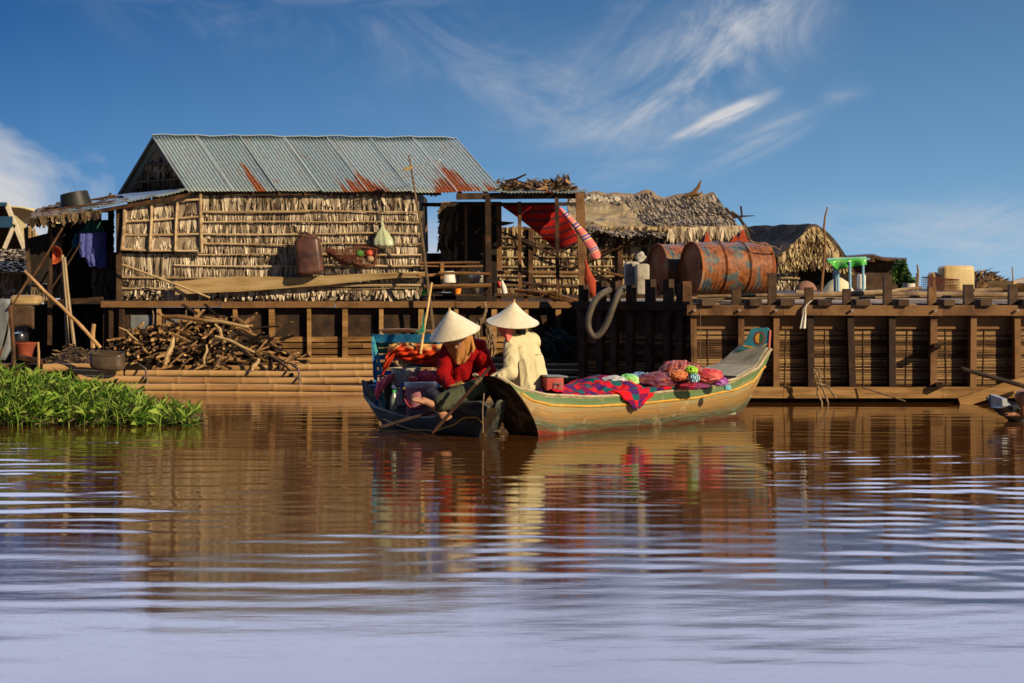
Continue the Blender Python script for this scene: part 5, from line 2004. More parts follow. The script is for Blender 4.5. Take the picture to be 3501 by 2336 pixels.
def rsurf(u, v):
    top = ridA.lerp(ridB, u) + V(0, 0, .03 * sin(u * 7) + .03 * noise.noise(V(u * 8, 0, 4)) + (.05 if .45 < u < .6 else 0) * sin((u - .45) / .15 * pi) + .05 * max(0, u - .8))
    bot = eaveA.lerp(eaveB, u)
    p = top.lerp(bot, v)
    cut = 0
    return p + V(0, -.10 * sin(pi * v), -.10 * sin(pi * v) * (1 - u * .3) + .05 * noise.noise(V(u * 10, v * 5, 1)))


b = MB(); b.grid(rsurf, 60, 16, thick=.06)
rf2 = b.build('roof', m_thatch_shade, h2, True)
b = MB()
for j in range(24):
    v = j / 24
    for k in range(300):
        u = rnd(0, 1)
        if u < .42 and .12 < v < .80:
            continue
        p = rsurf(u, v) + V(0, -.03, .04)
        e = rsurf(min(1, max(0, u + rnd(-.03, .02))), v + rnd(.09, .2)) + V(0, -rnd(.04, .09), rnd(.03, .07))
        s_ = V(rnd(.010, .024), rnd(-.01, .01), rnd(-.006, .006))
        b.add([p - s_, p + s_, e + s_ * .5, e - s_ * .5], [(0, 1, 2, 3)])
b.build('roof_leaf', m_thatch_dark, rf2)
b = MB()


def tarp(u, v):
    return rsurf(lerp(.0, .46 + .03 * sin(v * 7), u), lerp(.14, .80, v)) + V(0, -.03, .05 + .03 * noise.noise(V(u * 9, v * 6, 2)) + .02 * noise.noise(V(u * 25, v * 14, 2)))


b.grid(tarp, 50, 20, thick=.012)
b.build('roof_mat', mat('tan woven mat', ((.16, .12, .06), (.30, .23, .12), (.40, .32, .18)), 4, (1, 1, 3), .85, .3), rf2, 'all')
b = MB()
for i in range(60):
    u = rnd(.02, .34); p = rsurf(u, rnd(.10, .2)) + V(0, -.06, .07)
    a = rnd(0, 6)
    s_ = V(cos(a), 0, sin(a)) * .035
    t_ = V(-sin(a), -.3, cos(a)) * .03
    b.add([p - s_, p + t_, p + s_, p - t_], [(0, 1, 2, 3)])
b.build('roof_scrap', mat('pale scrap', ((.40, .36, .30), (.62, .58, .50)), 9, rough=.8, island=.4), rf2)
b = MB()
for k in range(260):
    u = rnd(0, 1)
    p = eaveA.lerp(eaveB, u) + V(0, rnd(-.05, .1), rnd(-.04, .05))
    b.frond(p, rnd(.04, .13), .05 * rnd(.4, 1.2), rnd(.0, .06), rnd(-.4, .4))
b.build('eave_fringe', m_thatch_dark, rf2)
b = MB()
for k in range(230):
    u = rnd(0, 1)
    p = P(lerp(2288, 2545, u), lerp(782, 770, u), 26.2) + V(0, 0, 0)
    b.frond(p, rnd(.18, .27), .06 * rnd(.4, 1.2), rnd(.0, .06), rnd(-.35, .35))
b.build('leaf_apron', m_thatch, h2)
b = MB()
for x, w_, h in ((2418, 12, 40), (2515, 18, 26), (2540, 20, 48)):
    b = MB()
    b.add([P(x - w_, 828, 26.1), P(x + w_, 828, 26.1), P(x, 828 - h, 26.12), P(x - w_, 828, 26.14), P(x + w_, 828, 26.14), P(x, 828 - h, 26.16)], [(0, 1, 2), (5, 4, 3)])
    b.build('red_board', m_brick, h2)
b = MB()
b.tube([P(2340, 672, 28.4), P(2372, 660, 28.4), P(2388, 640, 28.4), P(2397, 617, 28.4)], [.05, .085, .06, .02], 8, flat=.5)
b.tube([P(2372, 662, 28.4), P(2392, 664, 28.4), P(2402, 655, 28.4)], [.06, .04, .02], 7, flat=.5)
b.build('roof_horn', m_wood_brown, h2, True)
b = MB()
b.box((ax0 - .2, Y2 - .3, .0), (ax1 + .1, 29.5, zy(1008, Y2)))
b.build('platform', m_wood_dark, h2)
tr = MB()
for pts, r in ((((2500, 725), (2525, 742), (2545, 770), (2580, 800)), .028), (((2533, 705), (2536, 735), (2532, 755), (2548, 775)), .016), (((2505, 745), (2530, 740), (2581, 738)), .02), (((2480, 712), (2510, 742), (2530, 745)), .024)):
    tr.tube([P(x, y, 26.6) for x, y in pts], [r] + [r * .9] * (len(pts) - 2) + [r * .3], 6)
tag(tr.build('crossed_sticks', m_wood_brown, None, True), 'crossed crooked sticks at the right corner of the long thatched roof', 'sticks')

# ================================================================ rear platform and far huts
rp = thing('rear_raft', P(2900, 1200, 30), 'low floating platform carrying the small hut and the blue table', 'raft')
b = MB(); b.box((xp(2580, 26.5), 26.5, -.1), (9.5, 38, 1.10)); b.build('deck', m_wood_dark, rp)
h3 = thing('small_hut', P(2760, 1005, 34), 'small hut with a dark thatched roof and a ragged sunlit gable', 'hut')
ap, bk = P(2783, 779, 33.6), P(2558, 784, 35.8)
ef, eb = P(2662, 890, 33.4), P(2558, 895, 34.8)
er = P(2892, 900, 34.2)
b = MB()


def slopeL(u, v):
    p = bk.lerp(ap, u).lerp(eb.lerp(ef, u), v)
    return p + V(0, 0, .05 * noise.noise(V(u * 6, v * 4, 2)) + .10 * (u - .5) * 0 - .12 * sin(pi * v) * .5)


b.grid(slopeL, 20, 10, thick=.10)
b.grid(lambda u, v: ap.lerp(P(2690, 784, 36), u).lerp(er.lerp(er + V(-.3, 2.4, 0), u), v) + V(0, 0, .10 * sin(pi * v)), 10, 10, thick=.08)
m_black_thatch = mat('dark old thatch', ((.02, .015, .012), (.06, .045, .034), (.12, .095, .07)), 10, (1, 1, .5), .95, .6, .02)
b.build('roof', m_black_thatch, h3, True)
b = MB()
for k in range(520):
    t = rnd(0, 1)
    e = t < .5
    u = rnd(0, 1)
    q = ap.lerp(ef if e else er, u) + V(0, -.05, rnd(-.02, .06))
    L = rnd(.12, .32)
    b.frond(q, L, .05 * rnd(.5, 1.4), rnd(-.02, .08), (rnd(-.3, .1) if e else rnd(.0, .9)))
for k in range(700):
    u = rnd(0, 1)
    xx = lerp(2680, 2878, u)
    ytop = lerp(779, 895, abs(xx - 2783) / 105)
    y = rnd(ytop, 880)
    b.frond(P(xx, y, 33.62), rnd(.15, .3), .05 * rnd(.5, 1.3), rnd(.0, .06), rnd(-.3, .3))
b.add([P(2672, 885, 33.7), P(2884, 890, 33.7), P(2783, 785, 33.7)], [(0, 1, 2)], 1)
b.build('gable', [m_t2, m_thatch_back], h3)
b = MB()
b.box((xp(2640, 33.9), 33.85, 1.08), (xp(2728, 33.9), 33.9, zy(880, 33.9)), 1)
hang_rows(b, xp(2640, 33.9), xp(2730, 33.9), 33.83, [zy(y, 33.9) for y in (885, 915, 945, 972)], zy(1003, 33.9), w=.05, dens=.03, out=.03)
b.build('wall', [m_thatch, m_thatch_back], h3)
b = MB()
b.box((xp(2728, 34.4), 34.4, 1.08), (xp(2900, 34.4), 34.45, zy(880, 34.4)))
b.box((xp(2560, 34.6), 34.6, 1.08), (xp(2728, 34.6), 34.65, zy(890, 34.6)))
b.build('inner_wall', m_interior, h3)
for y in (922, 950):
    q = MB(); q.bamboo(P(2640, y, 33.76), P(2735, y + 2, 33.76), .02, seg=6); q.build('batten', m_batten, h3, True)
b = MB(); ellipsoid(b, P(2755, 1000, 33.4), .22, .2, .22)
tag(b.build('bundle', mat('dusty pink sack', ((.20, .10, .07), (.32, .18, .13)), 6, rough=.9), None, True), 'dusty pink rounded sack in the doorway of the small hut', 'sack')
# blue table with green cloth
tb = thing('table', P(2905, 998, 28), 'small table with light blue legs and a bright green cloth over it', 'table')
m_lblue = mat('light blue paint', ((.14, .34, .52), (.26, .50, .66)), 8, rough=.5)
for x, y0, Y in ((2853, 900, 27.6), (2864, 900, 28.4), (2905, 895, 27.4), (2950, 892, 27.7)):
    q = MB(); q.tube([P(x + 2, 1000, Y), P(x, y0, Y)], .022, 8); q.build('leg', m_lblue, tb, True)
q = MB(); q.beam(P(2848, 894, 28), P(2956, 886, 28), .8, .03); q.build('table_top', m_lblue, tb)


def gcl(u, v):
    # cloth draped over the front edge of the table
    x = lerp(2828, 2962, u)
    ytop = lerp(892, 886, u)
    drop = interp([(0, 6), (.28, 34), (.55, 26), (1, 20)], u)
    if v < .5:
        return P(x, ytop - 2, lerp(28.3, 27.5, v * 2)) + V(0, 0, .02)
    t = (v - .5) * 2
    return P(x, ytop + drop * t, 27.45) + V(0, -.06 * t * sin(u * 16), 0)


q = MB(); q.grid(gcl, 40, 14, thick=.01)
q.build('green_cloth', mat('bright green plastic sheet', ((.03, .26, .03), (.07, .42, .06), (.30, .62, .25)), 5, rough=.35, spec=.6), tb, 'all')
b = MB(); b.lathe([(.0, 0), (.28, 0), (.16, .17), (.05, .24), (0, .25)], Matrix.Translation(P(2866, 1000, 28.9)), 16)
tag(b.build('rice_sack', mat('cream sacking', ((.56, .50, .30), (.70, .64, .42)), 5, rough=.9), None, True), 'cream cone-shaped sack under the blue table', 'sack')
b = MB(); rbox(b, P(2945, 965, 29.2), .12, .2, .26, .03)
tag(b.build('container', m_white_plastic, None, True), 'white container behind the right leg of the blue table', 'container')
sh_ = thing('dark_shed', P(3020, 1000, 37), 'low dark shed with a flat roof behind the blue table', 'shed')
b = MB(); b.box((xp(2890, 36), 36, 1.08), (xp(3095, 36), 37.6, zy(892, 36))); b.build('wall', m_wood_dark, sh_)
b = MB()
b.add([P(2888, 882, 35.7), P(2988, 876, 35.7), P(3020, 888, 36.5), P(3100, 890, 36.5), P(3095, 896, 35.7), P(2985, 896, 35.7), P(2888, 890, 35.7)], [(0, 1, 2, 3, 4, 5, 6)])
b.grid(lambda u, v: P(lerp(2885, 3100, u), interp([(0, 882), (.45, 876), (.62, 887), (1, 890)], u) + v * 5, lerp(36.8, 35.7, v)), 20, 3, thick=.05)
b.build('roof', m_wood_brown, sh_)
# shrub
shr = thing('shrub', P(3075, 1000, 34.5), 'dark green leafy shrub growing beside the dark shed', 'shrub')
b = MB()
m_leafd = mat('shrub leaves', ((.008, .025, .006), (.025, .07, .012), (.06, .14, .02)), 9, rough=.6, bstr=.1, island=.9)
for i in range(1500):
    a = rnd(0, 6.28); r = rnd(0, 1) ** .4
    c = P(3078 + 32 * r * cos(a) * (1 + .2 * sin(3 * a)), 932 + 42 * r * sin(a), rnd(34.2, 34.9))
    if rnd(0, 1) < .2:
        c = P(rnd(3085, 3128), rnd(950, 985), rnd(34.2, 34.6))
    d = V(rnd(-1, 1), rnd(-1, 1), rnd(-1, 1)).normalized() * rnd(.03, .06)
    s_ = d.cross(V(rnd(-1, 1), rnd(-1, 1), rnd(-1, 1))).normalized() * .022
    b.add([c - d, c + s_, c + d, c - s_], [(0, 1, 2, 3)])
b.build('crown', m_leafd, shr)
b = MB(); b.tube([P(3078, 1000, 34.5), P(3078, 930, 34.5)], .05, 6); b.build('trunk', m_wood_brown, shr, True)
vessel('plant_pot', 3110, 998, 33.6, [(0, 0), (.10, 0), (.13, .16), (.12, .16), (0, .13)], m_white_plastic, 'white pot with an orange rim at the foot of the shrub', 'pot')
# ================================================================ the two sampans in front
m_bow = mat('peeling bow paint dark with shade', ((.010, .007, .004), (.03, .018, .009), (.035, .022, .011), (.14, .085, .04)), 5, rough=.7, bstr=.4, lo=.35, hi=.62)  # peeling paint; the bow face's shade is put into its dark tone


def hull(root, G0, Lv, nrm, wt, gt, kt, sht, mo, mi_, bulge=.6, N=44, M=14, thick=.025, cap0=True, cap1=True, pt_=None, q=1.25, flare0=0.):
    """G0..G0+Lv is the near gunwale; nrm points to the far side. Returns centre(t), axis"""
    a = Lv.normalized()
    w0, w1 = wt[0][1], wt[-1][1]

    def cen(t):
        w_ = interp(wt, t)
        we = lerp(w0, w1, t)
        return G0 + Lv * t + nrm * (we + bulge * (w_ - we))

    def sec(t, inner=False):
        w_ = interp(wt, t) - (thick if inner else 0)
        g_ = interp(gt, t) - (.0 if not inner else .004)
        k_ = interp(kt, t) + (thick if inner else 0)
        s_ = interp(sht, t)
        c = cen(t)
        p = interp(pt_ or [(0, .62), (1, .62)], t)
        e_ = max(0, 1 - t / .22) if flare0 else 0
        out = []
        for j in range(2 * M + 1):
            f = j / M
            ph = f if f <= 1 else 2 - f
            sg = -1 if f <= 1 else 1
            if f == 1:
                sg = 0
            lat = w_ * max(0, cos(ph * pi / 2)) ** p
            d = sin(ph * pi / 2) ** q
            z = lerp(g_, k_, d)
            flare = 1 + flare0 * e_ * sin(pi * min(1, d * .62))
            pt = c + nrm * (sg * lat * flare) + a * (s_ * d ** lerp(1, .62, e_))
            out.append((V(pt.x, pt.y, z), (t * Lv.length, (g_ - z) / (g_ + .03))))
        return out
    b = MB()
    vs = []; uv = []
    for i in range(N + 1):
        for pt, u in sec(i / N):
            vs.append(pt); uv.append(u)
    W = 2 * M + 1
    fs = [(i * W + j, (i + 1) * W + j, (i + 1) * W + j + 1, i * W + j + 1) for i in range(N) for j in range(W - 1)]
    if cap0:
        qb = MB(); qb.add([vs[k] for k in range(W)], [tuple(range(W))]); qb.build('bow_board', m_bow, root)
    if cap1 == 2:
        qb = MB(); qb.add([vs[N * W + k] for k in range(W)], [tuple(range(W))[::-1]]); qb.build('bow_board', m_bow, root)
    elif cap1:
        fs.append(tuple(range(N * W, (N + 1) * W))[::-1])
    b.add(vs, fs, 0, uv)
    b.build('hull', mo, root, True)
    b = MB()
    vs = []
    for i in range(N + 1):
        t = .03 + .94 * i / N
        for pt, u in sec(t, True):
            vs.append(pt)
    fs = [(i * W + j, i * W + j + 1, (i + 1) * W + j + 1, (i + 1) * W + j) for i in range(N) for j in range(W - 1)]
    fs.append(tuple(range(W))[::-1]); fs.append(tuple(range(N * W, (N + 1) * W)))
    b.add(vs, fs)
    b.build('inside', mi_, root, True)
    return cen, a, sec


# ---- the painted boat ------------------------------------------------
nA = V(-.68, .73, 0).normalized()
LA = V(2.63, 2.45, 0)
GA = V(-.12, 14.5, 0)
boatA = thing('sampan', (1.1, 15.9, 0), 'banded green and tan wooden boat with a painted eye board at its right end', 'boat')
wA = [(0, .15), (.08, .22), (.2, .29), (.4, .37), (.65, .39), (.85, .34), (1, .21)]
gA = [(0, .52), (.07, .40), (.16, .335), (.30, .30), (.45, .295), (.66, .315), (.83, .375), (.93, .46), (1, .64)]
kA = [(0, -.04), (.25, -.12), (.8, -.10), (1, -.04)]
sA = [(0, .46), (.15, .26), (.35, .0), (.7, .0), (.88, -.20), (1, -.42)]
cenA, aA, secA = hull(boatA, GA, LA, nA, wA, gA, kA, sA, m_hull, m_hull_in, flare0=.55, pt_=[(0, .22), (.12, .35), (.35, .6), (.8, .6), (1, .45)])


def gunA(t, side, dz=0, out=0):
    c = cenA(t); w_ = interp(wA, t) + out
    return V(c.x, c.y, interp(gA, t) + dz) + nA * (side * w_)


for side in (-1, 1):
    b = MB()
    pts = [gunA(i / 60, side, .004, -.012) for i in range(61)]
    b.tube(pts, .022, 6, flat=.7)
    b.build('gunwale', m_gunwale, boatA, True)
# raised yellow moulding on the near side
b = MB()
pts = []
for i in range(1, 61):
    t = i / 60
    s = secA(t)
    # point at ~22% depth
    j = 4
    pt = s[j][0]
    best = min(range(15), key=lambda k: abs(s[k][1][1] - .215))
    k0 = best
    pts.append(s[k0][0].lerp(s[min(k0 + 1, 14)][0], 0) - nA * .002)
zsm = [sum(pts[min(max(i + d, 0), len(pts) - 1)].z for d in range(-5, 6)) / 11 for i in range(len(pts))]
pts2 = []
for i, p in enumerate(pts):
    t = (i + 1) / 60
    s = secA(t)
    zt_ = lerp(interp(gA, t), -.03, .235)
    for k in range(14):
        if s[k][0].z >= zt_ >= s[k + 1][0].z:
            f = (s[k][0].z - zt_) / max(1e-6, s[k][0].z - s[k + 1][0].z)
            pts2.append(s[k][0].lerp(s[k + 1][0], f) - nA * .002)
            break
b.tube(pts2, .011, 6)
b.build('moulding', m_yellow_line, boatA, True)
# inner floor boards and thwarts
b = MB()
b.grid(lambda u, v: cenA(lerp(.12, .86, u)) + nA * ((v - .5) * 1.5 * interp(wA, lerp(.12, .86, u))) + V(0, 0, .06), 30, 4, thick=.02)
b.build('floor_board', m_deck, boatA)
for t in (.12, .42, .62):
    q = MB()
    q.beam(gunA(t, -1, -.05, -.03), gunA(t, 1, -.05, -.03), .10, .02)
    q.build('thwart', m_deck, boatA)
# inner lining strip seen behind the cloth
# stern deck
b = MB()
for i in range(6):
    u0, u1 = i / 6 + .004, (i + 1) / 6 - .004

    def dfn(u, v, u0=u0, u1=u1):
        t = lerp(.845, .995, v)
        w_ = interp(wA, t) - .03
        c = cenA(t)
        return V(c.x, c.y, interp(gA, t) + .006 + .012 * v) + nA * (lerp(-w_, w_, lerp(u0, u1, u)))
    b.grid(dfn, 3, 10, thick=.02)
b.build('deck', m_deck, boatA)
b = MB()
b.beam(gunA(.842, -1, -.01, -.03), gunA(.842, 1, -.01, -.03), .03, .045)
b.build('deck_edge', m_wood_brown, boatA)
# eye board
m_eye_blue = mat('sky blue eye board', ((.02, .13, .18), (.05, .24, .31)), 10, rough=.6)
fb = cenA(.985)
lat = V(.93, -.37, 0).normalized()
bN = V(-.37, -.93, 0).normalized()
fb = V(fb.x, fb.y, interp(gA, .985) + .005)
up = (V(0, 0, 1) - bN * .20).normalized()


def fp(x, z, d=0.):
    return fb + lat * (x * .74) + up * z + bN * d


outl = [(-.205, 0), (.205, 0), (.222, .05), (.225, .12), (.232, .19), (.225, .225), (.20, .24), (.02, .235), (-.015, .22), (-.045, .17), (-.085, .10), (-.14, .045)]
b = MB()
k = len(outl)
b.add([fp(x, z, .0) for x, z in outl] + [fp(x, z, -.035) for x, z in outl], [tuple(range(k)), tuple(range(k, 2 * k))[::-1]] + [(i, i + k, (i + 1) % k + k, (i + 1) % k) for i in range(k)])
eb_ = b.build('eye_board', m_eye_blue, boatA)


def disc(pts, d, m_, nm):
    q = MB()
    q.add([fp(x, z, d) for x, z in pts], [tuple(range(len(pts)))])
    q.build(nm, m_, eb_)


m_er = mat('dark red paint', ((.16, .03, .02), (.26, .06, .035)), 12, rough=.6)
m_eg = mat('deep green paint', ((.01, .08, .04), (.03, .14, .07)), 12, rough=.6)
ec = (.105, .135)
disc([(ec[0] + .078 * cos(2 * pi * i / 28), ec[1] + .066 * sin(2 * pi * i / 28)) for i in range(28)], .003, m_er, 'eye_ring')
disc([(ec[0] + .056 * cos(pi / 2 + pi * i / 14), ec[1] + .050 * sin(pi / 2 + pi * i / 14)) for i in range(15)], .006, m_yellow_line, 'eye_left')
disc([(ec[0] + .002 + .056 * cos(-pi / 2 + pi * i / 14), ec[1] + .050 * sin(-pi / 2 + pi * i / 14)) for i in range(15)], .006, m_eg, 'eye_right')
disc([(-.115, .055), (.02, .035), (.09, .02), (.215, .075), (.215, .088), (.09, .036), (.02, .05), (-.105, .068)], .004, m_yellow_line, 'chevron')
disc([(-.19, .004), (.21, .004), (.217, .022), (-.165, .022)], .003, m_eg, 'base_band')
q = MB()
q.beam(fp(.236, .02, -.017), fp(.240, .215, -.017), .008, .05, up=bN)
q.build('edge_strip', mat('coral red paint', ((.40, .10, .07), (.55, .17, .12)), 9, rough=.6), eb_)

# ---- the dark boat ---------------------------------------------------
nB = V(.84, .54, 0).normalized()
LB = V(1.20, -1.90, 0)
GB = V(-1.40, 16.4, 0)
boatB = thing('sampan', (-.7, 15.5, 0), 'low dark blue-grey wooden boat with a turquoise rack, nosing in beside the banded boat', 'boat')
wB = [(0, .05), (.06, .13), (.18, .23), (.4, .33), (.7, .34), (.88, .22), (1, .05)]
gB = [(0, .37), (.05, .22), (.10, .175), (.22, .14), (.5, .105), (.68, .13), (.80, .20), (.90, .29), (.96, .30), (1, .26)]
kB = [(0, .02), (.2, -.10), (.8, -.10), (1, -.05)]
sB = [(0, .32), (.2, .12), (.4, 0), (.75, 0), (1, -.20)]
cenB, aB, secB = hull(boatB, GB, LB, nB, wB, gB, kB, sB, m_hullB, m_hull_in, bulge=.55, cap1=2)


def gunB(t, side, dz=0, out=0):
    c = cenB(t); w_ = interp(wB, t) + out
    return V(c.x, c.y, interp(gB, t) + dz) + nB * (side * w_)


for side in (-1, 1):
    b = MB()
    b.tube([gunB(i / 60, side, .004, -.01) for i in range(61)], .018, 6, flat=.7)
    b.build('gunwale', m_hullgrey, boatB, True)
b = MB()
pts2 = []
for i in range(14, 61):
    t = i / 60
    s = secB(t)
    zt_ = interp(gB, t) - lerp(.07, .13, t)
    for k in range(14):
        if s[k][0].z >= zt_ >= s[k + 1][0].z:
            f = (s[k][0].z - zt_) / max(1e-6, s[k][0].z - s[k + 1][0].z)
            pts2.append(s[k][0].lerp(s[k + 1][0], f) - nB * .001)
            break
b.tube(pts2, .007, 5)
b.build('moulding', m_yellow_line, boatB, True)
b = MB()
b.grid(lambda u, v: cenB(lerp(.15, .88, u)) + nB * ((v - .5) * 1.4 * interp(wB, lerp(.15, .88, u))) + V(0, 0, .045), 20, 4, thick=.015)
b.build('floor_board', m_hull_in, boatB)
for t in (.56, .80):
    q = MB()
    q.beam(gunB(t, -1, -.02, -.03), gunB(t, 1, -.02, -.03), .16, .02)
    q.build('thwart', m_hull_in, boatB)
# folded dark cloth / splash at the tip
# ---- turquoise and blue rack ------------------------------------------
rk = thing('rack', P(1300, 1400, 16.2), 'turquoise and blue wooden rack with a scalloped top board standing in the dark boat', 'rack')
RA, RB = 16.3, 15.95


def R_(px, py, off=0.):
    Y = lerp(RA, RB, (px - 1275) / 240) + off
    return P(px, py, Y)


q = MB()
k_ = 60
vs = []
for i in range(k_ + 1):
    px = lerp(1272, 1505, i / k_)
    sc = 4 * abs(sin(i / k_ * pi * 9.5))
    vs.append(R_(px, 1141 + sc * .9)); vs.append(R_(px, 1171))
m2 = len(vs)
vs += [p + V(0, .02, 0) for p in vs]
fs = [(2 * i, 2 * i + 1, 2 * i + 3, 2 * i + 2) for i in range(k_)] + [(m2 + 2 * i + 2, m2 + 2 * i + 3, m2 + 2 * i + 1, m2 + 2 * i) for i in range(k_)]
fs += [(2 * i, 2 * i + 2, m2 + 2 * i + 2, m2 + 2 * i) for i in range(k_)] + [(2 * i + 3, 2 * i + 1, m2 + 2 * i + 1, m2 + 2 * i + 3) for i in range(k_)]
fs += [(0, m2, m2 + 1, 1), (m2 - 2, m2 - 1, 2 * m2 - 1, 2 * m2 - 2)]
q.add(vs, fs)
q.build('top_board', m_blue_paint, rk)
for pts, w_, m_ in ((((1274, 1152), (1308, 1290)), .026, m_cyan_paint), (((1277, 1170), (1290, 1400)), .035, m_blue_paint), (((1500, 1165), (1502, 1380)), .03, m_blue_paint), (((1318, 1300), (1345, 1392)), .035, m_blue_paint), (((1300, 1290), (1312, 1392)), .02, m_cyan_paint)):
    q = MB()
    q.beam(R_(*pts[0], -.05), R_(*pts[1], -.05), w_, w_)
    q.build('upright', m_, rk)
for y, m_ in ((1180, m_green_paint), (1200, m_green_paint), (1222, m_blue_paint), (1248, m_green_paint), (1275, m_blue_paint)):
    q = MB()
    q.beam(R_(1276, y, .03), R_(1502, y, .03), .014, .045)
    q.build('slat', m_, rk)
q = MB()
q.beam(R_(1290, 1318, -.1), R_(1500, 1318, -.1), .34, .02)
q.build('shelf', m_blue_paint, rk)
# orange and red checked blanket over the rack
n = NT('orange and red checked blanket')
sp = n.n('ShaderNodeSeparateXYZ')
n.l(n.n('ShaderNodeAttribute', _attribute_name='st').outputs['Vector'], sp.inputs[0])
c1 = n.ramp(sp.outputs[1], [(0, (.62, .36, .12)), (.30, (.60, .30, .10)), (.36, (.60, .07, .02)), (.62, (.66, .06, .015)), (.95, (.58, .04, .012))], 'LINEAR')
fr = n.math('FRACT', n.math('DIVIDE', sp.outputs[0], .21))
c2 = n.mix(n.ramp(fr, [(0, 0.), (.72, .75)], 'CONSTANT'), c1, (.60, .07, .02))
m_blk2 = n.out(c2, .9, 0, n.noise(n.coords((1, 1, 1)), 40, 3), .2, .002, .1)
b = MB()


def blk2(u, v):
    px = lerp(1330, 1512, u)
    yt = interp([(0, 1180), (.25, 1172), (.6, 1178), (1, 1180)], u)
    yb = interp([(0, 1290), (.08, 1262), (.22, 1222), (.5, 1240), (1, 1258)], u)
    Y = lerp(RA, RB, (px - 1275) / 240) - .06
    if v < .12:
        return P(px, yt, Y + .10 * (1 - v / .12)) + V(0, 0, .0)
    t = (v - .12) / .88
    p = P(px - (1 - u) * 26 * t, lerp(yt, yb, t), Y)
    fold = .028 * sin(5 * (u * 1.4 + t * 1.3) * pi) * (.3 + t) + .012 * sin(23 * u - 9 * t)
    return p + V(0, -.05 * sin(pi * t) - fold - .03, 0)


b.grid(blk2, 50, 40, thick=.006, us=.7, vs_=1.0)
tag(b.build('blanket', m_blk2, None, 'all'), 'orange and red checked blanket draped over the blue rack', 'blanket')

# ---- load of the dark boat ----------------------------------------------
def at(px, py, Y):
    return Matrix.Translation(P(px, py, Y))


b = MB()
b.lathe([(0, 0), (.126, 0), (.130, .01), (.131, .150), (.138, .156), (.138, .162), (.128, .160), (.124, .02), (0, .015)], at(1388, 1318, 15.9), 40)
pt_ = thing('cooking_pot', P(1388, 1318, 15.9), 'shiny aluminium pot standing between the pink cloths in the dark boat', 'pot')
b.build('body', m_metal, pt_, True)
b = MB()
for s in (-1, 1):
    c = P(1388, 1278, 15.9) + V(s * .05, -.13, 0)
b.tube([P(1365, 1268, 15.76), P(1368, 1278, 15.74), P(1384, 1278, 15.74), P(1388, 1268, 15.76)], .006, 6)
b.build('handle', m_metal, pt_, True)
ck = thing('cooler', P(1437, 1430, 15.72), 'pink round water cooler with a white lid in front of the pot', 'cooler')
m_pinkc = mat('faded pink plastic', ((.48, .20, .24), (.60, .28, .31)), 3, rough=.42, bstr=.05, spec=.5)
b = MB()
b.lathe([(0, 0), (.115, 0), (.121, .01), (.137, .30), (0, .30)], at(1437, 1436, 15.72), 40); b.build('body', m_pinkc, ck, True)
b = MB()
b.lathe([(0, .292), (.143, .292), (.146, .30), (.146, .33), (.138, .342), (0, .342)], at(1437, 1436, 15.72), 40)
b.build('lid', m_white_plastic, ck, True)
b = MB()
M_ = at(1437, 1436, 15.72)
pts = []
for i in range(13):
    t = i / 12
    a = lerp(pi * .98, pi * 1.82, t)
    pts.append(M_ @ V(.145 * cos(a), .145 * sin(a), .27 - .15 * sin(t * pi) ** .9 - .02 * t))
b.tube(pts, .010, 6)
b.build('carry_handle', mat('dark pink plastic', ((.34, .06, .07),), rough=.4, bstr=0), ck, True)
for px, py, Y, h, r, mcap, mbody, lb in ((1347, 1400, 15.55, .17, .032, m_green_plastic, mat('clear frosted bottle', ((.26, .30, .24), (.40, .44, .36)), 6, rough=.2, spec=.6, Transmission__Weight=.25), 'clear bottle with a green cap left of the pink cooler'),
                                         (1372, 1385, 15.75, .19, .032, mat('blue cap', ((.12, .18, .55),), rough=.4, bstr=0), mat('clear bottle', ((.30, .34, .38), (.5, .54, .58)), 6, rough=.15, spec=.6, Transmission__Weight=.4), 'clear bottle with a blue cap just behind the green-capped one')):
    t_ = thing('bottle', P(px, py, Y), lb, 'bottle')
    M_ = at(px, py, Y)
    b = MB(); b.lathe([(0, 0), (r * .9, 0), (r, .01), (r, h * .62), (r * .45, h * .84), (r * .4, h * .9), (0, h * .9)], M_, 20); b.build('body', mbody, t_, True)
    b = MB(); b.lathe([(0, h * .88), (r * .55, h * .88), (r * .55, h * 1.0), (0, h * 1.0)], M_, 16); b.build('cap', mcap, t_, True)
b = MB()
b.tube([P(1342, 1322, 15.7), P(1352, 1330, 15.66), P(1360, 1345, 15.66), P(1362, 1365, 15.68)], [.014, .016, .014, .008], 8)
tag(b.build('plastic_spout', m_white_plastic, None, True), 'curved white plastic tube above the green-capped bottle', 'tube')
m_hotpink = plaid('hot pink gingham', (.72, .02, .06), (.80, .30, .34), (.03, .03), dark=.45)


def bump_cloth(nm, m_, outline, Y, lb, cat='cloth', amp=.03, seed=1, thick=.008, us=.4, vs_=.3, dep=.10, nu=36, nv=30, fr=1.):
    """puffy gathered cloth whose silhouette is the polygon between two edges (u = 0..1 across)"""
    def fn(u, v):
        px = lerp(interp(outline[0], v), interp(outline[1], v), u)
        yt = interp(outline[2], u) if len(outline) > 2 else 0
        yb = interp(outline[3], u)
        p = P(px, lerp(yt, yb, v), Y)
        f = noise.noise(V(u * 5 * fr + seed, v * 3 * fr, seed)) + .5 * noise.noise(V(u * 11 * fr, v * 7 * fr + seed, 2))
        return p + V(.3 * amp * f, -dep * sin(pi * min(1, max(0, v))) ** .6 * sin(pi * u) ** .6 - amp * f, amp * .4 * f)
    b = MB(); b.grid(fn, nu, nv, thick=thick, us=us, vs_=vs_)
    return tag(b.build(nm, m_, None, 'all'), lb, cat)


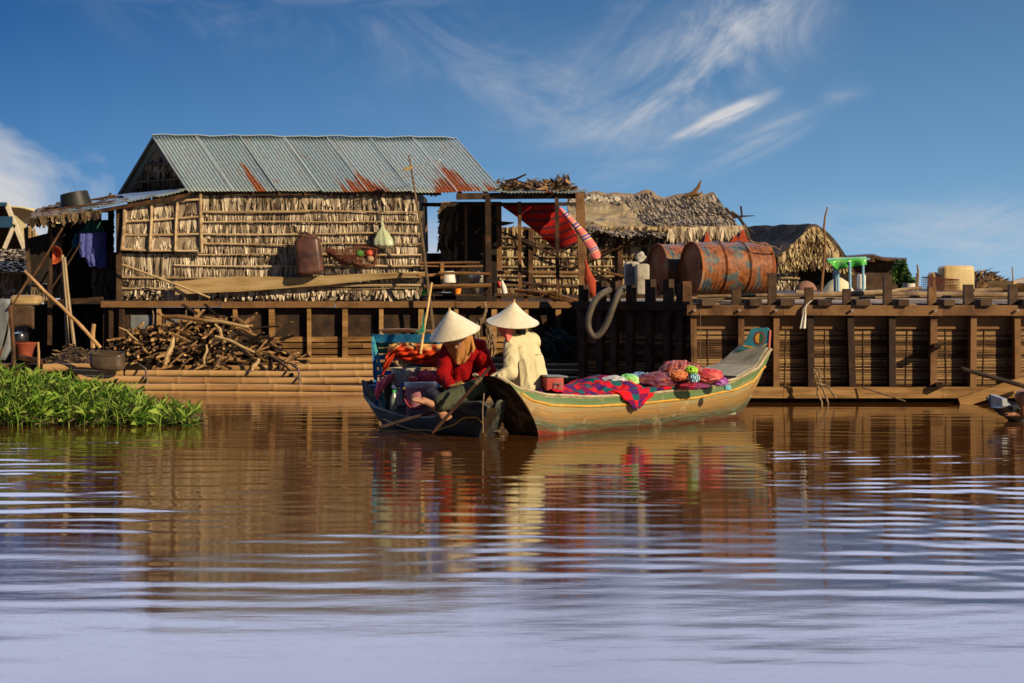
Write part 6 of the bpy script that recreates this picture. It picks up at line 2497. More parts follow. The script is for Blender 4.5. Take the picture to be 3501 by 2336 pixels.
bump_cloth('pink_cloth', m_hotpink, ([(0, 1318), (.4, 1290), (1, 1284)], [(0, 1345), (.4, 1338), (1, 1295)], [(0, 1288), (.5, 1284), (1, 1280)], [(0, 1345), (.5, 1368), (1, 1330)]), 15.85, 'hot pink cloth bundle left of the pot, hanging to the gunwale')
bump_cloth('pink_cloth', m_hotpink, ([(0, 1425), (1, 1420)], [(0, 1498), (1, 1502)], [(0, 1276), (.4, 1266), (1, 1280)], [(0, 1306), (.5, 1310), (1, 1306)]), 15.85, 'hot pink cloth heaped between the pot and the red plaid shirt')
bump_cloth('tan_cloth', mat('tan rag', ((.30, .19, .11), (.42, .29, .18)), 8, rough=.9), ([(0, 1345), (1, 1352)], [(0, 1405), (1, 1395)], [(0, 1225), (.5, 1222), (1, 1240)], [(0, 1262), (.5, 1262), (1, 1262)]), 16.05, 'tan cloth showing under the red blanket above the pot', dep=.02)
b = MB()
b.grid(lambda u, v: P(lerp(1315, 1358, u) + 6 * v, lerp(1298, 1400, v), 15.95) + V(0, -.03 * sin(pi * u), 0), 8, 10, thick=.02)
tag(b.build('dark_cloth', m_trousers, None, 'all'), 'dark greenish cloth hanging under the pot', 'cloth')
# small red things on the lid of the cooler
b = MB(); ellipsoid(b, P(1412, 1297, 15.72), .05, .045, .028)
tag(b.build('red_fruit', m_red_plastic, None, True), 'red lump lying on the white cooler lid', 'fruit')

# ---- bamboo pole with the green ribbon ---------------------------------
bp = thing('ribbon_pole', P(1438, 1175, 15.95), 'golden bamboo pole with a torn green ribbon, rising from the blue rack', 'pole')
b = MB(); b.bamboo(P(1438, 1210, 15.9), P(1475, 966, 15.9), .0135, node=.18, seg=8, taper=.7, wob=.004)
m_gold = mat('golden bamboo', ((.50, .30, .09), (.68, .46, .17), (.78, .58, .26)), 4, (1, 1, 2), .4, .2, spec=.5)
b.build('pole', m_gold, bp, True)
b = MB()
for i in range(20):
    c = P(1446 + rnd(-2, 2), 1128 + rnd(-7, 7), 15.88)
    d = V(rnd(-.07, .03), rnd(-.03, .03), rnd(-.06, .05))
    b.tube([c, c + d * .6 + V(0, 0, .01), c + d], .0028, 4)
b.add([P(1443, 1130, 15.87), P(1450, 1128, 15.87), P(1452, 1092, 15.85), P(1449, 1066, 15.84), P(1444, 1095, 15.86)] + [P(1443, 1130, 15.873), P(1450, 1128, 15.873), P(1452, 1092, 15.853), P(1449, 1066, 15.843), P(1444, 1095, 15.863)], [(0, 1, 2, 3, 4), (9, 8, 7, 6, 5)])
b.build('ribbon', mat('green ribbon', ((.02, .28, .16), (.05, .42, .25)), 20, rough=.5), bp)
b = MB(); b.bamboo(P(1297, 1132, 16.6), P(1485, 1133, 16.5), .020, seg=7)
tag(b.build('bamboo_pole', m_bamboo, None, True), 'pale bamboo pole lying level just above the scalloped blue board', 'bamboo')
for px in (1302, 1478):
    pass
# the pole rests on two forked stakes of the rack
q = MB()
q.beam(P(1302, 1134, 16.58), P(1304, 1400, 16.3), .018, .018)
q.build('rear_stake', m_bamboo_grey, rk)
q = MB()
q.beam(P(1478, 1134, 16.5), P(1480, 1380, 16.1), .018, .018)
q.build('rear_stake', m_bamboo_grey, rk)

# ---- oars ---------------------------------------------------------------
m_oar = mat('dark worn oar wood', ((.010, .006, .004), (.026, .015, .010), (.05, .03, .02)), 7, (1, 1, 1), .7, .3, .003, spec=.15)
oa = thing('oar', P(1360, 1450, 14.6), 'dark oar lying low across the gunwale with its blade on the water at the left', 'oar')
b = MB()
p0, p1 = P(1500, 1404, 14.85), P(1300, 1462, 14.6)
b.tube([p0, p0.lerp(p1, .5) + V(0, 0, .004), p1], [.013, .014, .016], 8); b.build('shaft', m_oar, oa, True)
b = MB()
p2 = P(1232, 1484, 14.5)
b.grid(lambda u, v: p1.lerp(p2, v) + V((u - .5) * .02, (u - .5) * .11 * sin(pi * min(1, .25 + v * .62)), 0 * u), 6, 10, thick=.012)
b.build('blade', m_oar, oa, 'all')
oa = thing('oar', P(1480, 1478, 14.35), 'brown oar propped steeply in front of the red-shirted rower', 'oar')
b = MB()
p0, p1 = P(1676, 1256, 14.40), P(1478, 1482, 14.25)
b.tube([p0, p0.lerp(p1, .1), p0.lerp(p1, .5), p0.lerp(p1, .9), p1], [.012, .014, .014, .015, .011], 8)
b.build('shaft', mat('reddish oar wood', ((.025, .011, .006), (.06, .027, .015)), 6, (1, 1, 1), .7, .3, spec=.15), oa, True)
b = MB()
c = p0.lerp(p1, .17)
for i in range(6):
    e = (p1 - p0).normalized()
    M_ = Matrix.Translation(c + e * (i * .012)) @ e.to_track_quat('Z', 'Y').to_matrix().to_4x4()
    b.lathe([(.015, -.006), (.022, 0), (.015, .006)], M_, 10)
b.build('binding', m_rope, oa, True)
b = MB(); b.tube([P(1655, 1345, 14.33), P(1650, 1400, 14.30), P(1652, 1480, 14.28)], .005, 5)
tag(b.build('rope', m_rope, None, True), 'thin rope hanging down between the two boat noses', 'rope')

# ================================================================ load of the painted boat
def A_(t, s, z):
    """point in the painted boat: t along, s across (-1 near .. 1 far), height z"""
    c = cenA(t)
    return V(c.x, c.y, z) + nA * (s * interp(wA, t))


n = NT('red teal and purple checked cloth')
sp = n.n('ShaderNodeSeparateXYZ')
n.l(n.n('ShaderNodeAttribute', _attribute_name='st').outputs['Vector'], sp.inputs[0])
ia = n.math('FLOOR', n.math('DIVIDE', sp.outputs[0], .085))
ib = n.math('FLOOR', n.math('DIVIDE', sp.outputs[1], .085))
fr = n.math('FRACT', n.math('DIVIDE', n.math('ADD', ia, n.math('MULTIPLY', ib, 2.)), 5.))
c1 = n.ramp(fr, [(0, (.56, .010, .014)), (.19, (.065, .015, .11)), (.39, (.52, .010, .025)), (.59, (.012, .095, .10)), (.79, (.16, .008, .06))], 'CONSTANT')
m_check = n.out(c1, .9, 0, n.noise(n.coords((1, 1, 1)), 40, 3), .2, .002, .1)
b = MB()


def chk(u, v):
    t = lerp(.20, .80, u)
    # v from far side (0) to near gunwale (1)
    s = lerp(.9, -.98, v)
    g = interp(gA, t)
    h = interp([(0, .02), (.12, .04), (.25, .055), (.36, .11), (.45, .13), (.55, .07), (.7, .05), (.85, .05), (1, .03)], u) * sin(pi * min(1, max(0, .12 + v * .88))) ** .7
    edge = max(0, v - .86) / .14
    f = noise.noise(V(u * 9, v * 3, 1)) + .5 * noise.noise(V(u * 22, v * 8, 5))
    rg = 1 - abs(noise.noise(V(u * 17 + 3 * v, v * 5 - 4 * u, 9))) * 4
    p = A_(t, s, g + .012 + h + .034 * f + .012 * rg * (1 - edge))
    return p


b.grid(chk, 130, 40, thick=.006, us=1.9, vs_=.65)


def chk2(u, v):
    # corner hanging over the near side
    t = .445 + (u - .5) * interp([(0, .16), (.3, .11), (.7, .05), (1, .012)], v) - .012 * v
    g = interp(gA, t)
    out = interp([(0, .90), (.15, 1.03), (.4, 1.07), (1, 1.10)], v)
    z = g + interp([(0, .05), (.15, .03), (.4, -.03), (1, -.125)], v)
    return A_(t, -out, z + .012 * sin(u * 9) * v) - nA * .012 * sin(u * 7)


b.grid(chk2, 24, 24, thick=.006, us=.30, vs_=.35)
tag(b.build('checked_cloth', m_check, None, 'all'), 'red, teal and purple checked cloth spread over the load, one corner hanging over the side', 'cloth')


def bundle(nm, px, py, Y, rx, ry, rz, cols, lb, cat='cloth bundle', sc=9, amp=.20, stripe=26, rough=.6, seed=0, nseg=72, tr=0, ang=0):
    stripe *= .55
    mt = NT(nm + ' cloth')
    co_ = mt.coords((1, 1, 1), (0, radians(ang), 0))
    wv = mt.n('ShaderNodeTexWave', Scale=stripe, Distortion=9., Detail=3.)
    wv.inputs['Detail Scale'].default_value = .8
    mt.l(co_, wv.inputs[0])
    src_ = wv.outputs[1] if stripe >= 8 else mt.ramp(mt.noise(co_, 11, 3), [(.32, 0.), (.68, 1.)])
    cc = mt.ramp(src_, [((i + .5) / len(cols), c) for i, c in enumerate(cols)])
    M2 = mt.out(cc, rough, 0, mt.noise(co_, 45, 4), .25, .004, .35)
    if tr:
        mt.bsdf.inputs['Transmission Weight'].default_value = tr
    b = MB()
    vs = []; n1 = nseg; n2 = nseg // 2
    c = P(px, py, Y)
    for i in range(n2 + 1):
        ph = -pi / 2 + pi * i / n2
        for k in range(n1):
            th = 2 * pi * k / n1
            d = V(cos(ph) * cos(th), cos(ph) * sin(th), sin(ph))
            q_ = d * 1.2 + V(seed, seed * 2, 0)
            w1_ = noise.noise(q_) * 2.2
            w2_ = noise.noise(q_ * 2.3 + V(5, 0, 0))
            az = math.atan2(d.z, d.x * .6 + d.y * .8 + .3 * w2_)
            f = sin(az * 4 + w1_ * 4 + d.y * 5) * .5 + sin(az * 9 + w2_ * 7 + d.x * 7) * .28
            r = 1 + amp * (f * .55 + w1_ * .35) + .10 * w2_
            vs.append(c + V(d.x * rx * r, d.y * ry * r, d.z * rz * r))
    fs = [(i * n1 + k, i * n1 + (k + 1) % n1, (i + 1) * n1 + (k + 1) % n1, (i + 1) * n1 + k) for i in range(n2) for k in range(n1)]
    b.add(vs, fs)
    # loose folds lying over the bundle
    rr = random.Random(seed)
    for q in range(int(10 + 60 * rx)):
        th0 = rr.uniform(0, 2 * pi); ph0 = rr.uniform(-.1, 1.1)
        dth = rr.uniform(-2.6, 2.6); dph = rr.uniform(-.9, .9)
        wd = rr.uniform(.06, .13) * (rx + rz)
        pts = []; rad = []
        for k in range(11):
            t = k / 10
            th = th0 + dth * t + .25 * sin(t * 7 + q); ph = ph0 + dph * t + .2 * sin(t * 5 + q * 2)
            d = V(cos(ph) * cos(th), cos(ph) * sin(th), sin(ph))
            pts.append(c + V(d.x * rx, d.y * ry, d.z * rz) * (1.0 + .06 * sin(t * 6 + q)))
            rad.append(max(.002, wd * sin(pi * (t * .9 + .05)) ** .5 * .5 * (1 + .1 * sin(t * 8 + q))))
        b.tube(pts, rad, 7, flat=.45)
    return tag(b.build(nm, M2, None, 'all'), lb, cat)


bundle('cloth_bundle', 2250, 1302, 15.95, .20, .14, .075, [(.07, .015, .02), (.20, .035, .035), (.11, .03, .09), (.30, .08, .06)], 'big maroon cloth bundle, left slope of the heap in the banded boat', seed=1, stripe=14, ang=40)
bundle('cloth_bundle', 2330, 1282, 16.1, .21, .15, .125, [(.22, .03, .03), (.36, .09, .05), (.12, .02, .06), (.44, .15, .08)], 'rust-red striped cloth bundle forming the top of the heap', seed=4, stripe=16, ang=-30)
bundle('cloth_bundle', 2318, 1284, 15.86, .085, .06, .05, [(.55, .12, .04), (.20, .03, .05), (.60, .25, .08)], 'orange twisted scarf on the front of the cloth heap', seed=7, stripe=30)
bundle('cloth_bundle', 2364, 1266, 15.88, .058, .05, .040, [(.22, .50, .02), (.40, .68, .06)], 'small lime green cloth near the top of the heap', seed=9, stripe=10)
bundle('cloth_bundle', 2372, 1294, 15.85, .052, .05, .042, [(.02, .14, .24), (.08, .38, .50), (.55, .70, .75)], 'small turquoise striped cloth under the lime green one', seed=12, stripe=28)
bundle('cloth_bundle', 2422, 1286, 16.05, .125, .09, .066, [(.44, .03, .05), (.62, .10, .10), (.74, .22, .18)], 'coral red satin bundle on the right of the heap', seed=15, stripe=8)
bundle('cloth_bundle', 2458, 1304, 16.1, .085, .06, .045, [(.16, .02, .18), (.32, .06, .34), (.45, .20, .55)], 'violet satin bundle at the right end of the heap', seed=17, stripe=9)
bundle('cloth_bundle', 2372, 1322, 15.85, .14, .08, .030, [(.45, .02, .05), (.20, .03, .12)], 'dark crimson cloth under the turquoise striped one', seed=19, stripe=9)
bundle('plastic_bag', 2098, 1306, 15.75, .125, .08, .055, [(.50, .52, .52), (.72, .74, .74)], 'crumpled clear white plastic bag left of the blue one', 'bag', seed=21, stripe=5, rough=.25, tr=.3)
bundle('plastic_bag', 2190, 1296, 16.0, .12, .08, .06, [(.14, .30, .52), (.40, .58, .75)], 'crumpled light blue plastic bag in the banded boat', 'bag', seed=23, stripe=5, rough=.25, tr=.2)
bundle('plastic_bag', 2150, 1300, 15.8, .09, .06, .055, [(.12, .50, .10), (.45, .75, .30)], 'bright green plastic bag between the clear and blue bags', 'bag', seed=27, stripe=6, rough=.25)
b = MB(); rbox(b, P(2488, 1326, 15.95), .06, .06, .05, .01)
tag(b.build('blue_cup', mat('pale blue plastic', ((.10, .38, .46), (.25, .55, .62)), 5, rough=.4), None, True), 'small pale blue container right of the cloth heap', 'cup')
# pale plank inside the near gunwale
b = MB()
b.grid(lambda u, v: A_(lerp(.44, .72, u), lerp(-.90, -.55, v), interp(gA, lerp(.44, .72, u)) + .008 + .022 * sin(pi * u) * (v + .2)), 24, 4, thick=.012)
tag(b.build('plank', m_gunwale, None), 'pale plank lying along the inside of the near gunwale', 'plank')
# red tin box
bx = thing('tin_box', P(1898, 1350, 15.2), 'small red tin box with a handle behind the seated rower in cream', 'box')
b = MB()
bb0 = P(1888, 1318, 15.25)
rbox(b, bb0, .16, .2, .15, .012, X=V(.97, .22, 0).normalized())
b.build('body', mat('red painted tin', ((.30, .035, .03), (.45, .07, .055)), 6, rough=.5), bx, True)
b = MB()
b.beam(bb0 + V(-.085, -.02, .085), bb0 + V(.10, .04, .078), .23, .012)
b.build('lid', m_steel_grey, bx)
b = MB()
f0 = bb0 + V(.045, -.112, .0)
b.tube([f0 + V(-.025, 0, .03), f0 + V(-.025, -.01, -.02), f0 + V(.028, -.006, -.02), f0 + V(.028, .004, .03)], .005, 6)
b.tube([f0 + V(-.03, 0, .02), f0 + V(.033, .004, .02)], .005, 6)
b.build('handle', m_steel_grey, bx, True)

# ================================================================ grey boat cut by the right edge
boatC = thing('grey_boat', P(3600, 1440, 16.2), 'small grey boat whose blunt nose enters the view at the right edge', 'boat')
nC = V(-.22, .97, 0).normalized()
LC = V(3.0, .70, 0)
GC = P(3460, 1440, 16.2); GC.z = 0
wC = [(0, .12), (.12, .20), (.35, .33), (.7, .34), (1, .15)]
gC = [(0, .205), (.06, .16), (.15, .125), (.4, .12), (.7, .14), (1, .36)]
kC = [(0, .05), (.08, -.06), (.8, -.1), (1, -.02)]
sC = [(0, .10), (.1, .05), (.3, 0), (.8, 0), (1, -.3)]
cenC, aC, secC = hull(boatC, GC - V(.12, .0, 0), LC, nC, wC, gC, kC, sC, m_hullgrey, m_hull_in)
for side in (-1, 1):
    b = MB()
    b.tube([V(cenC(i / 40).x, cenC(i / 40).y, interp(gC, i / 40) + .004) + nC * side * (interp(wC, i / 40) - .01) for i in range(41)], .016, 6)
    b.build('gunwale', m_steel_grey, boatC, True)
m_noseg = mat('pale grey painted metal', ((.22, .25, .28), (.36, .39, .42)), 8, rough=.45, spec=.5)
b = MB()
np_ = [P(3380, 1352, 16.35), P(3385, 1349, 16.35), P(3426, 1364, 16.0), P(3428, 1389, 16.0), P(3416, 1396, 16.02), P(3386, 1393, 16.35), P(3380, 1385, 16.35)]
q_ = aC * .05
b.add(np_ + [p + q_ for p in np_], [tuple(range(7)), tuple(range(7, 14))[::-1]] + [(i, i + 7, (i + 1) % 7 + 7, (i + 1) % 7) for i in range(7)])
b.add([P(3428, 1362, 16.0), P(3456, 1385, 16.05), P(3430, 1389, 16.0)], [(0, 1, 2)])
b.build('nose_plate', m_noseg, boatC)
b = MB()
b.grid(lambda u, v: cenC(lerp(.02, .12, u)) + nC * ((v - .5) * 1.8 * interp(wC, lerp(.02, .12, u))) + V(0, 0, interp(gC, lerp(.02, .12, u)) - .02), 6, 4, thick=.02)
b.build('fore_deck', m_deck, boatC)
b = MB()
b.grid(lambda u, v: cenC(lerp(.12, .88, u)) + nC * ((v - .5) * 1.3 * interp(wC, lerp(.12, .88, u))) + V(0, 0, .04), 10, 3, thick=.02)
b.build('floor_board', m_deck, boatC)
pd = thing('paddle', P(3500, 1315, 16.0), 'brown paddle shaft reaching in from the right edge', 'paddle')
b = MB()
e0, e1 = P(3292, 1262, 15.9), P(3900, 1432, 16.1)
b.tube([e0, e0.lerp(e1, .5), e1], [.019, .021, .022], 8)
b.build('shaft', m_oar, pd, True)
b = MB(); ellipsoid(b, e0, .024, .018, .020); b.build('grip', m_oar, pd, True)
b = MB()
b.tube([P(3450, 1390, 16.1), P(3462, 1398, 16.05), P(3475, 1392, 16.1), P(3485, 1402, 16.1)], [.02, .03, .028, .02], 8)
tag(b.build('rope', m_black_plastic, None, True), 'knotted dark rope just inside the nose of the grey boat', 'rope')
# ================================================================ people
def hand(mb, wrist, d, nrm, side=1, curl=.9, s=1.0):
    """palm and five bent fingers; d = pointing direction, nrm = palm normal, side = where the thumb sits"""
    d = d.normalized(); nrm = (nrm - d * nrm.dot(d)).normalized()
    lat = d.cross(nrm).normalized() * side
    pc = wrist + d * .045 * s
    ellipsoid(mb, pc, .037 * s, .052 * s, .015 * s, X=lat, Y=d, Z=nrm, seg=12)
    capsule(mb, wrist - d * .015, .022 * s, wrist + d * .03 * s, .024 * s, 10)
    for k, (off, ln) in enumerate(((.028, .068), (.010, .076), (-.009, .071), (-.027, .056))):
        p = wrist + d * .082 * s + lat * off * s
        dd = d
        L = ln * s
        pts = [p]
        for j, f in enumerate((.45, .30, .25)):
            ang = curl * (.45, .6, .5)[j] * (1 + .08 * k)
            dd = (dd * cos(ang) + nrm * sin(ang)).normalized()
            nn = dd
            pts.append(pts[-1] + dd * L * f)
        chain(mb, pts, [.0088 * s, .0082 * s, .0076 * s, .0066 * s])
    p = wrist + d * .025 * s + lat * .032 * s
    q = p + (d * .6 + lat * .75 + nrm * .25).normalized() * .036 * s
    r = q + (d * .85 + lat * .1 + nrm * .5).normalized() * .030 * s
    chain(mb, [p, q, r], [.012 * s, .0105 * s, .0085 * s])


def foot(mb, heel, d, upv, s=1.0):
    d = d.normalized(); upv = (upv - d * upv.dot(d)).normalized(); lat = d.cross(upv)
    capsule(mb, heel, .032 * s, heel + d * .10 * s + upv * .012, .030 * s)
    ellipsoid(mb, heel + d * .135 * s, .042 * s, .065 * s, .022 * s, X=lat, Y=d, Z=upv, seg=12)
    for k in range(5):
        o_ = (k - 2) * .0165 * s
        a = heel + d * (.175 - .006 * abs(k - 1)) * s + lat * o_
        capsule(mb, a, .0105 * s if k else .013 * s, a + d * (.026 - .003 * k) * s + upv * -.004, .0085 * s if k else .012 * s, 8)


def head(mb, c, fwd, upv, s=1.0):
    """skull, jaw, nose, brow, ears and lips"""
    fwd = fwd.normalized(); upv = (upv - fwd * upv.dot(fwd)).normalized(); lat = fwd.cross(upv)
    ellipsoid(mb, c + upv * .02 * s, .074 * s, .092 * s, .095 * s, X=lat, Y=fwd, Z=upv)
    ellipsoid(mb, c + fwd * .022 * s - upv * .045 * s, .056 * s, .065 * s, .062 * s, X=lat, Y=fwd, Z=upv)
    capsule(mb, c + fwd * .088 * s + upv * .012 * s, .008 * s, c + fwd * .103 * s - upv * .022 * s, .013 * s, 8)
    for k in (-1, 1):
        ellipsoid(mb, c + lat * .076 * s * k - upv * .005 * s, .010 * s, .022 * s, .032 * s, X=lat, Y=fwd, Z=upv, seg=10)
        capsule(mb, c + fwd * .086 * s + lat * .020 * k * s + upv * .033 * s, .009 * s, c + fwd * .074 * s + lat * .045 * k * s + upv * .030 * s, .008 * s, 8)
    capsule(mb, c + fwd * .088 * s + lat * .016 * s - upv * .052 * s, .007 * s, c + fwd * .088 * s - lat * .016 * s - upv * .052 * s, .007 * s, 8)
    return fwd, upv, lat


m_eyew = mat('eye white', ((.7, .68, .64),), rough=.3, bstr=0)
m_hair = mat('black hair', ((.006, .005, .005), (.02, .016, .014)), 30, rough=.45, bstr=.4)


def eyes(root, c, fwd, upv, lat, s=1.0):
    for k in (-1, 1):
        b = MB()
        p = c + fwd * .080 * s + lat * .031 * k * s + upv * .010 * s
        ellipsoid(b, p, .013 * s, .008 * s, .008 * s, X=lat, Y=fwd, Z=upv, seg=12)
        b.build('eye', [m_eyew], root, True)
        b = MB()
        ellipsoid(b, p + fwd * .0055 * s, .0055 * s, .004 * s, .0055 * s, X=lat, Y=fwd, Z=upv, seg=10)
        b.build('iris', m_hair, root, True)


def fold_disp(a1, a2, seed=0.):
    def f(p, n_):
        q_ = V(p.x, p.y, p.z * .4)
        r1 = 1 - abs(noise.noise(q_ * 11 + V(seed, 0, 0))) * 2.4
        r2 = 1 - abs(noise.noise(q_ * 24 + V(0, seed, 3))) * 2.2
        return a1 * r1 + a2 * r2
    return f


def conical_hat(root, apex, axis, R, H, conc=.0, band=True):
    """axis points from the apex down to the brim centre"""
    Mz = (-axis).to_track_quat('Z', 'Y').to_matrix().to_4x4()
    M_ = Matrix.Translation(apex + axis.normalized() * H) @ Mz
    b = MB()
    prof = []
    for i in range(25):
        t = i / 24
        r = R * t
        z = H * (1 - t) - conc * H * sin(pi * t) + .0012 * sin(t * 90)
        prof.append((max(r, .002), z))
    prof2 = [(r - .0 if i else .001, z - .004) for i, (r, z) in enumerate(prof)]
    b.lathe(prof + [(R, -.004)] + prof2[::-1], M_, 64)
    o = b.build('conical_hat', m_hat, root, True)
    b = MB()
    ring = [M_ @ V(R * cos(2 * pi * k / 48), R * sin(2 * pi * k / 48), -.002) for k in range(49)]
    b.tube(ring, .0035, 5, caps=False)
    b.build('brim_ring', m_gunwale, o, True)
    b = MB()
    b.tube([M_ @ V(0, 0, H - .012), M_ @ V(.004, .002, H + .010), M_ @ V(.012, .004, H + .014)], [.012, .008, .003], 8)
    b.build('tip', mat('frayed straw tip', ((.45, .28, .12), (.62, .42, .2)), 20, rough=.8), o, True)
    return o


def torso(mb, hip, chest, neck, lat, fw, rh, rc, rs, flare=1.0):
    """rings from the hem to the neck"""
    upv = V(0, 0, 1)
    pts = [(hip - upv * .05, rh[0] * flare, rh[1] * flare), (hip, rh[0] * lerp(1, flare, .7), rh[1] * lerp(1, flare, .7)), (hip.lerp(chest, .5), lerp(rh[0], rc[0], .5), lerp(rh[1], rc[1], .5)), (chest, rc[0], rc[1]), (chest.lerp(neck, .5), rs[0], rs[1]), (chest.lerp(neck, .80), rs[0] * .80, rs[1] * .85), (neck, .058, .058), (neck + (neck - chest).normalized() * .03, .052, .052)]
    loft(mb, [(c, lat, fw, rx, ry) for c, rx, ry in pts], 28)


# ---------------- rower in the red plaid shirt --------------------------
p1 = thing('person', P(1585, 1400, 15.3), 'person in a red plaid shirt and ochre scarf, bent over in the dark boat', 'person')
hip = P(1592, 1345, 15.50); chest_ = P(1588, 1235, 15.42); neck_ = P(1580, 1172, 15.28); hd = P(1562, 1150, 15.13)
lat = V(.985, .12, 0).normalized(); fw = V(-.10, -.99, 0)
shL, shR = P(1530, 1196, 15.33), P(1640, 1184, 15.40)      # image left / right
elL, elR = P(1513, 1290, 15.20), P(1672, 1275, 15.25)
wrL, wrR = P(1546, 1326, 15.00), P(1618, 1316, 14.98)
kR, anR = P(1655, 1318, 14.92), P(1497, 1382, 14.72)
kL, anL = P(1478, 1352, 15.12), P(1530, 1392, 14.90)
hpL, hpR = P(1560, 1358, 15.42), P(1625, 1356, 15.45)
b = MB()
torso(b, hip, chest_, neck_, lat, fw, (.125, .095), (.135, .095), (.14, .08))
chain(b, [neck_ - V(0, 0, .02), hd + V(0, .04, -.01)], [.048, .045])
hf = V(-.12, -.62, -.78).normalized(); hu = V(-.15, -.72, .68)
head(b, hd, hf, hu)
chain(b, [shL, elL, wrL], [.045, .036, .024]); chain(b, [shR, elR, wrR], [.045, .036, .024])
hand(b, wrL, V(.75, -.35, .12), V(.1, .2, -1), side=-1, curl=.8)
hand(b, wrR, V(-.85, -.35, .05), V(.1, .2, -1), side=1, curl=.8)
chain(b, [hpR, kR, anR], [.075, .052, .034]); chain(b, [hpL, kL, anL], [.075, .052, .034])
foot(b, anR + V(-.03, -.01, -.01), V(-.82, -.25, .28), V(.25, -.2, .95))
foot(b, P(1478, 1388, 14.78), V(.62, -.25, -.50), V(-.3, -.85, .4), .95)
chain(b, [anL, P(1478, 1388, 14.78)], [.032, .03])
remeshed(b, .0052, 3).build('body', m_skin, p1, True)
eyes(p1, hd, *[x for x in (hf, (hu - hf * hu.dot(hf)).normalized(), hf.cross((hu - hf * hu.dot(hf)).normalized()))])
b = MB()
torso(b, hip + V(0, 0, .0), chest_, neck_ - V(0, 0, .015), lat, fw, (.165, .13), (.165, .125), (.165, .105), 1.08)
chain(b, [shL + V(.01, 0, 0), shL.lerp(elL, .5), elL, elL.lerp(wrL, .55), elL.lerp(wrL, .86)], [.064, .060, .054, .047, .042])
chain(b, [shR - V(.01, 0, 0), shR.lerp(elR, .5), elR, elR.lerp(wrR, .55), elR.lerp(wrR, .86)], [.066, .062, .056, .048, .042])
chain(b, [shL, neck_ + V(-.02, .03, -.01), shR], [.058, .056, .058])
remeshed(b, .007, 3, disp=fold_disp(.010, .004, 2)).build('shirt', m_shirt_red, p1, True)
for wa, eb in ((wrL, elL), (wrR, elR)):
    b = MB(); a = eb.lerp(wa, .84); c = eb.lerp(wa, 1.02)
    b.tube([a, a.lerp(c, .5), c], [.040, .038, .033], 14, caps=False)
    b.tube([c, a.lerp(c, .5), a], [.031, .035, .036], 14, caps=False)
    b.build('cuff', m_lilac, p1, True)
b = MB()
chain(b, [hpR, hpR.lerp(kR, .6), kR, kR.lerp(anR, .5), kR.lerp(anR, .93)], [.095, .088, .074, .078, .074])
chain(b, [hip, hpR], [.10, .095])
remeshed(b, .007, 3, disp=fold_disp(.005, .003, 5)).build('trousers', m_trousers, p1, True)
b = MB()
chain(b, [hpL, kL, kL.lerp(anL, .75)], [.09, .068, .055])
chain(b, [hip, hpL], [.10, .09])
remeshed(b, .007, 3, disp=fold_disp(.005, .003, 7)).build('trouser_leg', mat('navy cloth', ((.012, .012, .022), (.03, .03, .05)), 6, rough=.9), p1, True)
# scarf over the face, hanging on the chest
b = MB()


def scf(u, v):
    xl_ = interp([(0, 1516), (.25, 1520), (.55, 1532), (.85, 1538), (1, 1546)], v)
    xr_ = interp([(0, 1612), (.25, 1614), (.55, 1612), (.85, 1606), (1, 1598)], v)
    px = lerp(xl_, xr_, u)
    yb = 1224 + 22 * sin(pi * u) ** .6
    py = lerp(1150, yb, v)
    Yc = lerp(15.16, 15.27, v)
    bul = .060 * sin(pi * u) ** .6 * (1 - .25 * v)
    fold = .014 * sin(u * 13 + v * 4) * v + .006 * noise.noise(V(u * 9, v * 5, 3))
    return P(px, py, Yc) + V(0, -bul - fold, 0)


b.grid(scf, 36, 30, thick=.006)


def scf2(u, v):
    px = lerp(interp([(0, 1598), (.5, 1604), (1, 1612)], v), interp([(0, 1612), (.5, 1618), (.8, 1624), (1, 1616)], v), u)
    return P(px, lerp(1136, 1206, v), 15.18) + V(0, .02 * sin(u * 5 + v * 2), 0)


b.grid(scf2, 8, 16, thick=.006)
b.build('scarf', m_scarf_orange, p1, 'all')
conical_hat(p1, P(1536, 1058, 15.02), V(.205, .235, -.90).normalized(), .222, .215, .0)
# something small in the hands
b = MB()
for x, y, z in ((1558, 1316, .02), (1572, 1311, .025), (1586, 1318, .02), (1566, 1322, .02)):
    c = P(x, y, 14.92)
    b.add([c + V(rnd(-.03, 0), 0, rnd(-.01, .01)), c + V(rnd(.01, .03), -.02, rnd(-.02, 0)), c + V(rnd(0, .02), .0, rnd(.02, .035)), c + V(rnd(-.02, 0), .03, .0)], [(0, 1, 2), (0, 2, 3), (0, 3, 1), (1, 3, 2)])
b.tube([P(1540, 1320, 14.92), P(1578, 1312, 14.90), P(1612, 1322, 14.92)], [.010, .016, .010], 6)
tag(b.build('folded_leaf', m_wood_tan, None), 'folded tan leaf wrapping held in the hands of the red-shirted rower', 'food')

# ---------------- rower in the cream jacket -----------------------------
p2 = thing('person', P(1800, 1360, 15.45), 'person in a cream jacket seen from behind, seated in the banded boat', 'person')
fw = V(-.86, .50, 0).normalized(); lat = V(-.50, -.86, 0).normalized()
hip = P(1812, 1345, 15.42); chest_ = P(1805, 1235, 15.38); neck_ = P(1786, 1150, 15.34); hd = P(1748, 1118, 15.30)
shN, shF = neck_ + lat * .170 + V(-.01, 0, -.06), neck_ - lat * .165 + V(.01, 0, -.05)
elN, wrN = P(1746, 1276, 14.98), P(1684, 1300, 14.95)
elF, wrF = P(1770, 1275, 15.68), P(1680, 1300, 15.45)
knN, anN = P(1700, 1340, 15.15), P(1760, 1375, 15.35)
knF, anF = P(1700, 1340, 15.65), P(1740, 1375, 15.5)
b = MB()
torso(b, hip, chest_, neck_, lat, fw, (.13, .10), (.135, .10), (.145, .085))
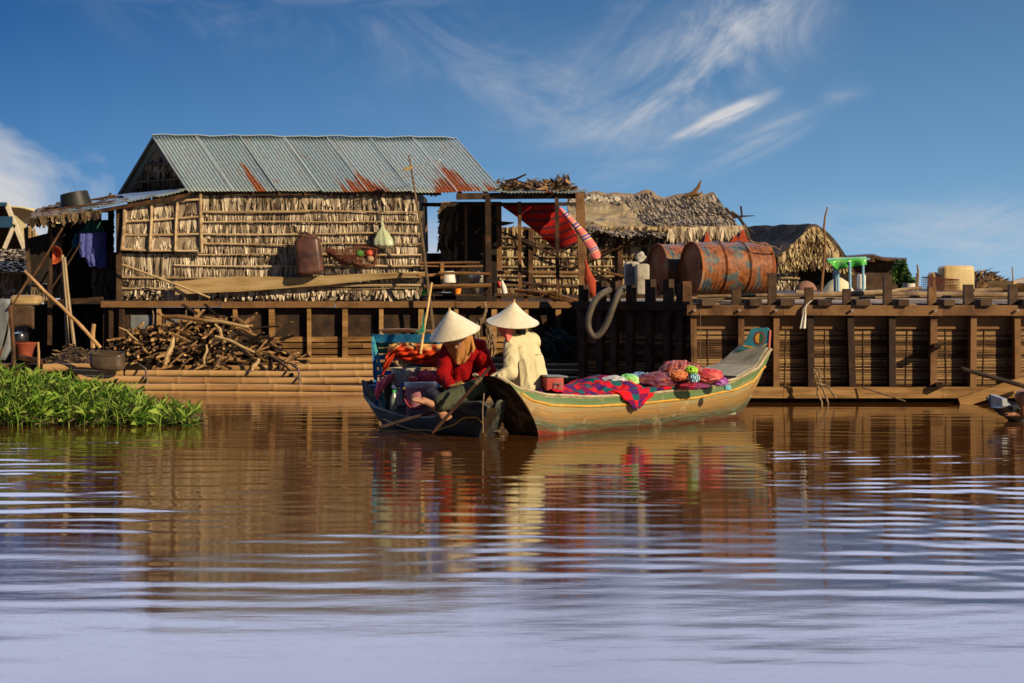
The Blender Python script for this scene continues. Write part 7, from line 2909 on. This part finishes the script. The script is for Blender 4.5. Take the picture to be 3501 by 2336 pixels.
chain(b, [neck_ - V(0, 0, .02), hd - V(-.01, 0, .02)], [.048, .046])
hf = V(-.80, .10, -.42).normalized(); hu = V(-.35, .05, .9)
head(b, hd, hf, hu)
chain(b, [shN, elN, wrN], [.045, .036, .024]); chain(b, [shF, elF, wrF], [.045, .036, .024])
hand(b, wrN, V(-.9, -.1, -.1), V(.1, .4, -.8), side=1, curl=.8)
hand(b, wrF, V(-.9, -.25, -.1), V(.1, -.4, -.8), side=-1, curl=.8)
chain(b, [hip + lat * .07 - V(0, 0, .02), knN, anN], [.075, .05, .034]); chain(b, [hip - lat * .07 - V(0, 0, .02), knF, anF], [.075, .05, .034])
foot(b, anN, V(-.7, .3, -.1), V(0, 0, 1)); foot(b, anF, V(-.7, -.3, -.1), V(0, 0, 1))
remeshed(b, .0055, 3).build('body', m_skin, p2, True)
hu2 = (hu - hf * hu.dot(hf)).normalized()
eyes(p2, hd, hf, hu2, hf.cross(hu2))
b = MB()
ellipsoid(b, hd - hf * .018 + hu2 * .030, .080, .088, .088, X=hf.cross(hu2), Y=hf, Z=hu2)
ellipsoid(b, hd - hf * .060 - hu2 * .045, .064, .05, .08, X=hf.cross(hu2), Y=hf, Z=hu2)
remeshed(b, .007, 2).build('hair', m_hair, p2, True)
b = MB()
torso(b, hip + V(0, 0, .012), chest_, neck_ - V(0, 0, .02), lat, fw, (.200, .165), (.158, .125), (.150, .105), 1.08)
chain(b, [shN, shN.lerp(elN, .5), elN, elN.lerp(wrN, .5), elN.lerp(wrN, .95)], [.060, .057, .054, .048, .042])
chain(b, [shF, shF.lerp(elF, .5), elF, elF.lerp(wrF, .5), elF.lerp(wrF, .95)], [.066, .062, .057, .050, .043])
chain(b, [shN - V(0, 0, 0), neck_ + V(.01, 0, -.03), shF], [.062, .064, .062])
# collar and dropped hood
chain(b, [neck_ + lat * .07 + V(-.02, 0, -.015), neck_ + V(.04, -.025, .0), neck_ - lat * .06 + V(.0, 0, -.01)], [.022, .026, .022])
chain(b, [neck_ + lat * .065 + V(.02, 0, -.045), neck_ + V(.05, -.035, -.055), neck_ - lat * .06 + V(.03, 0, -.04)], [.020, .022, .018])
jk = remeshed(b, .0068, 3, disp=fold_disp(.013, .005, 11)).build('jacket', m_jacket, p2, True)
b = MB()
hemr = []
for i in range(49):
    a = 2 * pi * i / 48
    hemr.append(hip + V(0, 0, -.028) + lat * (.216 * cos(a)) + fw * (.174 * sin(a)))
b.tube(hemr, .004, 5, caps=False)
b.build('hem_piping', m_navy, jk, True)
b = MB()
for off in (0, .012):
    b.tube([neck_ + lat * .072 + V(-.045 + off, -.02, -.03), shN + V(-.05 + off * .4, -.03, .04), shN.lerp(elN, .4) + V(-.062, -.035, 0), shN.lerp(elN, .8) + V(-.058, -.03, 0)], .0022, 4)
b.tube([elN + V(.03, -.05, .0), elN + V(.045, -.045, -.06), hip + lat * .155 + V(.03, 0, .04)], .0022, 4)
b.build('seam_piping', m_navy, jk, True)
b = MB()
bk = -fw
yc = chest_.lerp(neck_, .42) + bk * .117
b.beam(yc - lat * .06 + V(0, 0, -.03) + bk * .016, yc + lat * .05 + V(0, 0, -.03) + bk * .016, .004, .004)
b.build('yoke_seam', m_gunwale, jk)
b = MB()
chain(b, [hip - V(0, 0, .04) + lat * .08, hip - V(0, 0, .03) + lat * .08 + fw * .1, knN], [.095, .09, .066]); chain(b, [hip - V(0, 0, .04) - lat * .08, knF], [.095, .066])
chain(b, [hip - V(0, 0, .05) + lat * .06, hip - V(0, 0, .05) - lat * .06], [.10, .10])
chain(b, [knN, knN.lerp(anN, .8)], [.062, .05]); chain(b, [knF, knF.lerp(anF, .8)], [.062, .05])
remeshed(b, .008, 3, disp=fold_disp(.004, .002, 3)).build('trousers', mat('olive cloth', ((.12, .105, .045), (.20, .18, .09)), 6, rough=.9), p2, True)
b = MB()


def sc3(u, v):
    xl_ = interp([(0, 1694), (.5, 1706), (1, 1730)], v)
    xr_ = interp([(0, 1748), (.5, 1752), (1, 1742)], v)
    py = lerp(1102 + 8 * u, interp([(0, 1158), (.5, 1166), (1, 1172)], u), v)
    return P(lerp(xl_, xr_, u), py, 15.16) + V(-.0, -.045 * sin(pi * u * .9) - .006 * sin(u * 11 + v * 3), 0)


b.grid(sc3, 20, 20, thick=.006)
b.build('scarf', m_scarf_pink, p2, 'all')
conical_hat(p2, P(1757, 1030, 15.22), V(-.045, .22, -.95).normalized(), .226, .185, .09)

# ---------------- paddler at the right edge (only a knee is in view) -----
p3 = thing('person', P(3640, 1420, 16.4), 'seated paddler at the right edge of whom only a bare knee shows', 'person')
hip = P(3660, 1400, 16.55); chest_ = P(3680, 1240, 16.6); neck_ = P(3672, 1160, 16.58); hd = P(3660, 1110, 16.54)
hip.z = .25
fw = V(-.97, -.1, 0).normalized(); lat = V(.1, -.99, 0).normalized()
kn, an = P(3492, 1356, 16.15), P(3500, 1425, 16.25)
kn2, an2 = P(3500, 1352, 16.7), P(3510, 1425, 16.6)
an.z = .07; an2.z = .07
b = MB()
torso(b, hip, chest_, neck_, lat, fw, (.14, .10), (.15, .105), (.16, .09))
chain(b, [neck_ - V(0, 0, .02), hd - V(0, 0, .02)], [.05, .048])
fh, uh = V(-1, 0, -.1).normalized(), V(0, 0, 1)
head(b, hd, fh, uh)
s1, s2 = neck_ + lat * .18 - V(0, 0, .05), neck_ - lat * .18 - V(0, 0, .05)
e1_, e2_ = P(3640, 1330, 16.2), P(3620, 1300, 16.9)
w1_, w2_ = P(3560, 1322, 16.02), P(3720, 1378, 16.12)
chain(b, [s1, e1_, w1_], [.05, .04, .027]); chain(b, [s2, P(3690, 1290, 16.5), w2_], [.05, .04, .027])
hand(b, w1_, V(-.9, -.1, -.2), V(0, .3, -1), 1, 1.3); hand(b, w2_, V(-.5, -.4, -.4), V(0, .3, -1), -1, 1.3)
chain(b, [hip + lat * .09, kn, an], [.08, .062, .04]); chain(b, [hip - lat * .09, kn2, an2], [.08, .06, .04])
foot(b, an, V(-.9, -.1, 0), V(0, 0, 1)); foot(b, an2, V(-.9, .1, 0), V(0, 0, 1))
remeshed(b, .0065, 3).build('body', m_skin_dark, p3, True)
uh2 = (uh - fh * uh.dot(fh)).normalized()
eyes(p3, hd, fh, uh2, fh.cross(uh2))
b = MB(); ellipsoid(b, hd - fh * .02 + uh2 * .035, .082, .095, .09, X=fh.cross(uh2), Y=fh, Z=uh2)
b.build('hair', m_hair, p3, True)
b = MB()
torso(b, hip, chest_, neck_ - V(0, 0, .02), lat, fw, (.165, .125), (.17, .125), (.175, .11), 1.02)
chain(b, [s1, s1.lerp(e1_, .6)], [.065, .06]); chain(b, [s2, s2.lerp(P(3690, 1290, 16.5), .6)], [.065, .06])
chain(b, [s1, neck_ - V(0, 0, .03), s2], [.06, .06, .06])
remeshed(b, .008, 3, disp=fold_disp(.005, .002, 3)).build('shirt', m_trousers, p3, True)
b = MB()
chain(b, [hip + lat * .09, (hip + lat * .09).lerp(kn, .55)], [.10, .085]); chain(b, [hip - lat * .09, (hip - lat * .09).lerp(kn2, .55)], [.10, .085])
chain(b, [hip + lat * .08, hip - lat * .08], [.11, .11])
remeshed(b, .008, 3).build('shorts', m_blue_paint, p3, True)
# ================================================================ floating water plants at the left
b = MB()
m_grass = mat('fresh water plant leaves', ((.04, .045, .010), (.03, .095, .006), (.09, .22, .012), (.19, .36, .03), (.38, .50, .09)), 7, rough=.5, bstr=.1, island=1.15, spec=.35, lo=.15, hi=.85)
# make it let light through a little
nt = m_grass.node_tree
bs = [x for x in nt.nodes if x.type == 'BSDF_PRINCIPLED'][0]
outn = [x for x in nt.nodes if x.type == 'OUTPUT_MATERIAL'][0]
tl = nt.nodes.new('ShaderNodeBsdfTranslucent')
mx = nt.nodes.new('ShaderNodeMixShader'); mx.inputs[0].default_value = .35
nt.links.new(bs.inputs['Base Color'].links[0].from_socket, tl.inputs[0])
nt.links.new(bs.outputs[0], mx.inputs[1]); nt.links.new(tl.outputs[0], mx.inputs[2])
nt.links.new(mx.outputs[0], outn.inputs[0])
top_y = [(-200, 1270), (0, 1275), (60, 1285), (150, 1288), (200, 1300), (300, 1318), (420, 1335), (500, 1375), (560, 1395), (640, 1400), (680, 1415), (700, 1440)]
st = [x for x in (rnd(-260, 700) for _ in range(1900))]
for x in st:
    if x > 400 and rnd(0, 1) < (x - 400) / 320:
        continue
    # depth band of the bed: near edge at y~1465 (15.5 m), far edge at ~1400
    v = rnd(0, 1)
    wid = interp([(-260, 1), (250, 1), (480, .75), (700, .35)], x)
    Y0 = lerp(15.75, 18.6, v * wid)
    px = x
    base = V(xp(px, Y0), Y0, -.02)
    ty = interp(top_y, px)
    hmax = zy(ty, Y0 if v > .3 else 16.5)
    h = max(.10, min(.55, zy(ty, Y0))) * (rnd(.35, .95) if rnd(0, 1) < .75 else rnd(.95, 1.18))
    if v < .25:
        h *= rnd(.35, .8)
    lean = V(rnd(-.16, .16), rnd(-.2, .08), 0) * h * 1.6
    # stem
    pts = [base + lean * (t * t) + V(0, 0, h * t) for t in (0, .35, .7, 1)]
    r = .0055
    h *= .93
    b.tube(pts, [r, r, r * .8, r * .4], 4, caps=False)
    nleaf = random.randint(6, 11)
    for k in range(nleaf):
        t = rnd(.3, 1.0) if k < nleaf - 2 else 1
        c = base + lean * (t * t) + V(0, 0, h * t)
        a = rnd(0, 6.28)
        L = rnd(.08, .21) * (1.1 if t == 1 else .9)
        up = rnd(.3, 2.2) if t > .7 else rnd(-.1, 1.2)
        d = V(cos(a), sin(a), up).normalized()
        sd_ = V(-sin(a), cos(a), 0) * rnd(.0028, .0068)
        m1 = c + d * L * .45
        e = c + d * L + V(0, 0, -L * rnd(.0, .45))
        b.add([c, m1 - sd_, e, m1 + sd_], [(0, 1, 2), (0, 2, 3)])
g = b.build('water_plants', m_grass)
g['kind'] = 'stuff'
g['label'] = 'bed of fresh green leafy water plants floating at the left'
g['category'] = 'plants'
# floating rafts of old stems in the bed
b = MB()
for i in range(700):
    x = rnd(-220, 690)
    Y0 = rnd(15.7, 17.6) if x < 450 else rnd(15.9, 16.8)
    p = V(xp(x, Y0), Y0, rnd(0, .05))
    d = V(rnd(-.12, .12), rnd(-.05, .05), rnd(-.01, .05))
    b.tube([p, p + d], .004, 4, caps=False)
g = b.build('dead_stems', m_thatch_shade)
g['kind'] = 'stuff'
g['label'] = 'dead brown stems matted on the water under the green plants'
g['category'] = 'stems'
# a few pale broad leaves
for x, y, s, lb in ((432, 1408, .05, 'broad pale leaf low on the right part of the green plants'), (463, 1432, .045, 'pale drooping leaf just above the water in the green plants')):
    b = MB()
    c = P(x, y, 16.0)
    b.grid(lambda u, v: c + V((u - .5) * s * 2.4 * sin(pi * min(.98, max(.06, v))) * .5, -.03 * sin(v * 3), (v - .5) * s * 2.2 + (u - .5) * s * .9), 6, 8, thick=.002)
    tag(b.build('broad_leaf', mat('pale leaf', ((.25, .33, .12), (.42, .48, .24)), 8, rough=.5), None, 'all'), lb, 'leaf')
